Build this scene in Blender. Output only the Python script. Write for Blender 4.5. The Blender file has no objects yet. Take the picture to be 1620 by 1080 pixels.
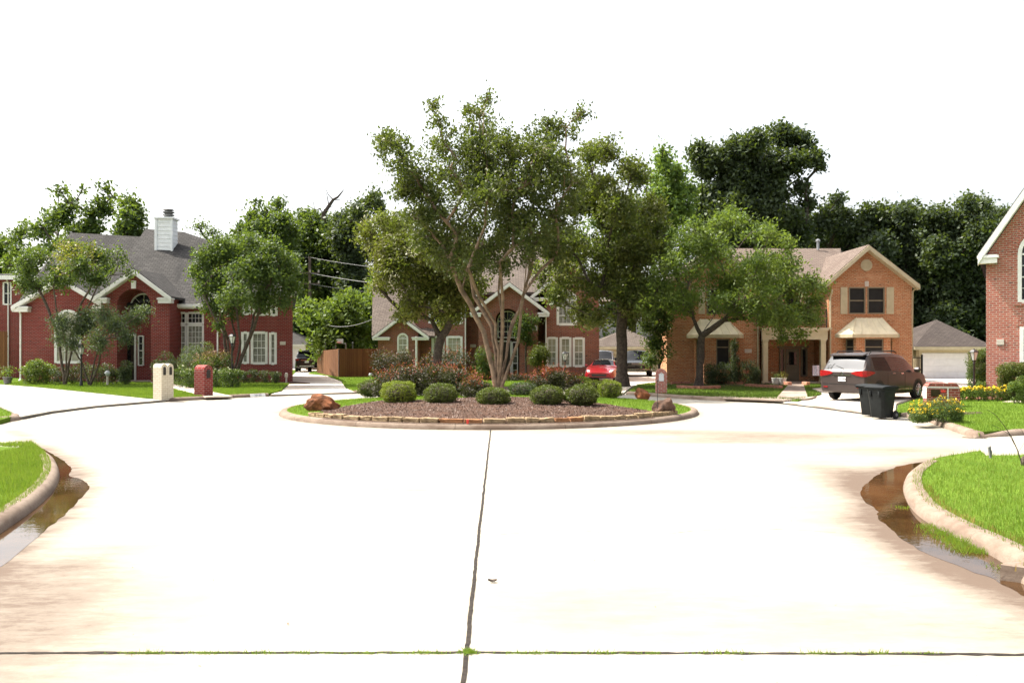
import bpy, bmesh, math, random
import numpy as np
from mathutils import Vector, Matrix, noise

random.seed(7)
rng = np.random.default_rng(11)
sc = bpy.context.scene
COL = sc.collection
R = math.radians

# ------------------------------------------------------------------ survey
# camera constants used to survey the place from the photograph (1620 px wide)
F, CX, HY, CH = 1308.0, 810.0, 554.0, 1.9
def WX(px, D): return (px - CX) / F * D
def WZ(py, D): return CH - (py - HY) / F * D
def W(px, py, D): return (WX(px, D), D, WZ(py, D))
def G(px, py, z=0.0):
    D = (CH - z) * F / (py - HY)
    return (WX(px, D), D, z)
def G2(px, py, z=0.0): return G(px, py, z)[:2]

# ------------------------------------------------------------------ objects
ORG = {}
def tag(o, label=None, cat=None, group=None, kind=None):
    if label: o['label'] = label
    if cat: o['category'] = cat
    if group: o['group'] = group
    if kind: o['kind'] = kind
    return o
def thing(name, label, cat, loc=(0, 0, 0), rz=0.0, group=None, local=False):
    o = bpy.data.objects.new(name, None)
    o.empty_display_size = 0.3
    COL.objects.link(o)
    o.location = loc; o.rotation_euler = (0, 0, rz)
    ORG[o.name] = (0.0, 0.0, 0.0) if local else tuple(loc)
    return tag(o, label, cat, group)
def link_mesh(name, me, mat, parent=None, at=None):
    o = bpy.data.objects.new(name, me)
    COL.objects.link(o)
    if mat is not None: me.materials.append(mat)
    if parent is not None:
        o.parent = parent
        ORG[o.name] = ORG[parent.name]
    elif at is not None:
        o.location = at; ORG[o.name] = tuple(at)
    else:
        ORG[o.name] = (0, 0, 0)
    return o
def copy_tree(o, parent=None):
    c = o.copy(); COL.objects.link(c)
    if parent is not None: c.parent = parent
    for ch in list(o.children): copy_tree(ch, c)
    return c

def auto_uv(me):
    n = len(me.polygons)
    if n == 0: return
    uv = me.uv_layers.new(name='UVMap').data
    vs = me.vertices
    for p in me.polygons:
        nn = p.normal
        if abs(nn.z) > 0.97:
            t = Vector((1, 0, 0)); b = Vector((0, 1, 0))
        else:
            t = Vector((0, 0, 1)).cross(nn).normalized(); b = nn.cross(t)
        for li in p.loop_indices:
            co = vs[me.loops[li].vertex_index].co
            uv[li].uv = (co.dot(t), co.dot(b))

class MB:
    def __init__(s): s.v = []; s.f = []; s.c = None
    def add(s, vs, fs):
        k = len(s.v); s.v += [tuple(p) for p in vs]; s.f += [tuple(i + k for i in q) for q in fs]; return s
    def quad(s, *p): return s.add(p, [tuple(range(len(p)))])
    def box(s, x0, x1, y0, y1, z0, z1):
        return s.add([(x0, y0, z0), (x1, y0, z0), (x1, y1, z0), (x0, y1, z0), (x0, y0, z1), (x1, y0, z1), (x1, y1, z1), (x0, y1, z1)],
                     [(0, 3, 2, 1), (4, 5, 6, 7), (0, 1, 5, 4), (1, 2, 6, 5), (2, 3, 7, 6), (3, 0, 4, 7)])
    def obox(s, c, u, v, w):   # oriented box: centre, half-vectors
        c, u, v, w = Vector(c), Vector(u), Vector(v), Vector(w)
        p = [c + a * u + b * v + d * w for d in (-1, 1) for b in (-1, 1) for a in (-1, 1)]
        return s.add(p, [(0, 2, 3, 1), (4, 5, 7, 6), (0, 1, 5, 4), (2, 6, 7, 3), (0, 4, 6, 2), (1, 3, 7, 5)])
    def prism_y(s, poly, y0, y1):     # poly in (x,z), extruded along y
        n = len(poly)
        vs = [(x, y0, z) for x, z in poly] + [(x, y1, z) for x, z in poly]
        fs = [tuple(range(n)), tuple(range(2 * n - 1, n - 1, -1))]
        fs += [(i, i + n, (i + 1) % n + n, (i + 1) % n) for i in range(n)]
        return s.add(vs, fs)
    def prism_z(s, poly, z0, z1):
        n = len(poly)
        vs = [(x, y, z0) for x, y in poly] + [(x, y, z1) for x, y in poly]
        fs = [tuple(range(n - 1, -1, -1)), tuple(range(n, 2 * n))]
        fs += [(i, (i + 1) % n, (i + 1) % n + n, i + n) for i in range(n)]
        return s.add(vs, fs)
    def slab(s, pts, t):   # polygon in 3D (counter-clockwise from above) thickened straight down
        n = len(pts)
        vs = [tuple(p) for p in pts] + [(p[0], p[1], p[2] - t) for p in pts]
        fs = [tuple(range(n)), tuple(range(2 * n - 1, n - 1, -1))]
        fs += [(i + n, (i + 1) % n + n, (i + 1) % n, i) for i in range(n)]
        return s.add(vs, fs)
    def tube(s, pts, rad, n=6, cap=True):
        pts = [Vector(p) for p in pts]
        rad = [float(q) for q in rad] if hasattr(rad, "__len__") else [float(rad)] * len(pts)
        k0 = len(s.v); m = len(pts); ref = None
        for i, p in enumerate(pts):
            d = (pts[min(i + 1, m - 1)] - pts[max(i - 1, 0)])
            d = d.normalized() if d.length > 1e-9 else Vector((0, 0, 1))
            if ref is None or abs(d.dot(ref)) > 0.95:
                ref = Vector((1, 0, 0)) if abs(d.x) < 0.8 else Vector((0, 1, 0))
            a = d.cross(ref).normalized(); b = d.cross(a); ref = b.cross(d).normalized() if False else ref
            for j in range(n):
                t = 2 * math.pi * j / n
                s.v.append(tuple(p + rad[i] * (math.cos(t) * a + math.sin(t) * b)))
        for i in range(m - 1):
            for j in range(n):
                j2 = (j + 1) % n
                s.f.append((k0 + i * n + j, k0 + i * n + j2, k0 + (i + 1) * n + j2, k0 + (i + 1) * n + j))
        if cap:
            s.f.append(tuple(k0 + j for j in range(n - 1, -1, -1)))
            s.f.append(tuple(k0 + (m - 1) * n + j for j in range(n)))
        return s
    def lathe(s, prof, c=(0, 0, 0), n=16, axis='z'):
        k0 = len(s.v); m = len(prof)
        for r, h in prof:
            for j in range(n):
                t = 2 * math.pi * j / n
                a, b = r * math.cos(t), r * math.sin(t)
                if axis == 'z': p = (c[0] + a, c[1] + b, c[2] + h)
                elif axis == 'y': p = (c[0] + b, c[1] + h, c[2] + a)
                else: p = (c[0] + h, c[1] + a, c[2] + b)
                s.v.append(p)
        for i in range(m - 1):
            for j in range(n):
                j2 = (j + 1) % n
                s.f.append((k0 + i * n + j, k0 + i * n + j2, k0 + (i + 1) * n + j2, k0 + (i + 1) * n + j))
        s.f.append(tuple(k0 + j for j in range(n - 1, -1, -1)))
        s.f.append(tuple(k0 + (m - 1) * n + j for j in range(n)))
        return s
    def build(s, name, mat, parent=None, at=None, smooth=False, bevel=0.0, uv=True, angle=35):
        off = Vector(ORG[parent.name]) if parent is not None else (Vector(at) if at is not None else Vector((0, 0, 0)))
        me = bpy.data.meshes.new(name)
        me.from_pydata([(p[0] - off.x, p[1] - off.y, p[2] - off.z) for p in s.v], [], s.f)
        me.validate(); me.update()
        bm = bmesh.new(); bm.from_mesh(me)
        bmesh.ops.remove_doubles(bm, verts=bm.verts, dist=1e-5) if bevel or smooth else None
        bmesh.ops.recalc_face_normals(bm, faces=bm.faces)
        if bevel:
            es = [e for e in bm.edges if len(e.link_faces) == 2 and e.calc_face_angle(0) > R(30)]
            bmesh.ops.bevel(bm, geom=es, offset=bevel, segments=2, affect='EDGES', profile=0.5)
        bm.to_mesh(me); bm.free(); me.update()
        if uv: auto_uv(me)
        o = link_mesh(name, me, mat, parent, at)
        if smooth:
            for p in me.polygons: p.use_smooth = True
            me.set_sharp_from_angle(angle=R(angle))
        return o

def raw_mesh(name, co, nper):
    """co: (N*nper,3) array, faces of nper consecutive verts"""
    me = bpy.data.meshes.new(name)
    n = len(co) // nper
    me.vertices.add(n * nper); me.vertices.foreach_set('co', np.ascontiguousarray(co, dtype=np.float32).ravel())
    me.loops.add(n * nper); me.loops.foreach_set('vertex_index', np.arange(n * nper, dtype=np.int32))
    me.polygons.add(n); me.polygons.foreach_set('loop_start', np.arange(0, n * nper, nper, dtype=np.int32))
    me.update(calc_edges=True)
    return me

# ------------------------------------------------------------------ materials
def new_mat(name):
    m = bpy.data.materials.new(name); m.use_nodes = True
    nt = m.node_tree; nt.nodes.clear()
    out = nt.nodes.new('ShaderNodeOutputMaterial')
    return m, nt, out
def N(nt, t, **kw):
    n = nt.nodes.new(t)
    for k, v in kw.items():
        if k in n.inputs: n.inputs[k].default_value = v
        else: setattr(n, k, v)
    return n
def c4(c): return (c[0], c[1], c[2], 1.0)
def mixc(nt, fac, a, b, blend='MIX'):
    m = nt.nodes.new('ShaderNodeMix'); m.data_type = 'RGBA'; m.blend_type = blend
    def put(sock, v):
        if isinstance(v, bpy.types.NodeSocket): nt.links.new(v, sock)
        elif isinstance(v, (int, float)): sock.default_value = v
        else: sock.default_value = c4(v)
    put(m.inputs[0], fac); put(m.inputs[6], a); put(m.inputs[7], b)
    return m.outputs[2]
def ramp(nt, src, p0, p1, v0=0.0, v1=1.0):
    m = N(nt, 'ShaderNodeMapRange'); m.interpolation_type = 'SMOOTHSTEP'
    nt.links.new(src, m.inputs[0]); m.inputs[1].default_value = p0; m.inputs[2].default_value = p1
    m.inputs[3].default_value = v0; m.inputs[4].default_value = v1
    return m.outputs[0]
def math_n(nt, op, a, b=0.5):
    m = N(nt, 'ShaderNodeMath'); m.operation = op
    for i, v in enumerate((a, b)):
        if isinstance(v, bpy.types.NodeSocket): nt.links.new(v, m.inputs[i])
        else: m.inputs[i].default_value = v
    return m.outputs[0]
def coord(nt, kind='Object', scale=(1, 1, 1)):
    t = N(nt, 'ShaderNodeTexCoord'); mp = N(nt, 'ShaderNodeMapping'); mp.inputs['Scale'].default_value = scale
    nt.links.new(t.outputs[kind], mp.inputs[0]); return mp.outputs[0]
def noise_n(nt, vec, scale, detail=4, rough=0.6):
    n = N(nt, 'ShaderNodeTexNoise'); nt.links.new(vec, n.inputs['Vector'])
    n.inputs['Scale'].default_value = scale; n.inputs['Detail'].default_value = detail; n.inputs['Roughness'].default_value = rough
    return n.outputs['Fac']
def bsdf(nt, out, col, rough=0.8, metal=0.0, spec=0.3, coat=0.0):
    p = N(nt, 'ShaderNodeBsdfPrincipled')
    if isinstance(col, bpy.types.NodeSocket): nt.links.new(col, p.inputs['Base Color'])
    else: p.inputs['Base Color'].default_value = c4(col)
    p.inputs['Roughness'].default_value = rough; p.inputs['Metallic'].default_value = metal
    p.inputs['Specular IOR Level'].default_value = spec; p.inputs['Coat Weight'].default_value = coat
    p.inputs['Coat Roughness'].default_value = 0.04
    nt.links.new(p.outputs[0], out.inputs[0]); return p
def bump(nt, p, h, strength=0.3, dist=0.02):
    b = N(nt, 'ShaderNodeBump'); b.inputs['Strength'].default_value = strength; b.inputs['Distance'].default_value = dist
    nt.links.new(h, b.inputs['Height']); nt.links.new(b.outputs[0], p.inputs['Normal'])

def plain(name, col, rough=0.7, var=0.18, scale=3.0, metal=0.0, spec=0.3, coat=0.0, bmp=0.0):
    m, nt, out = new_mat(name); v = coord(nt)
    n = noise_n(nt, v, scale, 5)
    dark = tuple(c * (1 - var) for c in col); lite = tuple(min(1, c * (1 + var)) for c in col)
    p = bsdf(nt, out, mixc(nt, ramp(nt, n, 0.3, 0.7), dark, lite), rough, metal, spec, coat)
    if bmp: bump(nt, p, noise_n(nt, v, scale * 8, 4), bmp)
    return m
def brick(name, c1, c2, c3, mortar, w=0.22, h=0.078, ms=0.011, dark=(0.03, 0.02, 0.02), dk=0.72):
    m, nt, out = new_mat(name)
    uv = coord(nt, 'UV')
    b = N(nt, 'ShaderNodeTexBrick'); nt.links.new(uv, b.inputs[0])
    b.inputs['Color1'].default_value = c4(c1); b.inputs['Color2'].default_value = c4(c2); b.inputs['Mortar'].default_value = c4(mortar)
    b.inputs['Scale'].default_value = 1.0; b.inputs['Brick Width'].default_value = w; b.inputs['Row Height'].default_value = h
    b.inputs['Mortar Size'].default_value = ms; b.inputs['Mortar Smooth'].default_value = 0.1; b.inputs['Bias'].default_value = 0.0
    # per-brick sized colour blotches: noise stretched along the courses
    n1 = noise_n(nt, coord(nt, 'UV', (4.6, 12.8, 1)), 1.0, 1)
    n2 = noise_n(nt, coord(nt, 'UV', (0.35, 0.5, 1)), 1.0, 4)
    col = mixc(nt, ramp(nt, n1, 0.52, 0.62), b.outputs['Color'], c3)
    col = mixc(nt, ramp(nt, n1, dk - 0.1, dk), col, dark)
    n5 = noise_n(nt, coord(nt, 'UV', (1.3, 3.2, 1)), 1.0, 3)
    col = mixc(nt, ramp(nt, n5, 0.52, 0.68, 0, 0.55), col, c3)
    col = mixc(nt, ramp(nt, n5, 0.46, 0.30, 0, 0.45), col, tuple(x * 0.6 for x in c2))
    # mortar stays over the blotches
    col = mixc(nt, b.outputs['Fac'], col, mortar)
    col = mixc(nt, ramp(nt, n2, 0.3, 0.75, 0.0, 0.35), col, tuple(x * 0.55 for x in c1))
    p = bsdf(nt, out, col, 0.9, spec=0.15)
    bump(nt, p, math_n(nt, 'SUBTRACT', 1.0, b.outputs['Fac']), 0.5, 0.012)
    return m
def shingle(name, c1, c2, streak):
    m, nt, out = new_mat(name)
    uv = coord(nt, 'UV')
    b = N(nt, 'ShaderNodeTexBrick'); nt.links.new(uv, b.inputs[0])
    b.inputs['Color1'].default_value = c4(c1); b.inputs['Color2'].default_value = c4(c2)
    b.inputs['Mortar'].default_value = c4(tuple(x * 0.35 for x in c1))
    b.inputs['Brick Width'].default_value = 0.34; b.inputs['Row Height'].default_value = 0.17
    b.inputs['Mortar Size'].default_value = 0.014; b.inputs['Scale'].default_value = 1.0
    n1 = noise_n(nt, coord(nt, 'UV', (3.0, 6.0, 1)), 1.0, 2)
    n2 = noise_n(nt, coord(nt, 'UV', (0.7, 0.12, 1)), 1.0, 4)
    col = mixc(nt, ramp(nt, n1, 0.4, 0.7, 0, 0.6), b.outputs['Color'], tuple(x * 0.6 for x in c2))
    col = mixc(nt, ramp(nt, n2, 0.48, 0.7, 0, 0.75), col, streak)
    p = bsdf(nt, out, col, 0.95, spec=0.1)
    bump(nt, p, math_n(nt, 'SUBTRACT', 1.0, b.outputs['Fac']), 0.6, 0.02)
    return m
def leaf(name, a, b, trans=0.45, yel=None, clump=0.6):
    m, nt, out = new_mat(name)
    g = N(nt, 'ShaderNodeNewGeometry')
    n = noise_n(nt, coord(nt), clump, 3)
    col = mixc(nt, g.outputs['Random Per Island'], a, b)
    col = mixc(nt, ramp(nt, n, 0.35, 0.7), col, yel if yel else tuple((x + y) / 2 * 1.25 for x, y in zip(a, b)))
    d = N(nt, 'ShaderNodeBsdfPrincipled'); nt.links.new(col, d.inputs['Base Color'])
    d.inputs['Roughness'].default_value = 0.5; d.inputs['Specular IOR Level'].default_value = 0.22
    t = N(nt, 'ShaderNodeBsdfTranslucent')
    tc = mixc(nt, 0.6, col, (0.20, 0.26, 0.03)); tc = mixc(nt, 1.0, tc, (0.9, 0.95, 0.6), 'MULTIPLY')
    nt.links.new(tc, t.inputs[0])
    mx = N(nt, 'ShaderNodeMixShader'); mx.inputs[0].default_value = trans
    nt.links.new(d.outputs[0], mx.inputs[1]); nt.links.new(t.outputs[0], mx.inputs[2]); nt.links.new(mx.outputs[0], out.inputs[0])
    return m
def glass(name, col, rough=0.05, spec=0.5, var=0.35, scale=2.0):
    m, nt, out = new_mat(name)
    n = noise_n(nt, coord(nt), scale, 3)
    bsdf(nt, out, mixc(nt, ramp(nt, n, 0.3, 0.7), tuple(c * (1 - var) for c in col), tuple(c * (1 + var) for c in col)), rough, spec=spec)
    return m
M = {}
M['brick_red'] = brick('deep red brick', (0.225, 0.026, 0.023), (0.16, 0.018, 0.017), (0.25, 0.044, 0.034), (0.26, 0.14, 0.125), ms=0.013, dk=0.70)
M['brick_brown'] = brick('brown red brick', (0.27, 0.083, 0.052), (0.19, 0.056, 0.038), (0.34, 0.12, 0.07), (0.27, 0.185, 0.15), ms=0.012, dk=.69)
M['brick_orange'] = brick('orange brick', (0.44, 0.165, 0.076), (0.35, 0.120, 0.055), (0.60, 0.34, 0.19), (0.48, 0.34, 0.21), dk=0.70, dark=(0.10, 0.035, 0.025))
M['brick_pink'] = brick('pink red brick', (0.42, 0.125, 0.09), (0.33, 0.09, 0.066), (0.47, 0.18, 0.13), (0.46, 0.37, 0.31), dk=0.70, dark=(0.09, 0.045, 0.045), h=0.082)
M['brick_mail'] = brick('mailbox red brick', (0.24, 0.05, 0.04), (0.18, 0.04, 0.03), (0.27, 0.06, 0.045), (0.34, 0.22, 0.18), ms=0.010)
M['brick_white'] = brick('cream painted brick', (0.66, 0.60, 0.48), (0.61, 0.55, 0.43), (0.68, 0.63, 0.52), (0.50, 0.43, 0.32), dk=1.2)
M['shingle_grey'] = shingle('grey shingles', (0.047, 0.045, 0.043), (0.070, 0.066, 0.063), (0.022, 0.021, 0.021))
M['shingle_brown'] = shingle('brown shingles', (0.095, 0.077, 0.066), (0.135, 0.110, 0.092), (0.065, 0.050, 0.043))
M['shingle_tan'] = shingle('tan shingles', (0.125, 0.095, 0.080), (0.160, 0.125, 0.104), (0.095, 0.070, 0.058))
M['white'] = plain('white painted trim', (0.72, 0.71, 0.68), 0.5, 0.06)
M['cream'] = plain('cream painted trim', (0.47, 0.41, 0.28), 0.6, 0.08)
M['tan'] = plain('tan painted siding', (0.33, 0.27, 0.17), 0.7, 0.08)
M['baymetal'] = plain('cream metal roofing', (0.62, 0.55, 0.38), 0.45, 0.08)
M['siding'] = plain('white siding', (0.74, 0.76, 0.76), 0.6, 0.05)
M['pane_dark'] = glass('dark window glass', (0.012, 0.014, 0.015))
M['pane_curtain'] = glass('curtained window glass', (0.22, 0.215, 0.19), 0.08, scale=6, var=0.3)
M['pane_blind'] = glass('window glass with blinds', (0.34, 0.32, 0.25), 0.1, scale=1.2, var=0.2)
M['screen'] = plain('dark insect screen', (0.012, 0.012, 0.012), 0.7, 0.2)
M['door'] = plain('taupe door', (0.17, 0.145, 0.10), 0.5, 0.1)
M['dark_door'] = plain('dark stained door', (0.03, 0.02, 0.015), 0.4)
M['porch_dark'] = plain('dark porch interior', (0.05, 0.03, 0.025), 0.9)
M['iron'] = plain('black iron', (0.012, 0.012, 0.013), 0.45, 0.2, spec=0.5)
M['lampglass'] = glass('frosted lantern glass', (0.45, 0.46, 0.44), 0.2)
M['garage_door'] = plain('white garage door', (0.74, 0.74, 0.76), 0.5, 0.04)
M['fence'] = None
M['bark'] = plain('grey brown bark', (0.085, 0.065, 0.05), 0.95, 0.4, 9, bmp=0.8)
M['bark_dark'] = plain('dark bark', (0.068, 0.053, 0.043), 0.95, 0.4, 9, bmp=0.8)
M['bark_myrtle'] = plain('smooth tan bark', (0.20, 0.135, 0.092), 0.8, 0.4, 3.5, bmp=0.3)
M['rock'] = plain('rust boulder', (0.17, 0.062, 0.025), 0.95, 0.65, 3.0, bmp=0.9)
M['rock_dark'] = plain('dark boulder', (0.085, 0.048, 0.032), 0.95, 0.6, 3.5, bmp=0.9)
M['stone'] = plain('tan sandstone', (0.26, 0.185, 0.105), 0.9, 0.45, 4.0, bmp=0.6)
M['stone_rust'] = plain('rusty sandstone', (0.26, 0.125, 0.055), 0.9, 0.4, 5.0, bmp=0.6)
M['stone_red'] = plain('reddish edging stone', (0.34, 0.15, 0.10), 0.9, 0.3, 4.0, bmp=0.6)
M['terracotta'] = plain('salmon clay', (0.50, 0.24, 0.16), 0.9, 0.15)
M['pot'] = plain('white glazed pot', (0.55, 0.55, 0.52), 0.4)
M['bin'] = plain('black green plastic', (0.009, 0.0105, 0.0105), 0.6, 0.25, 4, spec=0.2)
M['tyre'] = plain('tyre rubber', (0.015, 0.015, 0.015), 0.85, 0.2)
M['rim'] = plain('alloy rim', (0.42, 0.42, 0.43), 0.3, 0.1, metal=0.8)
M['chrome'] = plain('chrome', (0.75, 0.75, 0.76), 0.12, 0.03, metal=1.0)
M['carglass'] = glass('tinted car glass', (0.008, 0.009, 0.010), 0.03, spec=0.4)
M['paint_van'] = plain('brown grey car paint', (0.045, 0.034, 0.031), 0.4, 0.05, metal=0.1, coat=0.25)
M['paint_red'] = plain('red car paint', (0.20, 0.006, 0.010), 0.3, 0.05, coat=1.0)
M['paint_black'] = plain('black car paint', (0.008, 0.008, 0.009), 0.25, 0.05, coat=1.0)
M['paint_white'] = plain('silver white car paint', (0.62, 0.63, 0.64), 0.3, 0.05, coat=1.0)
M['softtop'] = plain('cream soft top', (0.58, 0.53, 0.40), 0.8, 0.06)
M['tail'] = plain('red lamp lens', (0.26, 0.008, 0.010), 0.15, 0.1, spec=0.7, coat=0.5)
M['lens'] = plain('clear lamp lens', (0.6, 0.62, 0.64), 0.1, 0.1, spec=0.8, coat=0.5)
M['plate'] = plain('plate white', (0.72, 0.72, 0.72), 0.5, 0.03)
M['ink'] = plain('dark lettering', (0.03, 0.03, 0.04), 0.7, 0.1)
M['grey_plastic'] = plain('grey plastic', (0.13, 0.13, 0.13), 0.6)
M['black_plastic'] = plain('black plastic', (0.014, 0.014, 0.014), 0.55)
M['plaque'] = plain('cast stone plaque', (0.52, 0.46, 0.40), 0.8, 0.1)
M['wood_pole'] = plain('weathered pole', (0.10, 0.075, 0.06), 0.95, 0.3)
M['wire'] = plain('cable', (0.14, 0.14, 0.14), 0.6)
M['flag'] = plain('patterned garden flag', (0.55, 0.50, 0.58), 0.9, 0.35, 18)
M['red_cup'] = plain('red plastic', (0.55, 0.05, 0.04), 0.4)
M['brass'] = plain('dark bronze', (0.05, 0.035, 0.02), 0.4, metal=0.7)
M['soil'] = plain('dark bed soil', (0.06, 0.038, 0.026), 1.0, 0.5, 8, bmp=0.8)
M['joint'] = plain('dark joint filler', (0.022, 0.017, 0.013), 1.0, 0.5, 20)
M['shingle_dark'] = shingle('dark brown shingles', (0.058, 0.048, 0.044), (0.082, 0.068, 0.060), (0.045, 0.036, 0.033))
M['ground'] = plain('rough ground', (0.06, 0.075, 0.03), 1.0, 0.5, 0.4)
M['walk'] = plain('brown concrete walk', (0.27, 0.21, 0.17), 0.95, 0.3, 1.5, bmp=0.2)

M['leaf_myrtle'] = leaf('crape myrtle leaves', (0.034, 0.056, 0.018), (0.090, 0.108, 0.034), 0.30, (0.095, 0.102, 0.030), 1.2)
M['leaf_olive'] = leaf('olive leaves', (0.068, 0.085, 0.022), (0.14, 0.145, 0.038), 0.38, (0.15, 0.138, 0.036))
M['leaf_oak'] = leaf('oak leaves', (0.044, 0.070, 0.022), (0.110, 0.125, 0.034), 0.34, (0.12, 0.118, 0.032))
M['leaf_fresh'] = leaf('fresh green leaves', (0.060, 0.105, 0.024), (0.11, 0.165, 0.036), 0.42, (0.13, 0.17, 0.045))
M['leaf_bright'] = leaf('bright green leaves', (0.07, 0.12, 0.03), (0.12, 0.19, 0.05), 0.45)
M['leaf_dark'] = leaf('dark evergreen leaves', (0.028, 0.043, 0.024), (0.056, 0.076, 0.042), 0.24, (0.062, 0.084, 0.042), 0.35)
M['leaf_mid'] = leaf('mid green leaves', (0.040, 0.070, 0.022), (0.075, 0.115, 0.032), 0.36)
M['leaf_grey'] = leaf('grey green leaves', (0.060, 0.085, 0.050), (0.105, 0.13, 0.080), 0.35)
M['leaf_gold'] = leaf('golden leaves', (0.13, 0.11, 0.02), (0.20, 0.15, 0.03), 0.4)
M['leaf_box'] = leaf('clipped shrub leaves', (0.042, 0.064, 0.015), (0.092, 0.112, 0.025), 0.28, (0.10, 0.115, 0.026), 2.0)
M['leaf_boxlime'] = leaf('lime shrub leaves', (0.11, 0.145, 0.018), (0.20, 0.235, 0.032), 0.40, (0.21, 0.235, 0.036), 2.0)
M['leaf_purple'] = leaf('dark purple leaves', (0.020, 0.016, 0.010), (0.042, 0.030, 0.018), 0.10, (0.040, 0.040, 0.014))
M['leaf_red'] = leaf('red shoots', (0.19, 0.022, 0.018), (0.30, 0.048, 0.032), 0.25, (0.25, 0.036, 0.024))
M['leaf_pinkish'] = leaf('salmon leaves', (0.18, 0.085, 0.06), (0.26, 0.13, 0.08), 0.3)
M['leaf_dead'] = leaf('dead brown leaves', (0.14, 0.06, 0.03), (0.20, 0.09, 0.05), 0.2)
M['petal_yellow'] = leaf('yellow petals', (0.70, 0.42, 0.02), (0.80, 0.60, 0.04), 0.25, (0.78, 0.52, 0.02))
M['petal_white'] = leaf('white petals', (0.62, 0.60, 0.46), (0.75, 0.72, 0.60), 0.3, (0.7, 0.66, 0.5))
M['grass'] = leaf('lawn grass', (0.095, 0.175, 0.020), (0.17, 0.275, 0.034), 0.42, (0.20, 0.29, 0.045), 0.8)
M['grass_shade'] = leaf('lawn grass darkened for shade', (0.045, 0.085, 0.016), (0.085, 0.13, 0.024), 0.35, (0.09, 0.115, 0.03), 0.8)  # darker copy of the lawn grass: tree shade put into the colour
M['grass2'] = leaf('yellowing lawn grass', (0.16, 0.21, 0.04), (0.26, 0.30, 0.07), 0.42, (0.24, 0.26, 0.06), 0.8)
M['straw'] = leaf('dry grass', (0.24, 0.16, 0.05), (0.36, 0.24, 0.08), 0.3, (0.2, 0.17, 0.04))
M['chips'] = leaf('mulch chips', (0.07, 0.040, 0.030), (0.23, 0.165, 0.13), 0.0, (0.10, 0.062, 0.048), 1.5)
M['litter'] = leaf('dry litter', (0.10, 0.06, 0.03), (0.22, 0.14, 0.07), 0.0, (0.1, 0.06, 0.03), 1.5)

def _lawn():
    m, nt, out = new_mat('lawn soil and thatch'); v = coord(nt)
    n = noise_n(nt, v, 1.2, 6); n2 = noise_n(nt, v, 40, 3)
    col = mixc(nt, ramp(nt, n, 0.3, 0.7), (0.075, 0.135, 0.014), (0.12, 0.19, 0.022))
    col = mixc(nt, ramp(nt, n2, 0.35, 0.65, 0, 0.6), col, (0.05, 0.085, 0.012))
    p = bsdf(nt, out, col, 1.0, spec=0.05); bump(nt, p, n2, 0.8, 0.04); return m
M['lawn'] = _lawn()
def _mulch():
    m, nt, out = new_mat('mulch'); v = coord(nt)
    n = noise_n(nt, v, 30, 5, 0.7); n2 = noise_n(nt, v, 2.0, 4)
    col = mixc(nt, ramp(nt, n, 0.35, 0.68), (0.034, 0.020, 0.014), (0.145, 0.094, 0.072))
    col = mixc(nt, ramp(nt, n2, 0.4, 0.7, 0, 0.5), col, (0.12, 0.065, 0.045))
    p = bsdf(nt, out, col, 1.0, spec=0.05); bump(nt, p, n, 1.0, 0.05); return m
M['mulch'] = _mulch()
def _road():
    m, nt, out = new_mat('worn concrete')
    v = coord(nt)
    at = N(nt, 'ShaderNodeAttribute'); at.attribute_name = 'dirt'
    n = noise_n(nt, coord(nt, 'Object', (0.45, 1.1, 1)), 0.55, 8, 0.68)
    nb = noise_n(nt, coord(nt, 'Object', (1.0, 2.6, 1)), 2.2, 9, 0.78)
    n2 = noise_n(nt, v, 7.0, 6, 0.7); n3 = noise_n(nt, v, 90, 3); n4 = noise_n(nt, v, 260, 2)
    k = math_n(nt, 'ADD', math_n(nt, 'MULTIPLY', nb, 1.5), math_n(nt, 'MULTIPLY', n2, 0.5))
    f = math_n(nt, 'MULTIPLY', at.outputs['Fac'], k)
    f = math_n(nt, 'ADD', f, math_n(nt, 'MULTIPLY', math_n(nt, 'SUBTRACT', n, 0.5), 1.1))
    f = math_n(nt, 'ADD', f, math_n(nt, 'MULTIPLY', math_n(nt, 'SUBTRACT', nb, 0.5), 0.5))
    col = mixc(nt, ramp(nt, n2, 0.3, 0.75), (0.295, 0.270, 0.222), (0.335, 0.312, 0.270))
    col = mixc(nt, ramp(nt, f, -0.06, 0.30, 0, 0.85), col, (0.232, 0.204, 0.160))
    col = mixc(nt, ramp(nt, f, 0.25, 0.70, 0, 0.9), col, (0.165, 0.134, 0.106))
    col = mixc(nt, ramp(nt, f, 0.62, 1.15, 0, 0.9), col, (0.095, 0.066, 0.048))
    col = mixc(nt, ramp(nt, n3, 0.62, 0.8, 0, 0.4), col, (0.17, 0.145, 0.12))
    col = mixc(nt, ramp(nt, n4, 0.62, 0.75, 0, 0.5), col, (0.16, 0.14, 0.12))
    p = bsdf(nt, out, col, 0.9, spec=0.2); bump(nt, p, n3, 0.25, 0.01); return m
M['road'] = _road()
def _kerb():
    m, nt, out = new_mat('weathered kerb concrete'); v = coord(nt)
    n = noise_n(nt, coord(nt, 'Object', (1, 1, 2.5)), 1.6, 6, 0.7); n2 = noise_n(nt, v, 22, 5, 0.7)
    col = mixc(nt, ramp(nt, n, 0.35, 0.7), (0.215, 0.168, 0.13), (0.125, 0.088, 0.065))
    col = mixc(nt, ramp(nt, n2, 0.5, 0.75, 0, 0.7), col, (0.12, 0.085, 0.065))
    p = bsdf(nt, out, col, 0.92, spec=0.15); bump(nt, p, n2, 0.35, 0.02); return m
M['kerb'] = _kerb()
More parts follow.
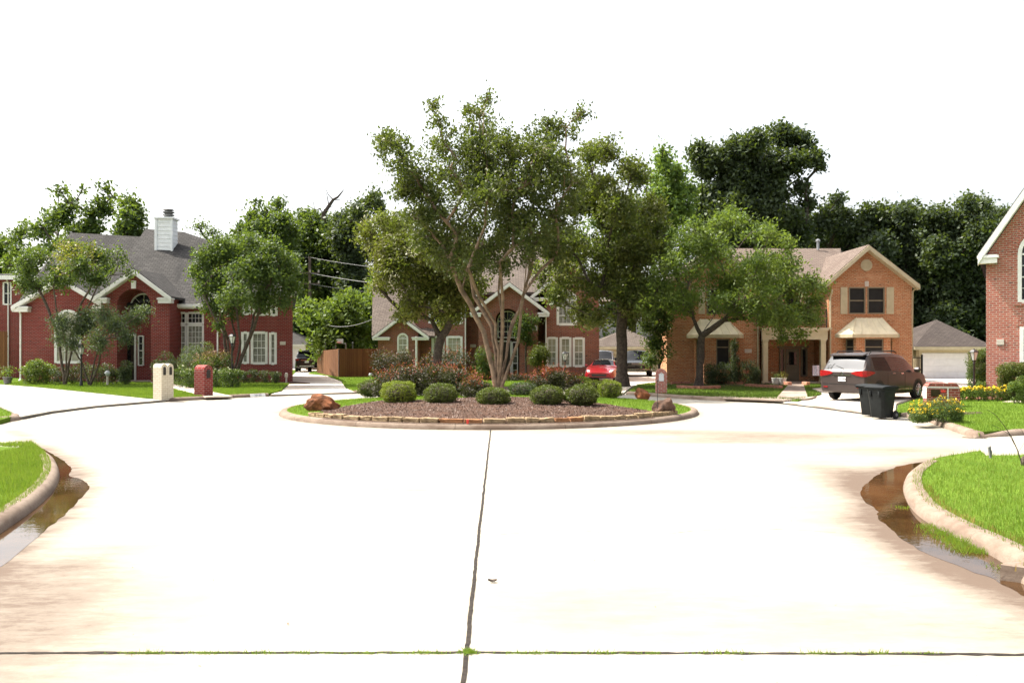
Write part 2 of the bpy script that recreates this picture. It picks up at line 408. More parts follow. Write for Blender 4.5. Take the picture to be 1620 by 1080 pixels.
def _drive():
    m, nt, out = new_mat('driveway concrete'); v = coord(nt)
    n = noise_n(nt, coord(nt, 'Object', (0.35, 1.2, 1)), 0.6, 6, 0.6); n2 = noise_n(nt, v, 12, 5, 0.7)
    col = mixc(nt, ramp(nt, n, 0.35, 0.65), (0.52, 0.48, 0.42), (0.34, 0.27, 0.21))
    col = mixc(nt, ramp(nt, n2, 0.5, 0.8, 0, 0.3), col, (0.25, 0.2, 0.16))
    bsdf(nt, out, col, 0.9, spec=0.2); return m
M['drive'] = _drive()
M['road_plain'] = plain('pale driveway concrete', (0.33, 0.305, 0.26), 0.9, 0.12, 1.2, spec=.2)
def _fence():
    m, nt, out = new_mat('cedar boards')
    uv = coord(nt, 'UV', (7.0, 1, 1))
    w = N(nt, 'ShaderNodeTexWhiteNoise'); w.noise_dimensions = '1D'
    sp = N(nt, 'ShaderNodeSeparateXYZ'); nt.links.new(uv, sp.inputs[0])
    fl = math_n(nt, 'FLOOR', sp.outputs[0]); nt.links.new(fl, w.inputs['W'])
    fr = math_n(nt, 'FRACT', sp.outputs[0])
    n = noise_n(nt, coord(nt, 'UV', (10, 0.8, 1)), 1.5, 5)
    col = mixc(nt, w.outputs['Value'], (0.13, 0.058, 0.026), (0.205, 0.097, 0.042))
    col = mixc(nt, ramp(nt, n, 0.4, 0.7, 0, 0.6), col, (0.13, 0.06, 0.03))
    col = mixc(nt, ramp(nt, fr, 0.0, 0.08, 0.9, 0), col, (0.02, 0.012, 0.008))
    bsdf(nt, out, col, 0.85, spec=0.15); return m
M['fence'] = _fence()
def _water():
    m, nt, out = new_mat('muddy gutter water'); v = coord(nt)
    n = noise_n(nt, v, 1.5, 5, 0.65)
    col = mixc(nt, ramp(nt, n, 0.3, 0.7), (0.024, 0.011, 0.0045), (0.060, 0.030, 0.011))
    p = bsdf(nt, out, col, 0.02, spec=0.33)
    bump(nt, p, noise_n(nt, v, 9, 3), 0.03, 0.02); return m
M['water'] = _water()
def _wet():
    m, nt, out = new_mat('damp silt'); v = coord(nt)
    n = noise_n(nt, v, 5, 6, 0.7)
    bsdf(nt, out, mixc(nt, ramp(nt, n, 0.3, 0.7), (0.15, 0.085, 0.05), (0.26, 0.165, 0.11)), 0.55, spec=0.3); return m
M['wet'] = _wet()
# ------------------------------------------------------------------ camera, light, sky
cam = bpy.data.cameras.new('Camera'); co = bpy.data.objects.new('Camera', cam); COL.objects.link(co)
co.location = (0, 0, CH); co.rotation_euler = (R(90), 0, 0)
cam.sensor_width = 36; cam.lens = F / 1620 * 36; cam.shift_y = (HY - 540) / 1620; cam.clip_end = 4000
sc.camera = co
SUN_EL, SUN_AZ = R(57), R(-70)      # azimuth clockwise from +Y (straight ahead): sun to the left, a little behind the houses
sd = Vector((math.sin(SUN_AZ) * math.cos(SUN_EL), math.cos(SUN_AZ) * math.cos(SUN_EL), math.sin(SUN_EL)))
sl = bpy.data.lights.new('Sun', 'SUN'); sl.energy = 3.6; sl.angle = R(0.6); sl.color = (1.0, 0.93, 0.82)
so = bpy.data.objects.new('Sun', sl); COL.objects.link(so); so.location = (-30, 20, 60)
so.rotation_euler = sd.to_track_quat('Z', 'Y').to_euler()
wd = bpy.data.worlds.new('World'); sc.world = wd; wd.use_nodes = True
nt = wd.node_tree; nt.nodes.clear()
sk = nt.nodes.new('ShaderNodeTexSky'); sk.sky_type = 'NISHITA'; sk.sun_disc = False
sk.sun_elevation = SUN_EL; sk.sun_rotation = SUN_AZ; sk.dust_density = 6.0; sk.air_density = 1.2; sk.ozone_density = 1.0
hs = nt.nodes.new('ShaderNodeHueSaturation'); hs.inputs['Saturation'].default_value = 0.30
bg = nt.nodes.new('ShaderNodeBackground'); bg.inputs['Strength'].default_value = 0.132
wo = nt.nodes.new('ShaderNodeOutputWorld')
nt.links.new(sk.outputs[0], hs.inputs['Color']); nt.links.new(hs.outputs[0], bg.inputs[0]); nt.links.new(bg.outputs[0], wo.inputs[0])
sc.view_settings.view_transform = 'Standard'; sc.view_settings.look = 'None'; sc.view_settings.gamma = 1.0
sc.view_settings.exposure = 1.6
sc.cycles.max_bounces = 7; sc.cycles.diffuse_bounces = 3; sc.cycles.glossy_bounces = 3; sc.cycles.transmission_bounces = 4
sc.cycles.use_denoising = True
sc.cycles.caustics_reflective = False; sc.cycles.caustics_refractive = False

# ------------------------------------------------------------------ polygon helpers
def in_poly(P, poly):
    poly = np.asarray(poly, float); x, y = P[:, 0], P[:, 1]
    ins = np.zeros(len(P), bool); n = len(poly); j = n - 1
    for i in range(n):
        xi, yi = poly[i]; xj, yj = poly[j]
        c = ((yi > y) != (yj > y)) & (x < (xj - xi) * (y - yi) / (yj - yi + 1e-12) + xi)
        ins ^= c; j = i
    return ins
def seg_dist(P, line):
    d = np.full(len(P), 1e9); line = np.asarray(line, float)
    for a, b in zip(line[:-1], line[1:]):
        ab = b - a; t = np.clip(((P - a) @ ab) / (ab @ ab + 1e-12), 0, 1)
        d = np.minimum(d, np.linalg.norm(P - (a + t[:, None] * ab), axis=1))
    return d
def smooth_line(pts, k=6, closed=False):
    pts = [Vector((p[0], p[1], 0)) for p in pts]; out = []; n = len(pts)
    rngi = range(n) if closed else range(n - 1)
    for i in rngi:
        g = (lambda j: pts[j % n]) if closed else (lambda j: pts[max(0, min(n - 1, j))])
        p0, p1, p2, p3 = g(i - 1), g(i), g(i + 1), g(i + 2)
        for s in range(k):
            t = s / k
            q = 0.5 * ((2 * p1) + (p2 - p0) * t + (2 * p0 - 5 * p1 + 4 * p2 - p3) * t * t + (3 * p1 - p0 - 3 * p2 + p3) * t ** 3)
            out.append((q.x, q.y))
    if not closed: out.append((pts[-1].x, pts[-1].y))
    return out
def offset(line, d):
    out = []; n = len(line)
    for i in range(n):
        a = Vector(line[max(0, i - 1)]); b = Vector(line[min(n - 1, i + 1)]); t = (b - a).normalized()
        out.append((line[i][0] + t.y * d, line[i][1] - t.x * d))     # +d = to the right of travel
    return out

# ------------------------------------------------------------------ grass blades
def blades(name, poly, n, h, w, mat, label, z=0.125, dens=None, kind='stuff', lean=0.5, cat='grass', zf=None):
    poly = np.asarray(poly, float); lo, hi = poly.min(0), poly.max(0); P = np.zeros((0, 2))
    while len(P) < n:
        q = rng.uniform(lo, hi, (n * 3, 2)); q = q[in_poly(q, poly)]
        if dens is not None: q = q[rng.random(len(q)) < dens(q)]
        P = np.vstack([P, q])
        if len(q) == 0: break
    P = P[:n]; n = len(P)
    ang = rng.uniform(0, 2 * np.pi, n); hh = h * rng.uniform(0.5, 1.25, n); ww = w * rng.uniform(0.7, 1.3, n)
    la = rng.uniform(0, 2 * np.pi, n); ll = hh * lean * rng.random(n)
    zz = np.full(n, z) if zf is None else zf(P)
    co = np.zeros((n, 3, 3))
    dx, dy = np.cos(ang) * ww / 2, np.sin(ang) * ww / 2
    co[:, 0] = np.stack([P[:, 0] - dx, P[:, 1] - dy, zz - 0.01], 1)
    co[:, 1] = np.stack([P[:, 0] + dx, P[:, 1] + dy, zz - 0.01], 1)
    co[:, 2] = np.stack([P[:, 0] + np.cos(la) * ll, P[:, 1] + np.sin(la) * ll, zz + hh], 1)
    o = link_mesh(name, raw_mesh(name, co.reshape(-1, 3), 3), mat)
    return tag(o, label, cat, None, kind)

def lawn(poly, label, z=0.12, name='lawn', mat='lawn'):
    mb = MB().prism_z(poly, -0.05, z)
    return tag(mb.build(name, M[mat]), label, 'lawn', None, 'structure')

PROF = [(0.0, -0.03), (0.012, 0.03), (0.035, 0.085), (0.075, 0.122), (0.13, 0.136), (0.20, 0.138), (0.235, 0.13), (0.24, -0.03)]
def kerb(line, label, h0=None, seg=3.1, wide=1.0):
    """line: road-side foot of the kerb, lawn lies to the RIGHT of travel"""
    L = [Vector(p) for p in line]; mb = MB(); acc = 0.0; runs = [[0]]
    for i in range(1, len(L)):
        acc += (L[i] - L[i - 1]).length; runs[-1].append(i)
        if acc > seg and i < len(L) - 1: acc = 0; runs.append([i])
    offs = [offset(line, d * wide) for d, _ in PROF]; m = len(PROF)
    for run in runs:
        if len(run) < 2: continue
        k0 = len(mb.v)
        for q, i in enumerate(run):
            s = 1.0 if h0 is None else h0(i / (len(L) - 1))
            sh = 0.0
            for (d, z), ol in zip(PROF, offs):
                x, y = ol[i]
                if q == 0 and i > 0:            # open joint between castings
                    j = run[1]; x += (ol[j][0] - x) * 0.03; y += (ol[j][1] - y) * 0.03
                mb.v.append((x, y, z * s if z > 0 else z))
        for q in range(len(run) - 1):
            for j in range(m - 1):
                a = k0 + q * m + j; mb.f.append((a, a + 1, a + m + 1, a + m))
        mb.f.append(tuple(k0 + j for j in range(m))); mb.f.append(tuple(k0 + (len(run) - 1) * m + j for j in range(m - 1, -1, -1)))
    return tag(mb.build('kerb', M['kerb'], smooth=True, angle=50), label, 'kerb', None, 'structure')

# ------------------------------------------------------------------ outlines (surveyed)
IC = Vector((G2(779, 648)[0], 0)); _l = G(457, 648)[0]; _r = G(1101, 650)[0]
IR = (_r - _l) / 2; IC = Vector(((_l + _r) / 2, G(779, 649)[1]))
K1 = smooth_line([G2(264.4, 635), G2(312, 632.8), G2(359, 630), G2(426, 627)])[::-1]
K4 = smooth_line([G2(62, 708), G2(84, 727), G2(95, 748), G2(89, 771), G2(61, 801), G2(0, 845), (-4.55, 6), (-4.45, 0), (-4.45, -20)])
K5 = smooth_line([(4.1, -20), (4.1, 0), G2(1660, 945), G2(1616, 911), G2(1563, 877), G2(1500, 846), G2(1453, 817), G2(1434, 793), G2(1428, 769), G2(1440, 751), G2(1472, 734), G2(1540, 722)])
K6 = smooth_line([G2(1540, 693), G2(1527, 689), G2(1493, 677), G2(1457, 664.5), G2(1419, 658)])
K7 = smooth_line([G2(1053, 629), G2(1149, 634.4), G2(1225, 637)])[::-1]
K3 = smooth_line([(-40, 19.4), (-16.5, 19.2), G2(0, 668), G2(33, 661)])[::-1]
# travel directions are fixed so that the lawn lies to the right
RP = G2(564, 622.5); LP = G2(440, 624)
rear = smooth_line([RP, (-3.6, 39.2), (0, 39.8), (2.0, 39.2)])[::-1]
D2 = [G2(905, 618), (4.2, 46), (3.9, 52), (3.9, 75), (15, 75), (12.5, 58), (9.2, 49), (6.3, 43), G2(985, 624.5)]
K7b = smooth_line([G2(990, 624), G2(1020, 626), G2(1053, 629)])[::-1]

L1 = offset(K1, 0.12)[::-1] + [G2(445, 617, .12), G2(456, 607, .12), G2(463, 598, .12), (-15.0, 56), (-19.5, 75), (-80, 75), (-80, 48), G2(0, 606.5, .12), G2(60, 611, .12), G2(120, 617, .12), G2(180, 623, .12), G2(232, 628.5, .12)]
L2 = offset(rear, 0.12)[::-1] + [(2.0, 39.3), (2.2, 42), (4.1, 46), (3.8, 52), (3.8, 75), (-17.5, 75), (-15.8, 64), G2(517, 593, .12), G2(540, 602, .12), G2(547, 612, .12)]
L3 = offset(K7b, .12)[::-1] + offset(K7, .12)[::-1] + [G2(1262, 633, .12), G2(1300, 622, .12), (14.2, 39.5), (24, 50.5), (26.5, 56), (27, 75), (15.2, 75), (12.7, 58), (9.4, 49), (6.5, 43)]
L4 = offset(K6, 0.12)[::-1] + [tuple(a + b for a, b in zip(G2(1546, 692.3), (.1, .14))), tuple(a + b for a, b in zip(G2(1620, 688.5), (0, .14))), (24, 17.34), (60, 17.34), (60, 80), (33, 80), (33, 52), (22, 39), G2(1500, 614, .12), G2(1420, 641, .12), G2(1418, 655, .12)]
L5 = offset(K5, 0.12) + [G2(1560, 720, .12), G2(1640, 719, .12), (14, 14.6), (60, 14.6), (60, -20)]
L6 = offset(K4, 0.12) + [(-60, -20), (-60, 16.6), G2(-60, 702, .12), G2(0, 706, .12), G2(40, 708, .12)]
L7 = [(-40, 19.6), (-17, 19.5), G2(0, 664, .12), G2(18, 659, .12), G2(18, 653, .12), G2(0, 645, .12), (-22, 27.5), (-40, 29)]

# ------------------------------------------------------------------ ground sheets
tag(MB().quad((-1500, -1500, -0.06), (1500, -1500, -0.06), (1500, 1500, -0.06), (-1500, 1500, -0.06)).build('ground', M['ground']), 'rough ground round the houses', 'ground', None, 'structure')

def axis(lo, a, b, hi, fine, coarse):
    return np.concatenate([np.arange(lo, a, coarse), np.arange(a, b, fine), np.arange(b, hi + 1e-6, coarse)])
xs = axis(-70, -15, 14, 70, 0.22, 4.0); ys = axis(-30, 2.5, 36, 47, 0.22, 2.0)
XX, YY = np.meshgrid(xs, ys); P = np.stack([XX.ravel(), YY.ravel()], 1)
nx, ny = len(xs), len(ys)
idx = np.arange(nx * ny).reshape(ny, nx)
fa = np.stack([idx[:-1, :-1], idx[:-1, 1:], idx[1:, 1:], idx[1:, :-1]], -1).reshape(-1, 4)
me = bpy.data.meshes.new('road'); me.from_pydata(np.column_stack([P, np.zeros(len(P))]).tolist(), [], fa.tolist()); me.update()
dirt = 0.55 * np.exp(-seg_dist(P, K5) / 0.45) + 0.55 * np.exp(-seg_dist(P, K4) / 0.45) + 0.45 * np.exp(-seg_dist(P, K6) / 0.35)
for L in (K1, K7, K3, rear, K7b): dirt += 0.30 * np.exp(-seg_dist(P, L) / 0.3)
ri = np.linalg.norm(P - np.array(IC), axis=1); dirt += 0.45 * np.exp(-np.abs(ri - IR) / 0.3)
def blob(px, py, sx, sy, a):
    global dirt
    gx, gy = G2(px, py); dirt += a * np.exp(-((P[:, 0] - gx) / sx) ** 2 - ((P[:, 1] - gy) / sy) ** 2)
blob(10, 960, 0.9, 1.5, 0.55); blob(90, 900, 0.6, 0.9, 0.40); blob(130, 985, 0.8, 0.6, 0.22); blob(-60, 1060, 1.3, 1.0, 0.45)
PRW = [G2(*q) for q in [(1500, 731), (1405, 743), (1362, 776), (1390, 820), (1440, 862), (1530, 900), (1640, 950)]]; PLW = [G2(*q) for q in [(20, 680), (70, 712), (112, 740), (142, 771), (104, 812), (56, 852), (-40, 925)]]
dirt += 0.95 * np.exp(-seg_dist(P, PRW) / 0.28) + 0.75 * np.exp(-seg_dist(P, PLW) / 0.16)
blob(1390, 765, 0.7, 2.0, 0.55); blob(1345, 755, 0.6, 1.5, 0.35); blob(1455, 860, 0.55, 1.6, 0.45); blob(1560, 905, 0.4, 1.0, 0.5); blob(1250, 690, 2.5, 0.9, 0.6); blob(1000, 683, 3, 0.7, 0.5); blob(1150, 697, 2.5, 0.7, 0.45)
blob(1420, 712, 1.8, 0.8, 0.55); blob(1500, 1000, 1.4, 0.7, 0.34); blob(1100, 950, 1.6, 0.9, 0.22); blob(900, 975, 0.6, 0.5, 0.20)
at = me.attributes.new('dirt', 'FLOAT', 'POINT'); at.data.foreach_set('value', np.clip(dirt, 0, 1.3).astype(np.float32))
road = link_mesh('road', me, M['road']); tag(road, 'sunlit pale concrete street running round the planted island', 'road', None, 'structure')
auto_uv(me) if False else None

# joints in the concrete: narrow ragged strips of dark filler lying in the slab gaps
def joint(pts, w, label, jit=0.35, z=0.004):
    pts = [Vector((p[0], p[1])) for p in pts]; mb = MB(); n = 0; left = []; right = []
    for a, b in zip(pts[:-1], pts[1:]):
        k = max(2, int((b - a).length / 0.06)); t = (b - a).normalized(); nn = Vector((-t.y, t.x))
        for i in range(k):
            p = a.lerp(b, i / k); j = noise.noise((p.x * 3, p.y * 3, 1.3)) * 0.012
            l = w / 2 * (1 + jit * noise.noise((p.x * 14, p.y * 14, 0))); r = w / 2 * (1 + jit * noise.noise((p.x * 14, p.y * 14, 7))); j *= .6
            left.append(p + nn * (l + j)); right.append(p - nn * (r - j))
    for i in range(len(left) - 1):
        mb.quad((left[i].x, left[i].y, z), (right[i].x, right[i].y, z), (right[i + 1].x, right[i + 1].y, z), (left[i + 1].x, left[i + 1].y, z))
    return tag(mb.build('road_joint', M['joint']), label, 'road joint', None, 'structure')
JX0, JY0 = G2(738, 1032)
def crack(pts, label):
    L = smooth_line([G2(*p) for p in pts], 8)
    L = [(x + .05 * noise.noise((x * 5, y * 5, 4)), y + .05 * noise.noise((x * 5, y * 5, 8))) for x, y in L]
    return joint(L, .007, label, jit=.9)
joint([(G2(733, 1110)[0], 3.6), (JX0, JY0), G2(757, 850), G2(777, 674)], 0.030, 'dark joint running up the street towards the island')
joint([(-9, JY0 - 0.02), (JX0, JY0), (2.6, JY0 - 0.02), (4.05, JY0 - 0.06)], 0.030, 'dark weedy joint crossing the street in the foreground', jit=1.1)
crack([(757, 850), (880, 838), (1010, 846), (1160, 836), (1330, 842)], 'long hairline crack across the right half of the street')
crack([(765, 780), (600, 774), (430, 782), (250, 776)], 'long hairline crack across the left half of the street')
joint([G2(34, 663.5), G2(80, 654), G2(150, 645), G2(262, 635.5)], 0.16, 'gutter joint with painted lip shade before the wide side driveway')  # gutter joints widened: the dark strip also paints the driveway lip's shade
joint([G2(428, 627), G2(500, 624.2), G2(566, 622.5)], 0.18, 'gutter joint with painted lip shade before the far driveway')
joint([G2(1226, 637.3), G2(1300, 646), G2(1372, 655.5)], 0.14, 'gutter joint with painted lip shade before the minivan driveway')

kerb(K1, 'low concrete kerb before the two mailboxes')
kerb(K3, 'short kerb at the edge of the small side lawn')
kerb(K4, 'thick weathered kerb curving round the near lawn beside the small puddle', h0=lambda t: min(1, 0.15 + t * 6))
kerb(K5, 'rounded kerb of the near lawn beside the long muddy puddle', h0=lambda t: min(1, 0.1 + (1 - t) * 7))
kerb(K6, 'kerb under the yellow flowering plant', h0=lambda t: min(1, 0.2 + t * 9, 0.5 + (1 - t) * 8))
kerb(K7 + K7b[1:], 'kerb along the shaded lawn of the orange brick house')
kerb(rear, 'kerb behind the island')
kerb([(24 - 12.56 * k / 6, 17.2 + (G2(1620, 688.5)[1] - 17.2) * k / 6) for k in range(6)] + [G2(1620, 688.5), G2(1595, 690), G2(1570, 691.2), G2(1538, 693.3)], 'flat kerb between the right lawn and the nearest driveway', h0=lambda t: min(.95, .12 + (1 - t) * 3.2))

lawn(L1, 'bright lawn before the deep red brick house')
lawn(L2, 'lawn before the brown red brick house')
lawn(L3, 'shaded lawn before the orange brick house')
lawn(L4, 'lawn with the yellow flower plants before the pink brick house')
lawn(L5, 'near lawn corner beside the long muddy puddle')
lawn(L6, 'near lawn corner beside the thick weathered kerb')
lawn(L7, 'small lawn sliver beyond the side driveway')

def sheet(name, poly, z, mat, label, cat, t=0.05):
    return tag(MB().prism_z(poly, z - t, z).build(name, M[mat]), label, cat, None, 'structure')
DR1 = [G2(428, 626.5), RP, G2(549, 613), G2(542, 602.5), G2(519, 593), (-15.6, 64), (-16.8, 84), (-24, 84), (-19.5, 75), (-15.0, 56), G2(462, 598), G2(455, 607), G2(444, 617.5)]
sheet('driveway', DR1, 0.07, 'drive', 'pale driveway leading to the parked dark suv', 'driveway')
sheet('driveway', D2, 0.07, 'drive', 'driveway under the red coupe and black suv', 'driveway')
DR3 = [G2(1226, 637), G2(1300, 645.5), G2(1372, 655), G2(1416, 655), G2(1418, 641), G2(1500, 614), (22, 39), (33, 52), (33, 60), (26.5, 60), (24, 50.5), (14.2, 39.5), G2(1300, 623), G2(1262, 634)]
DRL = [G2(30, 663.5), G2(80, 654), G2(150, 645), G2(262, 635.3), G2(236, 629), G2(180, 623), G2(120, 617), G2(60, 611), G2(0, 606), (-42, 46), (-42, 29.6), (-22, 28), G2(0, 645), G2(20, 655)]
sheet('driveway', DRL, 0.075, 'road_plain', 'wide pale side driveway before the deep red brick house', 'driveway')
sheet('driveway', DR3, 0.07, 'drive', 'driveway under the brown minivan leading to the white garage door', 'driveway')
# walks
sheet('path', [G2(1229, 628.5, .13), G2(1278, 628.5, .13), G2(1270, 604.5, .13), G2(1251, 604.5, .13)], 0.135, 'walk', 'front walk to the porch of the orange brick house', 'path')
sheet('path', [G2(1128, 626.2, .13), G2(1200, 627.6, .13), G2(1262, 628.6, .13), G2(1292, 626.5, .13), G2(1280, 630, .13), G2(1240, 632.8, .13), G2(1150, 629.4, .13)], 0.131, 'walk', 'brown pavement strip along the shaded lawn', 'path')
sheet('path', [G2(325, 627.5, .13), G2(368, 626.3, .13), G2(276, 607.5, .13), G2(240, 597.5, .13), G2(224, 597.5, .13), G2(243, 606.5, .13)], 0.135, 'drive', 'pale front walk crossing the bright lawn behind the red mailbox', 'path')
sheet('path', [G2(1586, 635.5, .13), G2(1640, 637, .13), G2(1640, 631.5, .13), G2(1600, 632.5, .13)], 0.135, 'drive', 'pale walk beside the flower bed of the pink brick house', 'path')
sheet('path', [G2(1524, 655.5, .13), G2(1556, 653.3, .13), G2(1550, 651, .13), G2(1520, 651.5, .13)], 0.130, 'soil', 'bare patch of soil behind the yellow flowering plant', 'soil')

# ------------------------------------------------------------------ puddles (with ragged edges) and their damp rims
def ragged(pts, amp, k=8, f=4.0, seed=0):
    L = smooth_line(pts, k, True); out = []
    for x, y in L: out.append((x + amp * noise.noise((x * f, y * f, seed)), y + amp * noise.noise((x * f, y * f, seed + 9))))
    return out
def fill_flat(name, pts, z, mat, label, cat):
    bm = bmesh.new(); vs = [bm.verts.new((x, y, z)) for x, y in pts]; bm.faces.new(vs)
    bmesh.ops.triangulate(bm, faces=bm.faces[:]); bmesh.ops.recalc_face_normals(bm, faces=bm.faces)
    me = bpy.data.meshes.new(name); bm.to_mesh(me); bm.free()
    for p in me.polygons:
        if p.normal.z < 0: p.flip()
    return tag(link_mesh(name, me, M[mat]), label, cat, None, 'structure')
pr = [(1500, 731), (1450, 732), (1405, 743), (1380, 757), (1362, 776), (1368, 792), (1386, 806), (1390, 820), (1412, 838), (1440, 862), (1480, 880), (1530, 900), (1575, 918), (1640, 950), (1680, 940), (1610, 895), (1560, 870), (1500, 838), (1460, 812), (1440, 790), (1436, 768), (1450, 748)]
pl = [(40, 703), (70, 720), (84, 735), (88, 752), (84, 772), (52, 800), (-10, 845), (-90, 905), (-100, 970), (-40, 925), (10, 890), (56, 852), (84, 828), (104, 812), (126, 790), (142, 771), (128, 758), (110, 752), (112, 740), (96, 726), (70, 711), (50, 701)]
fill_flat('puddle', ragged([G2(*p) for p in pr], 0.045, f=5), 0.003, 'water', 'long muddy puddle along the near rounded kerb', 'puddle')
fill_flat('puddle', ragged([G2(*p) for p in pl], 0.03, f=5, seed=3), 0.003, 'water', 'ragged brown puddle beside the thick weathered kerb', 'puddle')

PW1 = [G2(*p, .13) for p in [(325, 627.5), (368, 626.3), (276, 607.5), (240, 597.5), (224, 597.5), (243, 606.5)]]
PW2 = [G2(*p, .13) for p in [(1229, 628.5), (1278, 628.5), (1270, 604.5), (1251, 604.5)]]
# ------------------------------------------------------------------ lawn grass
far = lambda y0, s: (lambda q: np.exp(-np.maximum(q[:, 1] - y0, 0) / s))
blades('grass', [p for p in L5 if -1 < p[1] and p[0] < 9] + [(9.5, 14.4), (9.5, 2.0)], 85000, 0.055, 0.009, M['grass'], 'bright grass of the near lawn beside the long muddy puddle', dens=far(5, 6))
blades('grass', [p for p in L6 if 4 < p[1] and p[0] > -11] + [(-10, 5), (-10, 15.6)], 45000, 0.055, 0.009, M['grass'], 'bright grass of the near lawn beside the thick weathered kerb')
blades('grass', offset(K5[3:46], 0.22) + offset(K5[3:46], 0.33)[::-1], 2600, 0.05, 0.012, M['straw'], 'dry straw grass along the rounded near kerb', z=0.12)
blades('grass', [(max(p[0], -34), min(p[1], 47)) for p in L1], 60000, 0.06, 0.022, M['grass'], 'bright grass before the deep red brick house', dens=lambda q: far(32, 9)(q) * ~in_poly(q, PW1))
blades('grass', [(p[0], min(p[1], 58)) for p in L2], 30000, 0.06, 0.022, M['grass'], 'bright grass before the brown red brick house', dens=far(40, 10))
blades('grass', [(p[0], min(p[1], 52)) for p in L3], 30000, 0.055, 0.020, M['grass_shade'], 'grass with shade in its colour before the orange brick house', dens=lambda q: far(32, 10)(q) * ~in_poly(q, PW2))
blades('grass', [(min(p[0], 26), min(p[1], 40)) for p in L4], 60000, 0.055, 0.016, M['grass'], 'sunny grass before the pink brick house', dens=far(19, 9))
blades('grass', [(max(p[0], -20), p[1]) for p in L7], 9000, 0.06, 0.018, M['grass'], 'grass of the small lawn sliver')
blades('grass', [p for p in L5 if -1 < p[1] and p[0] < 9] + [(9.5, 14.4), (9.5, 2.0)], 16000, 0.06, 0.008, M['grass2'], 'paler yellow blades among the grass of the near puddle lawn', dens=far(5, 6))
blades('grass', [p for p in L6 if 4 < p[1] and p[0] > -11] + [(-10, 5), (-10, 15.6)], 9000, 0.06, 0.008, M['grass2'], 'paler yellow blades among the grass beside the weathered kerb')
# weeds in the crossing joint and in the puddle's edge
jw = [(-4.5, JY0 - .02), (4.0, JY0 - .045)]
wp = np.concatenate([[-2.25, -1.9, -1.6, -1.3, -0.55, -0.25, 0.12, 0.55, 1.35, 1.9, 2.3], rng.uniform(-2.5, 2.7, 90)])
def tuft_poly(cx, cy, r): return [(cx + r * math.cos(a), cy + r * 0.25 * math.sin(a)) for a in np.linspace(0, 6.28, 9)[:-1]]
co_all = []
for i, x in enumerate(wp):
    for j in range(34 if i < 11 else 10):
        px_ = x + rng.normal(0, 0.05); py_ = JY0 - 0.02 + rng.normal(0, 0.008); a = rng.uniform(0, 6.28); h = rng.uniform(0.010, 0.042 if i < 11 else 0.020)
        ex, ey = px_ + math.cos(a) * 0.018, py_ + math.sin(a) * 0.012
        co_all += [(px_ - .003, py_, 0.004), (px_ + .003, py_, 0.004), (ex, ey, h)]
tx, ty = JX0 + 0.01, JY0
for j in range(160):
    px_ = tx + rng.normal(0, 0.022); py_ = ty + rng.normal(0, 0.02); a = rng.uniform(0, 6.28); h = rng.uniform(0.012, 0.034)
    co_all += [(px_ - .003, py_, 0.004), (px_ + .003, py_, 0.004), (px_ + math.cos(a) * .03, py_ + math.sin(a) * .02, h)]
tag(link_mesh('weeds', raw_mesh('weeds', np.array(co_all), 3), M['grass']), 'small green weeds growing in the crossing street joint', 'weeds', None, 'stuff')
co_all = []
for px0, py0, sp, n, h0 in ((1475, 832, 0.08, 150, .06), (1497, 843, 0.10, 260, .09), (1520, 856, 0.10, 300, .10), (1535, 868, .09, 240, .07), (1560, 872, .06, 60, .07), (1430, 800, .06, 60, .03), (1590, 895, .06, 60, .04)):
    cx, cy = G2(px0, py0 + 3)
    for j in range(n):
        x, y = cx + rng.normal(0, sp), cy + rng.normal(0, sp); a = rng.uniform(0, 6.28); h = rng.uniform(.3, 1) * h0
        co_all += [(x - .004, y, 0.005), (x + .004, y, 0.005), (x + math.cos(a) * h * .6, y + math.sin(a) * h * .6, h)]
tag(link_mesh('weeds', raw_mesh('weeds', np.array(co_all), 3), M['grass']), 'grassy weeds sprouting between the long puddle and the kerb', 'weeds', None, 'stuff')
# small litter on the concrete
co_all = []
for i in range(230):
    x, y = rng.uniform(-6, 6), 3.6 + 22 * rng.random() ** 1.7
    if abs(x) > 0.6 * y: continue
    s = rng.uniform(.006, .018); a = rng.uniform(0, 6.28); u = np.array([math.cos(a), math.sin(a)]) * s; v_ = np.array([-math.sin(a), math.cos(a)]) * s * .35
    c = np.array([x, y])
    for q, zz in ((c - u, .006), (c - v_, .008), (c + u, .013), (c + v_, .008)): co_all.append((q[0], q[1], zz))
tag(link_mesh('litter', raw_mesh('litter', np.array(co_all), 4), M['litter']), 'scattered dry leaf bits on the concrete street', 'litter', None, 'stuff')
lx, ly = G2(779, 921)
mb = MB()
for i in range(8):
    a0, a1 = (i - 4) * .009, (i - 3) * .009
    w0 = .020 * math.sqrt(max(0.03, 1 - (a0 / .037) ** 2)); w1 = .020 * math.sqrt(max(0.03, 1 - (a1 / .037) ** 2))
    z0, z1 = .006 + 9 * a0 * a0, .006 + 9 * a1 * a1
    mb.quad((lx + a0, ly - w0, z0 + .012), (lx + a1, ly - w1, z1 + .012), (lx + a1, ly, z1), (lx + a0, ly, z0)); mb.quad((lx + a0, ly, z0), (lx + a1, ly, z1), (lx + a1, ly + w1, z1 + .016), (lx + a0, ly + w0, z0 + .016))
tag(mb.build('fallen_leaf', M['bark_dark']), 'curled dark dead leaf lying beside the long street joint', 'leaf')
DENS = 2.6
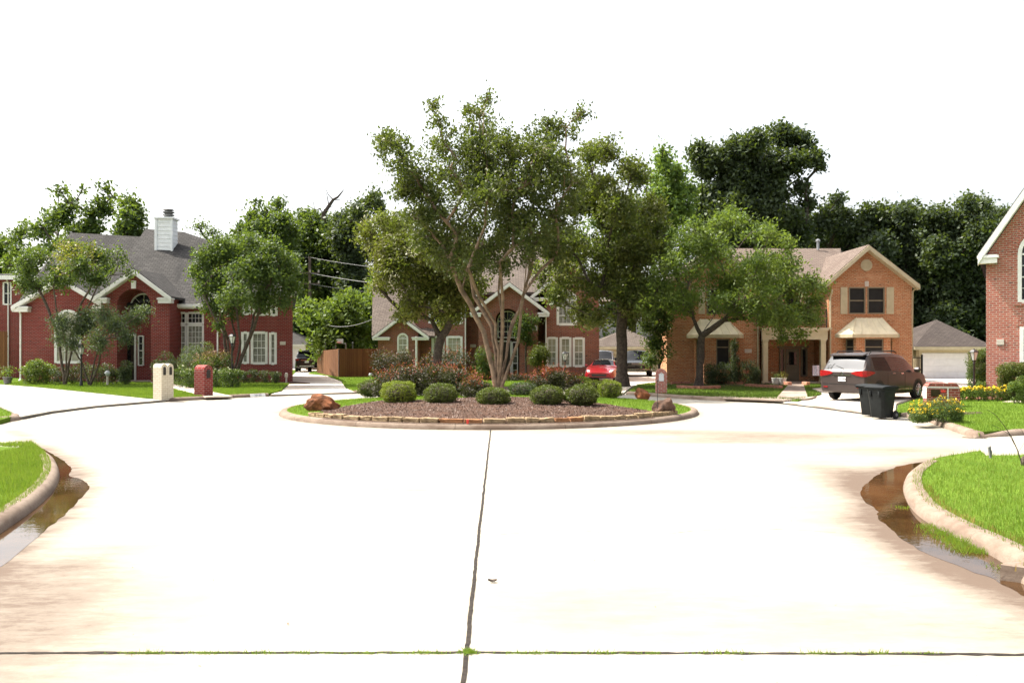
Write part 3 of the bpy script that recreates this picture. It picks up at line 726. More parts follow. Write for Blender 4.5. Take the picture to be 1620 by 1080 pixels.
# ------------------------------------------------------------------ leaves and trees
def unit(n):
    v = rng.normal(size=(n, 3)); return v / np.linalg.norm(v, axis=1, keepdims=True)
def leaf_quads(C, size, asp=0.55, up=0.35):
    n = len(C); a = unit(n); a[:, 2] -= 0.25; a /= np.linalg.norm(a, axis=1, keepdims=True)
    nn = unit(n); nn[:, 2] = np.abs(nn[:, 2]) + up
    b = np.cross(nn, a); b /= np.linalg.norm(b, axis=1, keepdims=True) + 1e-9
    L = (size * rng.uniform(0.65, 1.35, n))[:, None]
    co = np.zeros((n, 4, 3)); co[:, 0] = C - a * L / 2; co[:, 2] = C + a * L / 2
    k = C - a * L * 0.05
    co[:, 1] = k + b * L * asp / 2; co[:, 3] = k - b * L * asp / 2
    return co.reshape(-1, 3)
def add_leaves(name, C, size, mat, parent, asp=0.55, up=0.35):
    off = np.array(ORG[parent.name])
    return link_mesh(name, raw_mesh(name, leaf_quads(C - off, size, asp, up), 4), mat, parent)

def tree(name, label, base, lobes, mat, leaf_size=0.09, dens=60, clus=14, sig=0.16, trunk_r=0.2, fork=1.8, bark='bark', group=None,
         dspread=2.0, layers=1, stems=None, cat='tree', asp=0.55, gap=0.0, twig=0.012, leaf_name='crown', flat=1.0, seed=0, extra=None, lean=(0, 0), fill=0.85, gf=1.3):
    """lobes: (x, y, z, r) in metres"""
    global rng
    keep = rng; rng = np.random.default_rng(100 + seed); random.seed(seed)
    base = Vector(base); t = thing(name, label, cat, base, group=group)
    # limbs: greedily join every lobe to the closest part of the skeleton
    nodes = []      # pos, parent, pathlen
    F0 = base + Vector((lean[0], lean[1], fork))
    nodes.append([base, -1, 0.0]); nodes.append([F0, 0, fork])
    roots = [1]
    if stems:
        nodes = [[base, -1, 0.0]]; roots = []
        for sx, sy, sz in stems: nodes.append([base + Vector((sx, sy, sz)), 0, sz]); roots.append(len(nodes) - 1)
    todo = [(Vector(l[:3]), l[3]) for l in lobes]
    todo.sort(key=lambda q: min((q[0] - nodes[r][0]).length for r in roots))
    def stem_of(p):       # the stem whose outward line passes closest below this clump
        best, bi = 1e9, roots[0]
        for r_ in roots:
            d = nodes[r_][0] - base; k = max(0.3, (p.z - base.z) / max(.3, d.z)) ** .8
            e = Vector((base.x + d.x * k - p.x, base.y + d.y * k - p.y)).length
            if e < best: best, bi = e, r_
        return bi
    own = {r_: r_ for r_ in roots}
    lob_nodes = []
    for p, r in todo:
        best, bi = 1e9, roots[0]; so_ = stem_of(p) if stems else None
        for i, (q, pa, pl) in enumerate(nodes):
            if i == 0 or (stems and own.get(i) != so_): continue
            if not stems and i < roots[0]: continue
            d = (p - q).length; c = d + 0.35 * pl + (1.5 * max(0, q.z - p.z))
            if c < best: best, bi = c, i
        q, _, pl = nodes[bi]; d = (p - q).length
        mid = q.lerp(p, 0.5) + Vector((random.uniform(-1, 1), random.uniform(-1, 1), random.uniform(-.2, .9))) * d * 0.10
        nodes.append([mid, bi, pl + d * .5]); nodes.append([p, len(nodes) - 1, pl + d]); own[len(nodes) - 1] = own[len(nodes) - 2] = so_; lob_nodes.append((len(nodes) - 1, r))
    cnt = [0.0] * len(nodes)
    for i, r in lob_nodes:
        k = i
        while k >= 0: cnt[k] += r ** 1.2; k = nodes[k][1]
    tot = max(cnt[0], 1e-6)
    rad = [max(twig * 1.3, trunk_r * (c / tot) ** (0.5 if stems else 0.62)) for c in cnt]
    mb = MB(); wood = MB()
    for i, (p, pa, pl) in enumerate(nodes):
        if pa < 0: continue
        q = nodes[pa][0]; d = (p - q).length; nseg = max(2, min(6, int(d / 0.5)))
        r0 = min(rad[pa], rad[i] * 1.35) if pa > 0 else rad[i] * 1.05; r1 = rad[i]
        pts, rr = [], []
        for s in range(nseg + 1):
            u = s / nseg; x = q.lerp(p, u)
            wob = math.sin(u * math.pi) * min(0.12, d * 0.045)
            x = x + Vector((noise.noise((x.z * .9 + i, seed, 0)), noise.noise((x.z * .9, i, seed + 3)), 0)) * wob * 2
            fl = 1.0
            if pa == 0: fl = 1 + 0.55 * max(0, 1 - u * nseg * 0.9 * d / nseg / 0.5) 
            pts.append(x); rr.append((r0 + (r1 - r0) * u) * fl)
        (wood if pa == 0 else mb).tube(pts, rr, 10 if r1 > .08 else (7 if r1 > 0.03 else 4))
    C = []
    for (p, r) in todo:
        ncl = max(4, int(DENS * dens * r * r * (1 + 0.4 * r)))
        ax = np.array([random.uniform(.8, 1.15), random.uniform(.8, 1.15), random.uniform(.75, 1.0) * flat])
        dirs = unit(ncl); rr = r * rng.random(ncl) ** (1 / 2.2)
        q = np.array(p) + dirs * rr[:, None] * ax * fill
        if gap > 0:
            kk = [noise.noise((a * gf, b * gf, c * gf + seed)) > -0.42 + gap * 1.6 for a, b, c in q]
            q = q[np.array(kk, bool)]
        for e in range(min(len(q), 7)):
            mid = p.lerp(Vector(q[e]), .5) + Vector((0, 0, .08 * r)); mb.tube([p, mid, Vector(q[e])], [twig * 1.2, twig, twig * .5], 3, cap=False)
        m = len(q)
        if m == 0: continue
        # each cluster is a short spray, long axis pointing outwards and slightly down
        d = q - np.array(p); d /= np.linalg.norm(d, axis=1, keepdims=True) + 1e-6
        d = np.repeat(d, clus, 0); qq = np.repeat(q, clus, 0)
        C.append(qq + rng.normal(0, sig, (m * clus, 3)) + d * rng.normal(0, sig * 0.9, (m * clus, 1)))
    wood.build('trunk', M[bark], t, smooth=True, uv=False, angle=80)
    if mb.v: mb.build('limbs', M[bark], t, smooth=True, uv=False, angle=80)
    if C: add_leaves(leaf_name, np.concatenate(C), leaf_size, M[mat], t, asp)
    if extra:
        for nm, em, pts_, sz, k, sg in extra:
            cc = np.repeat(np.array(pts_), k, 0) + rng.normal(0, sg, (len(pts_) * k, 3)); add_leaves(nm, cc, sz, M[em], t, 0.8)
    rng = keep
    return t

def lobes_px(lst, D, dspread, seed=0, layers=1, rs=1.0):
    """silhouette clumps measured on the photograph -> crown clumps spread through the crown's real depth"""
    rd = random.Random(seed); xs_ = [l[0] for l in lst]; cx = (min(xs_) + max(xs_)) / 2; hw = max(20, (max(xs_) - min(xs_)) / 2)
    out = []
    for l in lst:
        for k in range(layers):
            env = math.sqrt(max(0.05, 1 - ((l[0] - cx) / hw) ** 2 * 0.9))
            dz = rd.uniform(-1, 1) * dspread * env if layers == 1 else ((k + rd.random()) / layers * 2 - 1) * dspread * env
            d = D + dz; jx = rd.uniform(-.25, .25) * l[2] if k else 0; jy = rd.uniform(-.2, .3) * l[2] if k else 0
            x, y, z = W(l[0] + jx, l[1] + jy, d); out.append((x, y, z, l[2] * d / F * rs))
    return out

def ball_bush(name, label, px, ptop, pbot, pw, mat, z=None, leaf_size=0.042, n=7000, group=None, cat='shrub', D=None, sq=2.3, core='leaf_dark', rough=0.17, zb=None):
    zb = 0.13 if zb is None else zb
    d = (CH - zb) * F / (pbot - HY) if D is None else D
    x0 = WX(px, d); hgt = (pbot - ptop) / F * d; wid = pw / F * d
    if D is not None: zb = WZ(pbot, d)
    t = thing(name, label, cat, (x0, d + wid * .5, zb), group=group)
    c = np.array([x0, d + wid * .5, zb + hgt * .5])
    u = unit(n); e = np.sign(u) * np.abs(u) ** (2 / sq); rr = rng.uniform(0.84, 1.04, n) + (rng.random(n) < .05) * rng.uniform(0, .12, n)
    bumpn = np.array([noise.noise((a * 2.2 + px, b * 2.2, cc * 2.2)) for a, b, cc in u]) * rough
    P_ = c + e * np.array([wid / 2, wid / 2, hgt / 2]) * (rr + bumpn)[:, None]
    add_leaves('foliage', P_, leaf_size, M[mat], t, 0.55, 0.2)
    # twiggy heart of the bush
    mb = MB()
    for i in range(14):
        a = random.uniform(0, 6.28); r_ = random.uniform(.2, .7)
        mb.tube([(x0 + .03 * math.cos(a), c[1] + .03 * math.sin(a), zb), (x0 + r_ * wid * .45 * math.cos(a), c[1] + r_ * wid * .45 * math.sin(a), zb + hgt * random.uniform(.5, .85))], [.012, .006], 4)
    k0 = 12
    mb.lathe([(0.25 * wid, 0.12 * hgt), (0.37 * wid, 0.3 * hgt), (0.40 * wid, 0.5 * hgt), (0.33 * wid, 0.75 * hgt), (0.12 * wid, 0.87 * hgt)], (x0, c[1], zb), 12)
    mb.build('stems', M['bark_dark'], t, uv=False)
    return t

def loose_bush(name, label, lobes, mat, base, leaf_size=0.05, n=900, cat='shrub', group=None, shoots=None, stems='bark_dark', flowers=None, asp=0.5):
    """lobes: (x,y,z,rx,rz); shoots: (mat, count, length, zmin fraction)"""
    t = thing(name, label, cat, base, group=group); C = []; mb = MB(); tops = []
    lob2 = []
    for x, y, z, rx, rz in lobes:
        lob2.append((x, y, z, rx, rz, 1.0))
        if z - rz > base[2] + .04: zz = (z - rz * .4 + base[2]) / 2; lob2.append((x, y, zz, rx * .85, max(.08, (z - base[2]) / 2), .8))
    for x, y, z, rx, rz, kf in lob2:
        m = int(n * kf); u = unit(m) * (rng.random(m) ** 0.45)[:, None]
        q = np.array([x, y, z]) + u * np.array([rx, rx, rz])
        k = np.array([noise.noise((a * 3.1, b * 3.1, c * 3.1)) for a, b, c in q]) > -0.28
        q = q[k & (q[:, 2] > base[2])]; C.append(q)
        for i in range(4 if kf == 1 else 0):
            a = random.uniform(0, 6.28); mb.tube([(x + random.uniform(-.06, .06), y + rx * .3 + random.uniform(-.06, .06), base[2]), (x + rx * .5 * math.cos(a), y + rx * .3 + rx * .4 * math.sin(a), z + rz * random.uniform(0, .5))], [.008, .004], 4)
        if kf == 1: tops.append(q[np.argsort(-(q[:, 2] - 0.4 * np.abs(q[:, 1] - y)))][: max(30, m // 3)])
    mb.build('stems', M[stems], t, uv=False)
    add_leaves('foliage', np.concatenate(C), leaf_size, M[mat], t, asp)
    if shoots:
        sm, cnt, ln, _ = shoots; T = np.concatenate(tops); S = []; sb = MB()
        pick = T[rng.integers(0, len(T), cnt)]
        for p in pick:
            d = unit(1)[0]; d[2] = abs(d[2]) + 0.9; d /= np.linalg.norm(d); L = ln * rng.uniform(.4, 1.2)
            k = 9; tt = np.linspace(0, 1, k)[:, None]; S.append(p + d * L * tt + rng.normal(0, leaf_size * .45, (k, 3)))
        add_leaves('red_sprays' if 'red' in sm else 'leaf_sprays', np.concatenate(S), leaf_size * .9, M[sm], t, 0.5)
    if flowers:
        fm, cnt, sz, nm = flowers; T = np.concatenate(tops); pick = T[rng.integers(0, len(T), cnt)]
        Q = np.repeat(pick + np.array([0, -.02, .03]), 6, 0) + rng.normal(0, sz * .4, (cnt * 6, 3)); add_leaves(nm, Q, sz, M[fm], t, 0.85, 0.9)
    return t
def L5px(lst, D, depth=1.0):
    """(px,py,rx,ry) -> lobes"""
    out = []
    for i, (px, py, rx, ry) in enumerate(lst):
        d = D + ((i * 0.37) % 1 - .5) * depth; x, y, z = W(px, py, d); out.append((x, y, z, rx / F * d, ry / F * d))
    return out
# ------------------------------------------------------------------ the planted island
def dome(q):
    r = np.hypot(q[:, 0] - IC.x, q[:, 1] - IC.y) / (IR - .24)
    return 0.125 + 0.26 * np.clip(1 - r ** 2, 0, 1)
def dome1(x, y): return float(dome(np.array([[x, y]]))[0])
NSEG = 120
ring = [(IC.x + IR * math.cos(-a), IC.y + IR * math.sin(-a)) for a in np.linspace(0, 2 * math.pi, NSEG + 1)]   # clockwise: inside lies right
k_ = kerb(ring, 'round concrete kerb of the island', seg=2.6)
# turf and mulch: concentric sheets over the low mound
def disc(name, inside, dz, mat, label, cat, nr=36, na=140):
    bm = bmesh.new(); g = {}
    for i in range(nr + 1):
        for j in range(na):
            a = 2 * math.pi * j / na; r = (IR - .10) * i / nr
            x, y = IC.x + r * math.cos(a), IC.y + r * math.sin(a)
            g[i, j] = (x, y, dome1(x, y) + dz)
    mb = MB()
    for i in range(nr):
        for j in range(na):
            j2 = (j + 1) % na; q = [g[i, j], g[i + 1, j], g[i + 1, j2], g[i, j2]]
            cx = sum(p[0] for p in q) / 4; cy = sum(p[1] for p in q) / 4
            if inside(cx, cy):
                if i == 0: q = [q[0], q[1], q[2]]
                mb.quad(*q)
    bm.free()
    return tag(mb.build(name, M[mat], smooth=True), label, cat, None, 'structure')
disc('lawn', lambda x, y: True, 0.0, 'lawn', 'turf mound of the island behind the shrubs', 'lawn')
mulch_px = [G2(508, 649, .2), G2(560, 641, .25), G2(600, 634.5, .3), G2(650, 634, .33), G2(700, 632, .35), G2(780, 628, .38), G2(860, 629, .37), G2(905, 632, .35), G2(985, 642, .28), G2(1035, 650, .2), G2(1035, 668, .14), G2(1000, 674, .14), (IC.x + 3, IC.y - IR), (IC.x, IC.y - IR), (IC.x - 3, IC.y - IR), G2(540, 672, .14), G2(510, 664, .14)]
MP = np.array(mulch_px)
disc('mulch', lambda x, y: bool(in_poly(np.array([[x + .09 * noise.noise((x * 2, y * 2, 0)), y + .09 * noise.noise((x * 2, y * 2, 5))]]), MP)[0]), 0.012, 'mulch', 'brown mulch bed along the front of the island', 'mulch', 90, 300)
gp = [(IC.x + (IR - .26) * math.cos(a), IC.y + (IR - .26) * math.sin(a)) for a in np.linspace(0, 6.28, 60)]
blades('grass', gp, 26000, 0.055, 0.018, M['grass'], 'bright grass of the island mound', dens=lambda q: (~in_poly(q, MP)).astype(float), zf=dome)
# loose chips
n = 9000; lo, hi = MP.min(0), MP.max(0); q = rng.uniform(lo, hi, (n * 3, 2)); q = q[in_poly(q, MP)]; q = q[np.hypot(q[:, 0] - IC.x, q[:, 1] - IC.y) < IR - .3][:n]
C = np.column_stack([q, dome(q) + 0.022]); cq = leaf_quads(C, 0.055, 0.35, 1.5)
tag(link_mesh('mulch_chips', raw_mesh('mulch_chips', cq, 4), M['chips']), 'loose wood chips lying on the mulch bed', 'mulch chips', None, 'stuff')

def rock_mesh(dim, seed, jag=0.25, sub=4, cuts=7):
    bm = bmesh.new(); bmesh.ops.create_icosphere(bm, subdivisions=sub, radius=1)
    rd = random.Random(seed); pl = []
    for i in range(cuts):
        nrm = Vector((rd.uniform(-1, 1), rd.uniform(-1, 1), rd.uniform(-.5, 1))).normalized(); pl.append((nrm, rd.uniform(.55, .85)))
    for v in bm.verts:
        for nrm, d in pl:
            e = v.co.dot(nrm) - d
            if e > 0: v.co -= nrm * e * .92
        nz = noise.fractal(v.co * 1.6 + Vector((seed, 0, 0)), 1.0, 2.0, 4)
        v.co *= 1 + jag * .35 * nz
        v.co = Vector((v.co.x * dim[0], v.co.y * dim[1], v.co.z * dim[2]))
    me = bpy.data.meshes.new('rock'); bm.to_mesh(me); bm.free(); return me
# edging stones: one by one along the front of the bed
kinds = []
for i in range(5):
    bm = bmesh.new(); bmesh.ops.create_cube(bm, size=1)
    bmesh.ops.subdivide_edges(bm, edges=bm.edges[:], cuts=4, use_grid_fill=True)
    for v in bm.verts:
        v.co += v.co.normalized() * (noise.fractal(v.co * 2.2 + Vector((i * 7, 0, 0)), 1, 2, 3) * .09 - .02)
        v.co.z += .07 * noise.noise((v.co.x * 2 + i * 3, 0, i))
    bmesh.ops.bevel(bm, geom=[e for e in bm.edges if len(e.link_faces) == 2 and e.calc_face_angle(0) > R(55)], offset=.03, segments=1, affect='EDGES')
    me = bpy.data.meshes.new('edging_stone'); bm.to_mesh(me); bm.free(); kinds.append(me)
a = R(-90 - 51); end = R(-90 + 57); i = 0; r0 = IR - .36
while a < end:
    w = random.uniform(.30, .58); da = w / r0; am = a + da / 2
    me = kinds[i % 5].copy(); px_ = CX + F * (IC.x + r0 * math.cos(am)) / (IC.y + r0 * math.sin(am))
    rust = 690 < px_ < 800 or 870 < px_ < 920
    o = link_mesh('edging_stone', me, M['stone_rust' if rust and i % 3 else 'stone'])
    x, y = IC.x + r0 * math.cos(am), IC.y + r0 * math.sin(am); h = random.uniform(.11, .16)
    o.location = (x, y, dome1(x, y) + h * .38); o.scale = (w * 1.0, .20, h); o.rotation_euler = (random.uniform(-.06, .06), random.uniform(-.05, .05), am + math.pi / 2 + random.uniform(-.06, .06))
    tag(o, 'rough rusty sandstone block in the edging along the front of the mulch bed' if rust and i % 3 else 'rough tan sandstone block in the edging along the front of the mulch bed', 'edging stone', 'sandstone blocks edging the island bed')
    a += da + .004; i += 1

def boulder(px0, px1, ptop, pbot, mat, label, seed, z0=.16, depth=.8, rz=0.0):
    D = (CH - z0) * F / (pbot - HY) + .25; w = (px1 - px0) / F * D; h = (pbot - ptop) / F * D
    o = link_mesh('boulder', rock_mesh((w / 2 * 1.12, w / 2 * depth, h * .72), seed, .55, 4, 12), M[mat]); o.data.polygons.foreach_set('use_smooth', [False] * len(o.data.polygons))
    o.location = (WX((px0 + px1) / 2, D), D, z0 + h * .40); o.rotation_euler[2] = rz
    return tag(o, label, 'boulder')
boulder(487, 538, 626, 651, 'rock', 'rust orange boulder on the tip of the island beside the mulch', 5, rz=.3)
boulder(1028, 1067, 630, 655, 'rock_dark', 'dark brown boulder beside the thin marker stake on the island', 12, rz=.2)
boulder(1004, 1029, 616, 631, 'rock', 'small wedge shaped rust boulder on the far edge of the island', 23, z0=.15)
D = 22.6; x = WX(1040, D)
t = thing('marker_stake', 'thin dark marker stake stuck in the ground beside the dark boulder', 'stake', (x, D, .14))
MB().tube([(x, D, .1), (x + .01, D, WZ(603, D))], .009, 6).build('rod', M['iron'], t); MB().lathe([(0, 0), (.018, .01), (.018, .05), (0, .06)], (x + .01, D, WZ(604, D)), 8).build('cap', M['iron'], t)
x, y = IC.x + (IR - .12) * math.sin(R(-3.4)), IC.y - (IR - .12) * math.cos(R(3.4))
MBc = MB().lathe([(.024, 0), (.026, .02), (.032, .095), (.035, .10), (.032, .104), (.028, .098), (.022, .02)], (x, y, .137), 14)
tag(MBc.build('plastic_cup', M['red_cup'], at=(x, y, .137), smooth=True), 'small red plastic cup standing on the island kerb', 'cup')

# the big multi-stemmed crape myrtle
mx, my, _ = G(789, 612, .38); DM = my
lm = [(625, 232, 30), (612, 216, 16), (648, 268, 32), (668, 300, 34), (690, 332, 36), (684, 166, 13), (694, 192, 17), (701, 226, 26), (712, 266, 30), (640, 300, 20),
      (771, 155, 12), (760, 184, 20), (738, 174, 10), (764, 216, 34), (742, 240, 22), (770, 255, 44), (803, 232, 32), (772, 310, 48), (917, 182, 14), (895, 202, 22), (866, 205, 22), (850, 240, 34), (838, 290, 40), (882, 258, 36),
      (810, 350, 42), (722, 370, 38), (684, 372, 32), (655, 345, 24), (765, 385, 44), (842, 370, 38), (878, 335, 40), (712, 412, 26), (905, 290, 28), (820, 300, 30), (735, 300, 26), (880, 400, 24), (835, 405, 22), (740, 425, 22), (790, 415, 25)]
st = [(-.62, -.1, 2.6), (-.28, .35, 2.8), (-.12, -.3, 2.9), (.12, .3, 2.9), (.18, -.35, 2.7), (.50, .1, 2.6), (.80, -.2, 2.2), (.42, .55, 2.5)]
tree('crape_myrtle', 'tall many stemmed crape myrtle with smooth tan trunks on the island', (mx, my, dome1(mx, my) - .05), lobes_px(lm, DM, 2.6, 3, 2, 1.22), 'leaf_myrtle',
     leaf_size=.135, dens=46, clus=9, sig=.10, asp=.6, gf=1.5, trunk_r=.19, bark='bark_myrtle', stems=st, gap=.23, twig=.010, leaf_name='crown', seed=3, fill=.95, cat='tree')

# clipped balls, one by one
BB = [(627, 603, 641, 56, 'leaf_boxlime', 'lime topped clipped ball shrub, largest at the left of the mulch'), (695, 607, 643, 54, 'leaf_box', 'rough mid green clipped shrub between the lime ball and the tree'),
      (780, 614, 645, 52, 'leaf_box', 'clipped ball shrub just before the crape myrtle stems'), (867, 611, 645, 54, 'leaf_box', 'dark clipped ball shrub right of the crape myrtle'), (922, 609, 645, 54, 'leaf_box', 'dark clipped ball shrub beside the grass, right end of the front row')]
for px_, t0, b0, w0, m0, lb in BB: ball_bush('ball_shrub', lb, px_, t0, b0, w0, m0, zb=.26, sq=random.uniform(1.9, 2.5), rough=random.uniform(.14, .30), group='clipped ball shrubs in the front row of the island')
for px_, t0, b0, w0, m0, lb, D0 in [(583, 602, 629, 42, 'leaf_box', 'small clipped ball shrub behind the lime ball, near the boulder', 29.5), (967, 602, 631, 38, 'leaf_boxlime', 'bright clipped ball shrub at the right back of the island', 28.2), (940, 602, 626, 36, 'leaf_boxlime', 'yellow green clipped shrub tucked behind the bright right ball', 29.5), (918, 596, 620, 42, 'leaf_boxlime', 'yellow green shrub below the red coupe, farthest back', 31.2), (828, 606, 629, 46, 'leaf_dark', 'dark low shrub directly right of the myrtle stems', 28.0)]:
    ball_bush('ball_shrub', lb, px_, t0, b0, w0, m0, D=D0, n=5000, group='clipped shrubs at the back of the island', rough=.2)
# red leaved shrubs
D = 29.0
loose_bush('barberry', 'broad dark shrub with red shoots at the left of the myrtle', L5px([(612, 606, 30, 18), (655, 600, 40, 22), (700, 600, 42, 22), (730, 603, 26, 18), (640, 593, 34, 14), (690, 591, 38, 15), (720, 594, 28, 12), (665, 612, 40, 16), (704, 614, 34, 15)], D, 1.6), 'leaf_purple', (WX(672, D), D, .33), .062, 3000, shoots=('leaf_red', 260, .38, 0))
loose_bush('barberry', 'small low red tipped shrub between broad shrub and myrtle', L5px([(745, 612, 22, 13), (765, 614, 18, 11), (750, 605, 14, 9)], 27.2, .8), 'leaf_purple', (WX(752, 27.2), 27.2, .36), .055, 1600, shoots=('leaf_red', 70, .35, 0))
loose_bush('barberry', 'loose red shrub right of the myrtle behind the dark balls', L5px([(848, 610, 20, 16), (870, 604, 24, 16), (895, 604, 22, 18), (880, 596, 18, 11), (858, 598, 14, 10), (908, 612, 18, 14)], 29.5, 1.4), 'leaf_purple', (WX(878, 29.5), 29.5, .33), .06, 1800, shoots=('leaf_red', 170, .40, 0))
# ------------------------------------------------------------------ street and garden trees
def gbase(px, D, z=.1): return (WX(px, D), D, z)
t2 = [(585, 368, 26), (608, 352, 20), (640, 388, 38), (690, 402, 40), (618, 428, 34), (668, 448, 42), (712, 458, 38), (650, 482, 26), (738, 448, 32), (700, 492, 26), (600, 455, 20), (612, 395, 30), (632, 352, 20), (742, 408, 30), (636, 500, 18), (725, 490, 20)]
bl = [W(a + random.uniform(-7, 7), b + random.uniform(-6, 6), 37.6 + random.uniform(-.4, .8)) for a, b in [(652, 336)] * 5 + [(655, 400)] * 6 + [(645, 398)] * 3 + [(614, 446)] * 6 + [(625, 440)] * 3 + [(668, 392)] * 2]
tree('flowering_tree', 'olive crowned tree with cream blossom before the brown red house', gbase(686, 40), lobes_px(t2, 40, 2.6, 5, 2, 1.1), 'leaf_olive', leaf_size=.16, dens=36, clus=11, sig=.125, trunk_r=.21, fork=2.4, bark='bark_dark', lean=(.35, 0), gap=.10, seed=5,
     extra=[('blossom', 'petal_white', bl, .11, 10, .14)])
t3 = [(930, 250, 30), (960, 240, 28), (974, 214, 11), (945, 292, 44), (1000, 274, 34), (920, 332, 42), (980, 332, 46), (1028, 328, 34), (900, 390, 42), (960, 400, 50), (1010, 388, 44), (898, 436, 36), (950, 456, 46), (1000, 448, 42), (880, 468, 24), (920, 494, 26), (985, 494, 30), (946, 504, 22), (1038, 398, 28), (1040, 360, 26), (1015, 482, 24), (862, 430, 26), (868, 380, 28)]
tree('oak_tree', 'tall oak with straight dark trunk beside the driveway of the red coupe', gbase(984, 42), lobes_px(t3, 41.5, 3.2, 7, 2, .95), 'leaf_oak', leaf_size=.175, dens=34, clus=11, sig=.135, trunk_r=.27, fork=4.2, bark='bark_dark', gap=.20, gf=1.0, seed=7)
t4 = [(1100, 368, 30), (1150, 350, 28), (1130, 400, 40), (1188, 368, 24), (1198, 420, 40), (1240, 420, 32), (1060, 412, 32), (1040, 458, 32), (1090, 450, 36), (1150, 446, 40), (1200, 470, 36), (1250, 458, 36), (1284, 448, 22), (1228, 498, 30), (1268, 500, 26), (1262, 528, 15), (1216, 372, 20), (1062, 482, 24), (1294, 478, 16), (1022, 486, 18), (1165, 484, 22), (1245, 380, 14), (1085, 388, 26), (1300, 455, 10), (1250, 500, 26), (1286, 505, 16), (1200, 498, 22), (1140, 476, 22), (1085, 484, 22), (1240, 535, 10)]
tree('shade_tree', 'forked shade tree with feathery fresh green crown before the orange brick house', gbase(1105, 40.5), lobes_px(t4, 39.8, 3.0, 9, 2, 1.08), 'leaf_fresh', leaf_size=.19, dens=26, clus=12, sig=.14, trunk_r=.165, fork=2.5, bark='bark_dark', gap=.20, seed=9, asp=.4, lean=(.15, 0))
# the deep red house's two myrtles
t6 = [(45, 430, 24), (70, 410, 22), (110, 400, 26), (150, 405, 26), (185, 410, 20), (100, 438, 28), (150, 440, 22), (60, 455, 18), (38, 452, 16), (204, 432, 9), (125, 425, 22), (85, 440, 20), (40, 410, 16), (165, 425, 18)]
tree('crape_myrtle', 'sparse yellowing crape myrtle before the left gable of the deep red house', gbase(103, 42.5), lobes_px(t6, 42.5, 2.2, 11), 'leaf_mid', leaf_size=.15, dens=60, clus=10, sig=.14, trunk_r=.10, bark='bark', stems=[(-.3, 0, 2.3), (.1, .3, 2.6), (.45, -.1, 2.2), (.25, -.3, 2.0)], gap=.12, seed=11,
     extra=[('yellow_leaves', 'leaf_gold', [W(random.uniform(88, 150), random.uniform(385, 430), 41.5 + random.uniform(-1, 1)) for i in range(110)], .11, 8, .15)])
t6b = [(98, 512, 22), (140, 505, 26), (180, 515, 24), (212, 502, 18), (228, 492, 11), (112, 545, 18), (158, 540, 24), (195, 532, 18), (128, 520, 20), (165, 496, 18), (95, 535, 12)]
tree('small_tree', 'low grey green spreading tree before the arched entry of the deep red house', gbase(142, 41.5), lobes_px(t6b, 41.5, 1.4, 13), 'leaf_grey', leaf_size=.13, dens=110, clus=11, sig=.13, trunk_r=.07, bark='bark', stems=[(-.4, 0, 1.2), (.15, .2, 1.3), (.5, -.1, 1.1)], gap=.12, seed=13, asp=.35)
t7 = [(320, 410, 26), (350, 394, 30), (395, 386, 28), (430, 396, 28), (455, 420, 24), (340, 440, 34), (390, 430, 38), (430, 440, 34), (460, 452, 20), (370, 470, 34), (415, 472, 28), (335, 488, 18), (346, 512, 12), (448, 478, 18), (318, 458, 16), (308, 430, 12), (370, 405, 26), (412, 412, 26)]
tree('crape_myrtle', 'full rounded crape myrtle before the right wing of the deep red house', gbase(366, 42.5), lobes_px(t7, 42.3, 2.4, 15, 2, .95), 'leaf_mid', leaf_size=.15, dens=36, clus=11, sig=.13, trunk_r=.15, bark='bark', stems=[(-.35, 0, 2.2), (.1, .3, 2.6), (.5, -.1, 2.2), (.9, .1, 2.4), (-.1, -.3, 2.4)], gap=.02, seed=15)
# behind the houses
def back(name, label, px, D, lst, mat, seed, trunk_r=.4, fork=6, ls=.37, dens=9, layers=2, ds=3.0, gap=.0, clus=12, sig=.25, group='trees behind the houses', asp=.6, rs=.95, gf=.55, **kw):
    return tree(name, label, gbase(px, D, 0), lobes_px(lst, D, ds, seed, layers, rs), mat, leaf_size=ls, dens=dens, clus=clus, sig=sig, trunk_r=trunk_r, fork=fork, bark='bark_dark', group=group, gap=gap, seed=seed, twig=.03, asp=asp, gf=gf, **kw)
back('sweetgum', 'spiky dark tree rising over the left roof of the deep red house', 150, 66, [(168, 298, 15), (178, 310, 14), (165, 328, 26), (150, 360, 28), (110, 320, 20), (98, 345, 30), (125, 372, 28), (70, 362, 26), (95, 300, 12), (130, 300, 10), (60, 395, 28), (45, 425, 24), (20, 420, 22), (12, 450, 22), (140, 335, 20), (85, 385, 26)], 'leaf_mid', 21, ls=.32, dens=13, gap=.24, rs=.82)
back('sweetgum', 'small dark tree standing directly left of the white chimney', 208, 62, [(205, 322, 18), (200, 340, 16), (210, 350, 20), (195, 360, 18), (218, 372, 16), (190, 380, 16), (212, 335, 15), (205, 385, 22)], 'leaf_mid', 22, trunk_r=.25, ls=.31, dens=14, gap=.12, rs=.85)
back('sweetgum', 'pale green thin tree at the far left edge', 12, 70, [(15, 382, 14), (0, 388, 18), (38, 368, 18), (25, 400, 18), (-15, 395, 25), (-20, 430, 30), (5, 430, 25)], 'leaf_mid', 23, trunk_r=.25, ls=.32, dens=10, gap=.1)
back('pine_tree', 'thin pine with tufted bent top right of the white chimney', 335, 70, [(312, 358, 9), (324, 357, 7), (334, 368, 9), (322, 372, 6), (345, 378, 12), (335, 392, 14)], 'leaf_mid', 24, trunk_r=.16, ls=.2, dens=22, layers=1, ds=1)
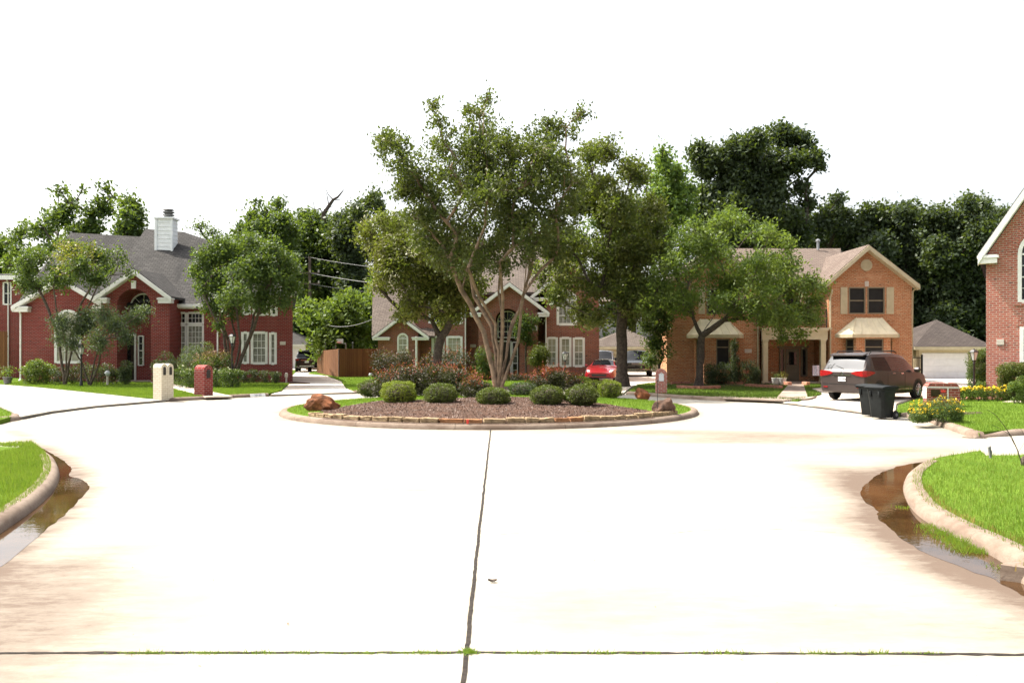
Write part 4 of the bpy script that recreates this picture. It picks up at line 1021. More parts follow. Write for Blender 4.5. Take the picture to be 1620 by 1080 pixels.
back('hardwood_tree', 'loose light green tree behind the right wing of the deep red house', 415, 74, [(420, 335, 18), (440, 322, 12), (445, 352, 26), (410, 362, 24), (398, 342, 12), (385, 360, 16), (420, 385, 28), (450, 385, 24), (380, 385, 22), (400, 410, 24), (440, 420, 28), (465, 440, 20), (470, 480, 24), (460, 365, 18), (405, 322, 8), (370, 365, 12)], 'leaf_mid', 25, ls=.34, dens=10, gap=.16)
tdead = back('hardwood_tree', 'dense vine hung tree behind the utility pole', 505, 80, [(500, 358, 34), (480, 390, 36), (522, 400, 40), (470, 350, 22), (540, 440, 34), (500, 440, 42), (470, 420, 28), (520, 365, 24), (540, 395, 26), (480, 470, 34), (525, 480, 36), (488, 345, 16)], 'leaf_mid', 26, dens=10, gap=.1)
back('dark_oak', 'dark leaning oak with upturned limb tops left of the island tree', 560, 76, [(592, 310, 10), (598, 322, 9), (580, 322, 14), (568, 335, 18), (555, 348, 22), (600, 330, 9), (545, 375, 30), (556, 410, 32), (550, 455, 30), (575, 440, 20), (585, 400, 16), (565, 480, 30), (540, 350, 16)], 'leaf_dark', 27, ls=.34, dens=12)
back('hackberry', 'bright green low tree behind the wooden fence', 520, 66, [(500, 510, 32), (540, 498, 34), (570, 518, 28), (525, 540, 34), (558, 545, 28), (486, 488, 20), (555, 480, 22), (590, 490, 24), (590, 530, 18), (548, 565, 22)], 'leaf_fresh', 28, trunk_r=.25, fork=2, ls=.32, dens=12, gap=.0)
back('hardwood_tree', 'pale green tree behind the left roof of the brown red house', 605, 70, [(600, 455, 22), (615, 478, 24), (590, 478, 20), (625, 450, 22), (640, 470, 26), (605, 505, 24), (635, 425, 24)], 'leaf_bright', 29, trunk_r=.2, fork=3, ls=.31, dens=11, gap=.1)
back('hardwood_tree', 'dark low thicket tree in the deep shade behind the fence', 560, 74, [(530, 560, 24), (545, 568, 26), (570, 562, 28), (600, 560, 24), (555, 590, 22), (585, 590, 22)], 'leaf_dark', 30, trunk_r=.2, fork=1, ls=.34, dens=15)
# bare dead limb sticking out above the vine hung tree
dt = thing('dead_snag', 'bare grey dead snag sticking out above the vine hung tree', 'dead tree', gbase(512, 79, 0)); mb = MB()
def limb(ps, r0, r1): mb.tube([W(a, b, 79) for a, b in ps], np.linspace(r0, r1, len(ps)), 5)
limb([(512, 606), (511, 450), (512, 338), (520, 326), (527, 316), (534, 312), (540, 305), (544, 300)], .3, .03); limb([(512, 338), (505, 330), (498, 335), (496, 320)], .09, .03); limb([(527, 316), (520, 309), (514, 297)], .06, .02); limb([(520, 326), (518, 312), (516, 305)], .06, .02); limb([(512, 332), (520, 329), (528, 325)], .05, .02); limb([(531, 317), (540, 315), (545, 316)], .045, .015)
mb.build('trunk', M['bark'], dt, uv=False)
back('cottonwood', 'thin bright green tree top between the oak and the dark evergreen', 1060, 64, [(1050, 238, 11), (1048, 252, 12), (1054, 268, 19), (1064, 298, 26), (1040, 310, 22), (1078, 328, 28), (1074, 275, 14), (1035, 285, 14), (1055, 340, 26), (1090, 300, 14), (1050, 370, 26)], 'leaf_bright', 31, trunk_r=.25, ls=.30, dens=13, gap=.1)
back('live_oak', 'huge dark evergreen oak towering over the orange brick house', 1190, 72, [(1106, 238, 19), (1128, 255, 28), (1110, 262, 20), (1168, 242, 30), (1198, 222, 23), (1240, 218, 24), (1272, 228, 20), (1286, 248, 18), (1296, 262, 9), (1214, 268, 40), (1170, 290, 40), (1228, 308, 28), (1268, 296, 13), (1150, 330, 36), (1200, 340, 38), (1246, 342, 26), (1120, 310, 28), (1268, 368, 22), (1278, 322, 12), (1105, 345, 24), (1255, 255, 24), (1150, 255, 22), (1190, 380, 34), (1140, 372, 30), (1240, 385, 28)], 'leaf_dark', 32, trunk_r=.6, fork=8, ls=.37, dens=14)
back('elm_tree', 'thin topped dark tree just right of the huge evergreen oak', 1318, 74, [(1322, 318, 14), (1312, 338, 20), (1338, 342, 18), (1322, 365, 30), (1345, 385, 26), (1300, 380, 24), (1322, 410, 32), (1298, 350, 14)], 'leaf_dark', 33, ls=.34, dens=11, gap=.1)
back('elm_tree', 'broad dark tree behind the gable of the orange brick house', 1405, 73, [(1375, 338, 22), (1400, 352, 32), (1432, 345, 26), (1362, 360, 20), (1390, 400, 40), (1432, 398, 38), (1440, 450, 40), (1468, 430, 28), (1395, 450, 38), (1465, 490, 32), (1460, 540, 34), (1360, 420, 36), (1420, 500, 40)], 'leaf_dark', 34, trunk_r=.45, ls=.36, dens=13)
back('elm_tree', 'tallest dark tree behind the white garage', 1520, 70, [(1480, 345, 26), (1530, 322, 18), (1552, 326, 18), (1540, 340, 24), (1505, 362, 34), (1548, 375, 34), (1490, 402, 40), (1548, 425, 40), (1508, 450, 44), (1562, 470, 34), (1505, 500, 40), (1552, 515, 36), (1510, 545, 34), (1575, 545, 30), (1578, 400, 16), (1565, 355, 12)], 'leaf_dark', 35, trunk_r=.45, ls=.33, dens=14)
back('elm_tree', 'dark tree half hidden behind the pink brick house', 1600, 78, [(1590, 345, 26), (1620, 360, 34), (1600, 400, 38), (1640, 400, 40), (1605, 460, 40), (1600, 520, 36), (1575, 335, 10)], 'leaf_dark', 36, ls=.3, dens=10)
# second growth closing the view between and behind the houses
for i, (px, D, top, w, mt, lb) in enumerate([(1130, 86, 330, 70, 'leaf_dark', 'shadowy tree behind the left gable of the orange brick house'), (1300, 88, 350, 60, 'leaf_dark', 'shadowy far tree behind the main roof of the orange brick house'), (1450, 90, 360, 75, 'leaf_dark', 'shadowy far tree seen behind the garage roof'), (1000, 84, 330, 75, 'leaf_mid', 'shadowy tree behind the oak with straight trunk'), (870, 86, 380, 60, 'leaf_mid', 'far tree hidden behind the roof of the brown red house'), (590, 92, 420, 60, 'leaf_dark', 'shadowy far tree in the gap beside the utility wires'), (440, 92, 400, 60, 'leaf_mid', 'far tree behind the loose light green tree'), (1540, 92, 380, 60, 'leaf_dark', 'shadowy far tree behind the tallest dark tree')]):
    ls_ = [(px + random.uniform(-w, w) * .8, random.uniform(top, 590), random.uniform(26, 42)) for k in range(11)]
    back('woodland_tree', lb, px, D, ls_, mt, 40 + i, ls=.45, dens=5.5, clus=12, sig=.5)
# small trees against the walls
tree('magnolia', 'slim dark evergreen tree against the left corner of the orange brick house', gbase(1043, 44.0), [(*W(a, b, 43.6 + (i % 3) * .3), r / F * 44) for i, (a, b, r) in enumerate([(1040, 440, 16), (1030, 460, 18), (1050, 470, 16), (1038, 490, 20), (1025, 515, 16), (1045, 520, 20), (1035, 545, 18), (1048, 560, 15), (1028, 570, 14), (1052, 500, 12)])], 'leaf_mid', leaf_size=.14, dens=110, clus=11, sig=.14, trunk_r=.07, fork=1.0, bark='bark_dark', gap=.1, seed=51)
tree('topiary_tree', 'small round headed tree beside the triple windows of the brown red house', gbase(852, 48.2), [(*W(a, b, 48.2), r / F * 48.2) for a, b, r in [(855, 556, 13), (848, 562, 12), (862, 562, 11), (855, 572, 13), (844, 572, 9)]], 'leaf_box', leaf_size=.08, dens=260, clus=12, sig=.08, trunk_r=.06, fork=.9, bark='bark_dark', seed=52)
tree('small_tree', 'dark small tree overhanging the arched door of the brown red house', gbase(832, 49.2), [(*W(a, b, 49.2), r / F * 49.2) for a, b, r in [(826, 505, 13), (835, 518, 14), (828, 530, 14), (838, 540, 9), (846, 508, 9), (820, 520, 9)]], 'leaf_mid', leaf_size=.11, dens=120, clus=11, sig=.12, trunk_r=.06, fork=2.0, bark='bark_dark', seed=53)

# ------------------------------------------------------------------ foundation shrubs and flower beds
def lb(name, label, lst, D, mat, n=900, depth=.8, **kw):
    l = L5px(lst, D, depth); cx = sum(a[0] for a in l) / len(l)
    return loose_bush(name, label, l, mat, (cx, D, .12), n=n, **kw)
lb('shrub', 'round dark shrub under the small arched window of the brown red house', [(622, 572, 28, 18), (602, 570, 20, 18), (640, 568, 18, 16), (618, 588, 24, 14)], 44, 'leaf_purple', 1500, leaf_size=.08, shoots=('leaf_pinkish', 40, .4, 0))
lb('shrub', 'salmon tipped shrub below the left windows of the brown red house', [(700, 568, 28, 18), (725, 570, 24, 20), (680, 575, 18, 16), (712, 590, 30, 14)], 44, 'leaf_purple', 1400, leaf_size=.08, shoots=('leaf_red', 70, .4, 0))
lb('shrub', 'deep green shrub left of the arched door of the brown red house', [(762, 562, 12, 16), (772, 572, 14, 18), (756, 580, 10, 12), (768, 590, 14, 12)], 49.5, 'leaf_mid', 1000, leaf_size=.09)
lb('hedge', 'low red groundcover hedge along the front of the brown red house', [(x, 598 - (i % 2) * 3, 13, 6) for i, x in enumerate(range(800, 946, 14))], 48.0, 'leaf_purple', 420, .4, leaf_size=.07, shoots=('leaf_red', 130, .2, 0))
lb('shrub', 'feathery grey green shrub below the tall window of the deep red house', [(305, 558, 20, 16), (318, 565, 18, 16), (296, 570, 16, 14), (325, 552, 14, 14)], 42.6, 'leaf_grey', 1100, leaf_size=.09, asp=.3)
lb('rose_bush', 'salmon leaved rose bush behind the red brick mailbox', [(335, 572, 22, 14), (352, 570, 18, 14), (320, 578, 18, 12), (345, 585, 22, 10)], 41.0, 'leaf_mid', 1000, leaf_size=.08, shoots=('leaf_pinkish', 160, .35, 0))
lb('flower_bed', 'white flowered bushy bed between lamp post and red mailbox', [(298, 590, 14, 8), (312, 588, 14, 9), (340, 592, 16, 8), (358, 590, 14, 9), (374, 590, 12, 7), (286, 586, 12, 9)], 39.3, 'leaf_mid', 700, leaf_size=.07, flowers=('petal_white', 60, .05, 'flowers'))
lb('shrub', 'round dark shrub beside the entry of the deep red house', [(262, 572, 16, 18), (272, 580, 14, 14), (252, 580, 14, 14)], 43.6, 'leaf_dark', 1500, leaf_size=.07)
lb('shrub', 'dark clipped shrub before the front door of the deep red house', [(199, 580, 12, 11), (196, 588, 12, 8)], 43, 'leaf_dark', 1400, leaf_size=.06)
lb('shrub', 'leafy shrub with pale flowers at the left corner of the deep red house', [(60, 580, 18, 12), (45, 586, 14, 9), (75, 584, 14, 10), (55, 574, 12, 8)], 43.4, 'leaf_fresh', 900, leaf_size=.09, flowers=('petal_white', 14, .06, 'flowers'))
lb('shrub', 'low dark shrub row between corner shrub and grey green tree', [(92, 588, 14, 8), (112, 586, 14, 9), (132, 582, 16, 12), (150, 585, 16, 10), (168, 584, 14, 11), (182, 590, 10, 8)], 43.2, 'leaf_dark', 800, leaf_size=.07)
lb('shrub', 'low dark shrubs under the right windows of the deep red house', [(385, 592, 10, 6), (400, 590, 11, 7), (420, 591, 13, 7), (436, 592, 10, 6)], 44.5, 'leaf_dark', 700, leaf_size=.07)
lb('hedge', 'dark boxed hedge before the left bay of the orange brick house', [(1125, 586, 14, 13), (1145, 585, 16, 14), (1165, 582, 16, 16), (1185, 582, 16, 16), (1194, 590, 10, 10), (1130, 594, 14, 8)], 43.2, 'leaf_dark', 1300, leaf_size=.07)
lb('shrub', 'tall slim dark shrub against the left bay of the orange brick house', [(1162, 545, 8, 12), (1161, 560, 9, 14), (1164, 574, 9, 12)], 43.6, 'leaf_dark', 900, leaf_size=.07)
# right: clipped trees, hedge and flowers of the pink brick house
def shape(name, label, lst, D, mat, n, **kw): return lb(name, label, lst, D, mat, n, .3, **kw)
shape('clipped_shrub', 'large clipped globe tree behind the right lamp post', [(1546, 570, 19, 18), (1553, 582, 22, 20), (1545, 595, 16, 14), (1560, 562, 16, 12), (1571, 565, 11, 10)], 36.5, 'leaf_mid', 2600, leaf_size=.06)
shape('clipped_shrub', 'small dark clipped globe between globe tree and long hedge', [(1573, 592, 12, 13), (1571, 600, 10, 9)], 35.5, 'leaf_box', 2200, leaf_size=.06)
shape('hedge', 'long clipped hedge along the wall of the pink brick house', [(1590, 586, 14, 13), (1604, 585, 14, 14), (1618, 586, 14, 14), (1634, 586, 14, 14), (1650, 586, 14, 14), (1590, 602, 12, 11), (1606, 602, 12, 12), (1624, 602, 14, 12), (1644, 602, 14, 12)], 29.5, 'leaf_box', 2200, leaf_size=.05)
lb('shrub', 'leafy green shrub at the end of the yellow flower bed', [(1606, 612, 12, 10), (1618, 606, 12, 14), (1630, 610, 12, 12)], 27.9, 'leaf_fresh', 1000, leaf_size=.06)
lb('shrub', 'small pale green plant at the foot of the right lamp post', [(1552, 608, 8, 7), (1559, 610, 6, 5)], 31.5, 'leaf_fresh', 600, leaf_size=.05)
lb('flower_plant', 'long row of bright yellow flowers behind the red stone edging', [(1516 + i * 11, 620 - (i % 2) * 2 - (3 if i in (7, 8) else 0), 9, 7) for i in range(9)], 29.2, 'leaf_fresh', 420, .5, leaf_size=.05, flowers=('petal_yellow', 130, .055, 'flowers'))
lb('flower_plant', 'bushy yellow lantana spilling over the kerb before the wide red mailbox', [(1455, 656, 16, 9), (1474, 658, 18, 9), (1496, 655, 18, 9), (1512, 654, 13, 7), (1455, 646, 17, 12), (1474, 644, 18, 14), (1494, 640, 20, 16), (1510, 645, 16, 12), (1483, 655, 24, 9), (1460, 652, 14, 8), (1445, 652, 9, 7)], 20.6, 'leaf_mid', 1100, .7, leaf_size=.035, flowers=('petal_yellow', 190, .032, 'flowers'))
# soil and stones of the beds
tag(MB().prism_z([G2(1498, 632, .12), G2(1640, 633, .12), (30, 31), (17.5, 31)], .0, .126).build('flower_bed_soil', M['soil']), 'dark soil under the yellow flower row', 'soil', None, 'structure')
rk = rock_mesh((.5, .5, .5), 31, .2, 2, 5)
for i, px in enumerate(list(range(1512, 1622, 9))):
    x, y, z = G(px + random.uniform(-1, 1), 632 + .3 * math.sin(px), .13); o = link_mesh('border_stone', rk, None) if i else link_mesh('border_stone', rk, M['stone_red'])
    o.location = (x, y, .17); o.scale = (.24, .17, .15 + random.uniform(-.02, .02)); o.rotation_euler[2] = random.uniform(0, 6)
    tag(o, 'small reddish stone in the row edging the yellow flower bed', 'border stone', 'red stones edging the yellow flower bed')
tag(MB().prism_z([(x + G2(1105, 611, .12)[0], y + 40.6) for x, y in [(1.3 * math.cos(a), 1.0 * math.sin(a)) for a in np.linspace(0, 6.28, 19)[:-1]]], 0, .135).build('tree_bed', M['soil']), 'dark mulch ring round the forked shade tree', 'soil', None, 'structure')
tag(MB().prism_z([G2(1060, 608.5, .12), G2(1240, 612, .12), G2(1244, 604, .12), (13.5, 45), (8, 45)], 0, .128).build('bed_soil', M['soil']), 'dark bed along the orange brick house', 'soil', None, 'structure')
for i, (a, b, c, d, w) in enumerate([(1062, 607.5, 1092, 607, .2), (1116, 607, 1176, 608, .2), (1180, 611, 1236, 614.5, .22), (1072, 613.5, 1100, 615, .2), (1104, 615.5, 1138, 614, .2)]):
    p, q = Vector(G(a, b, .12)), Vector(G(c, d, .12)); n_ = max(2, int((q - p).length / .42)); t_ = (q - p).normalized()
    for k in range(n_):
        mb = MB().obox(p.lerp(q, (k + .5) / n_) + Vector((0, 0, .06)), t_ * ((q - p).length / n_ * .47), Vector((-t_.y, t_.x, 0)) * .10, Vector((0, 0, .075)))
        c0 = p.lerp(q, (k + .5) / n_)
        tag(mb.build('edging_brick', M['stone_red'], at=(c0.x, c0.y, .12), bevel=.015), 'reddish edging brick of the shaded bed before the orange brick house', 'edging brick', 'edging bricks of the shaded bed')
tag(MB().prism_z([G2(276, 596.5, .12), G2(390, 595.5, .12), (-11, 45), (-19, 45)], 0, .13).build('bed_soil', M['soil']), 'flower bed soil behind the red brick mailbox', 'soil', None, 'structure')
# ------------------------------------------------------------------ house kit
GZ = 0.12
def wall_face(mb, D, xl, xr, zb, top, breaks=(), openings=(), reveal=.13):
    """front wall in the plane y=D (metres); top: number or function; openings: (x0,x1,z0,z1,arch)"""
    tf = top if callable(top) else (lambda x: top)
    bx = {xl, xr, *breaks}
    for o in openings:
        bx |= {o[0], o[1]}
        if o[4]: bx |= {(o[0] + o[1]) / 2 - (o[1] - o[0]) / 2 * math.cos(math.pi * k / 16) for k in range(17)}
    bx = sorted(b for b in bx if xl - 1e-6 <= b <= xr + 1e-6)
    def otop(o, x):
        if not o[4]: return o[3]
        c, r = (o[0] + o[1]) / 2, (o[1] - o[0]) / 2
        return o[3] + math.sqrt(max(0, r * r - (x - c) ** 2))
    for a, b in zip(bx[:-1], bx[1:]):
        if b - a < 1e-6: continue
        m = (a + b) / 2; ops = sorted([o for o in openings if o[0] < m < o[1]], key=lambda o: o[2]); s0 = s1 = zb
        for o in ops:
            if o[2] - s0 > 1e-4: mb.quad((a, D, s0), (b, D, s1), (b, D, o[2]), (a, D, o[2]))
            s0, s1 = otop(o, a), otop(o, b)
            mb.quad((a, D, s0), (b, D, s1), (b, D + reveal, s1), (a, D + reveal, s0))
        ta, tb = tf(a), tf(b)
        if max(ta - s0, tb - s1) > 1e-4: mb.quad((a, D, s0), (b, D, s1), (b, D, tb), (a, D, ta))
    for o in openings:
        mb.quad((o[0], D, o[2]), (o[0], D, o[3]), (o[0], D + reveal, o[3]), (o[0], D + reveal, o[2]))
        mb.quad((o[1], D, o[2]), (o[1], D, o[3]), (o[1], D + reveal, o[3]), (o[1], D + reveal, o[2]))
        if o[2] > zb + .01: mb.quad((o[0], D, o[2]), (o[1], D, o[2]), (o[1], D + reveal, o[2]), (o[0], D + reveal, o[2]))
def window(house, D, x0, x1, z0, z1, cols=2, rows=3, pane='pane_dark', frame='white', arch=False, fw=.075, rec=.07, sash=True, mw=.022, proud=.02, mat_split=None):
    """frame with glazing bars, and its pane as a child"""
    f = MB(); y0, y1 = D - proud, D + rec
    f.box(x0 - fw * .3, x0 + fw, y0, y1, z0, z1); f.box(x1 - fw, x1 + fw * .3, y0, y1, z0, z1)
    f.box(x0 + fw, x1 - fw, y0 + .002, y1, z0 - fw * .3, z0 + fw)
    r = (x1 - x0) / 2; c = (x0 + x1) / 2
    if not arch: f.box(x0 + fw, x1 - fw, y0 + .002, y1, z1 - fw, z1 + fw * .3)
    else:
        k = 18
        for i in range(k):
            a0, a1 = math.pi * i / k, math.pi * (i + 1) / k; ro, ri_ = r + fw * .3, r - fw
            f.prism_y([(c + ro * math.cos(a0), z1 + ro * math.sin(a0)), (c + ro * math.cos(a1), z1 + ro * math.sin(a1)), (c + ri_ * math.cos(a1), z1 + ri_ * math.sin(a1)), (c + ri_ * math.cos(a0), z1 + ri_ * math.sin(a0))], y0 + .004, y1)
        f.box(x0 + fw, x1 - fw, D + .012, y1, z1 - .03, z1 + .03)
        for a in (45, 90, 135):
            p = Vector((c, D + .035, z1)); q = Vector((c + (r - fw) * math.cos(R(a)), D + .035, z1 + (r - fw) * math.sin(R(a)))); f.tube([p, q], mw * .7, 4)
    gx0, gx1, gz0, gz1 = x0 + fw, x1 - fw, z0 + fw, z1 - (0 if arch else fw)
    for i in range(1, cols): x = gx0 + (gx1 - gx0) * i / cols; f.box(x - mw / 2, x + mw / 2, D + .032, D + .06, gz0, gz1)
    for j in range(1, rows):
        z = gz0 + (gz1 - gz0) * j / rows; w_ = mw * (2.2 if sash and j == rows // 2 else 1); f.box(gx0, gx1, D + .028, D + .06, z - w_ / 2, z + w_ / 2)
    w = f.build('window', M[frame], house, uv=False)
    p = MB()
    if arch:
        pts = [(gx0, gz0), (gx1, gz0)] + [(c + (r - fw * .9) * math.cos(math.pi * i / 18), z1 + (r - fw * .9) * math.sin(math.pi * i / 18)) for i in range(19)]
        p.prism_y(pts, D + .05, D + .064)
    else: p.box(gx0 - .01, gx1 + .01, D + .05, D + .064, gz0 - .01, gz1 + .01)
    p.build('pane', M[pane], w, uv=False)
    if mat_split:      # a blind hanging behind the upper sash
        MB().box(gx0, gx1, D + .045, D + .0495, gz0 + (gz1 - gz0) * mat_split, gz1).build('blind', M['pane_blind'], w, uv=False)
    return w
def opening(x0, x1, z0, z1, arch=False): return (x0, x1, z0, z1, arch)
def px_win(D, a, b, t, bt): return (WX(a, D), WX(b, D), WZ(bt, D), WZ(t, D))
def shell(mb, xl, xr, y0, y1, zb, zt, left=True, right=True, back=True):
    if left: mb.quad((xl, y0, zb), (xl, y1, zb), (xl, y1, zt), (xl, y0, zt))
    if right: mb.quad((xr, y0, zb), (xr, y0, zt), (xr, y1, zt), (xr, y1, zb))
    if back: mb.quad((xl, y1, zb), (xr, y1, zb), (xr, y1, zt), (xl, y1, zt))
def gable_roof(house, roof, trim, D, xl, xr, xp, zl, zr, zp, depth, over=.35, mat='shingle_grey', tm='white', t=.14, fas=.24, ret=None, soffit=True):
    """front gable: two slabs running back from y=D-over, with rake boards (trim) and cornice returns"""
    y0, y1 = D - over, D + depth
    roof.slab([(xl, y0, zl), (xp, y0, zp), (xp, y1, zp), (xl, y1, zl)], t); roof.slab([(xp, y0 + .0005, zp), (xr, y0 + .0005, zr), (xr, y1, zr), (xp, y1, zp)], t)
    for a, za, b, zb_ in ((xl, zl, xp, zp), (xp, zp, xr, zr)):
        trim.prism_y([(a, za - .05), (b, zb_ - .05), (b, zb_ - .05 - fas), (a, za - .05 - fas)], y0 - .045, y0 - .004)
        if soffit: trim.prism_y([(a, za - .05 - fas), (b, zb_ - .05 - fas), (b, zb_ - .09 - fas), (a, za - .09 - fas)], y0 - .03, D + .02)
    if ret:
        w, h = ret
        trim.box(xl + .02, xl + w, D - over + .01, D + .05, zl - .05 - h, zl - .06); trim.box(xr - w, xr - .02, D - over + .01, D + .05, zr - .05 - h, zr - .06)
        for x0_, x1_ in ((xl - .03, xl + w + .05), (xr - w - .05, xr + .03)): trim.box(x0_, x1_, D - over - .03, D + .045, zl - .06 - h * .35, zl - .055 - .03)
def arch_ring(mb, D, c, z, r0, r1, y0, y1, k=24, a0=0, a1=180):
    for i in range(k):
        t0, t1 = R(a0 + (a1 - a0) * i / k + .5), R(a0 + (a1 - a0) * (i + 1) / k - .5)
        mb.prism_y([(c + r1 * math.cos(t0), z + r1 * math.sin(t0)), (c + r1 * math.cos(t1), z + r1 * math.sin(t1)), (c + r0 * math.cos(t1), z + r0 * math.sin(t1)), (c + r0 * math.cos(t0), z + r0 * math.sin(t0))], y0, y1)
def downspout(house, x, D, zt, mat='white', zb=.18, gooseneck=.25):
    MB().tube([(x, D - gooseneck - .06, zt + .12), (x, D - gooseneck - .05, zt), (x, D - .06, zt - .28), (x, D - .06, zb + .1), (x, D - .22, zb)], .045, 6).build('downspout', M[mat], house, uv=False)
def text_mesh(s, size, mat, name, parent=None, at=(0, 0, 0), rot=(R(90), 0, 0), ext=.004):
    cu = bpy.data.curves.new('lettering', 'FONT'); cu.body = s; cu.size = size; cu.extrude = ext; cu.align_x = 'CENTER'; cu.align_y = 'CENTER'
    tmp = bpy.data.objects.new('tmp', cu); COL.objects.link(tmp); dg = bpy.context.evaluated_depsgraph_get(); dg.update()
    me = bpy.data.meshes.new_from_object(tmp.evaluated_get(dg)); bpy.data.objects.remove(tmp)
    o = link_mesh(name, me, None, parent); me.materials.clear(); me.materials.append(M[mat])
    off = Vector(ORG[parent.name]) if parent else Vector((0, 0, 0)); o.location = Vector(at) - off; o.rotation_euler = rot
    return o
def soldier(mb, x0, x1, z0, z1, y0, y1):
    if isinstance(mb, tuple):
        m2 = MB(); soldier(m2, x0, x1, z0, z1, y0, y1); m2.build('soldier_course', M[mb[1]], mb[0]); return
    n = max(2, int((x1 - x0) / .085)); w = (x1 - x0) / n
    for i in range(n): mb.box(x0 + i * w + .006, x0 + (i + 1) * w - .006, y0, y1, z0, z1)
def plaque(house, D, a, b, t, bt, s=None):
    x0, x1, z0, z1 = px_win(D, a, b, t, bt)
    p = MB().box(x0, x1, D - .03, D + .02, z0, z1).build('number_plaque', M['plaque'], house, bevel=.008)
    if s: text_mesh(s, (z1 - z0) * .75, 'ink', 'number', p, ((x0 + x1) / 2, D - .034, (z0 + z1) / 2))

# ================================================================== 1: deep red brick house (left)
D = 47.0; x0 = WX(210, D)
H = thing('house', 'deep red brick two storey house with white chimney and arched entry', 'house', (x0, D, GZ))
wl, roof, trim = MB(), MB(), MB()
bz = GZ - .1
# left gable wing
xl, xr, xp = WX(35, D), WX(160, D), WX(100, D); ze = WZ(486, D); zp = WZ(443, D)
a = px_win(D, 87, 128, 511, 574)
wtop = lambda x: ze + (zp - .25 - ze) * max(0, 1 - abs(x - xp) / (xp - xl + .2))
wall_face(wl, D, xl, xr, bz, wtop, [xp], [opening(*a, True)]); shell(wl, xl, xr, D, D + 9, bz, ze)
window(H, D, *a, 3, 4, 'pane_blind', arch=True, fw=.11)
mb = MB(); arch_ring(mb, D, (a[0] + a[1]) / 2, a[3], (a[1] - a[0]) / 2 + .05, (a[1] - a[0]) / 2 + .27, D - .02, D + .02); mb.build('brick_arch', M['brick_red'], H)
gable_roof(H, roof, trim, D, WX(24, D), WX(176, D), xp, ze + .1, ze + .1, zp + .2, 8, ret=(.9, .32))
trim.box(xl - .5, xl, D, D + 9, ze - .12, ze + .05)
# rear wing on the far left
Dr = 54.0; xrl, xrr = WX(-40, Dr), WX(36, Dr); a = px_win(Dr, 4, 17, 528, 552)
wall_face(wl, Dr, xrl, xrr, bz, WZ(438, Dr), [], [opening(*px_win(Dr, 5, 18, 446, 482))]); shell(wl, xrl, xrr, Dr, Dr + 8, bz, WZ(438, Dr))
window(H, Dr, *px_win(Dr, 5, 18, 446, 482), 1, 2, 'pane_dark')
roof.slab([(xrl - .4, Dr - .5, WZ(436, Dr)), (xrr + .3, Dr - .5, WZ(436, Dr)), (xrr + .3, Dr + 5, WZ(436, Dr) + .6), (xrl - .4, Dr + 5, WZ(436, Dr) + .6)], .15)
trim.box(xrl - .4, xrr + .3, Dr - .56, Dr - .49, WZ(436, Dr) - .3, WZ(436, Dr) - .03)
downspout(H, WX(14, Dr), Dr, WZ(440, Dr)); downspout(H, WX(33.5, D), D, ze - .1)
# main roofs
roof.slab([W(24, 484, D + .7), W(230, 484, D + .7), W(250, 376, 54.3), W(112, 368, 54.3)], .15)
roof.slab([W(24, 484, D + .7), W(112, 368, 54.3), (WX(90, 62), 62, WZ(368, 54.3)), (WX(22, D) - .2, 60, ze)], .15)
De = 46.2; Dm = 47.8; 
roof.slab([W(152, 481.5, Dm - .5), W(336, 481.5, Dm - .5), W(336, 420, 51.2), W(347, 404, 52), W(291, 367, 54.5), W(230, 362, 54.5)], .15)
roof.slab([W(230, 362, 54.5), W(291, 367, 54.5), (WX(290, 62), 62, WZ(420, 54)), (WX(200, 62), 62, WZ(420, 54))], .15)
roof.slab([W(230, 362, 54.5), (WX(170, 58), 60, WZ(440, 54)), W(152, 481.5, Dm - .5)], .15)
roof.slab([W(291, 367, 54.5), W(347, 404, 52), W(400, 404, 52), (WX(330, 62), 62, WZ(420, 54))], .15)
Dw = 46.6
roof.slab([W(338, 463, Dw - .45), W(470, 463, Dw - .45), W(428, 404, 52), W(385, 404, 52)], .15); roof.slab([W(470, 463, Dw - .45), (WX(466, 60), 60, WZ(463, Dw)), (WX(424, 55), 55, WZ(404, 52)), W(428, 404, 52)], .15); roof.slab([W(338, 463, Dw - .45), W(385, 404, 52), W(345, 404, 53), (WX(338, Dw), 53, WZ(463, Dw))], .15)
# entry gable with the big arch
xl, xr, xp = WX(160, De), WX(268, De), WX(215.5, De); ze = WZ(468, De); zp = WZ(425, De)
ac = WX(212, De); r_in = 27 / F * De; zs = WZ(484, De)
wtop = lambda x: ze + (zp - .15 - ze) * max(0, 1 - abs(x - xp) / (xp - xl))
wall_face(wl, De, xl, xr, bz, wtop, [xp], [opening(ac - r_in, ac + r_in, bz, zs, True)], reveal=1.3); shell(wl, xl, xr, De, De + 5, bz, ze, back=False)
mb = MB(); arch_ring(mb, De, ac, zs, r_in, r_in + .28, De - .03, De + .01, 30); mb.build('brick_arch', M['brick_red'], H)
MB().box(ac - .13, ac + .13, De - .07, De + .01, zs + r_in + .02, zs + r_in + .46).build('keystone', M['white'], H)
gable_roof(H, roof, trim, De, WX(152, De), WX(275, De), xp, ze - .05, ze - .05, zp, 8, ret=(.75, .32))
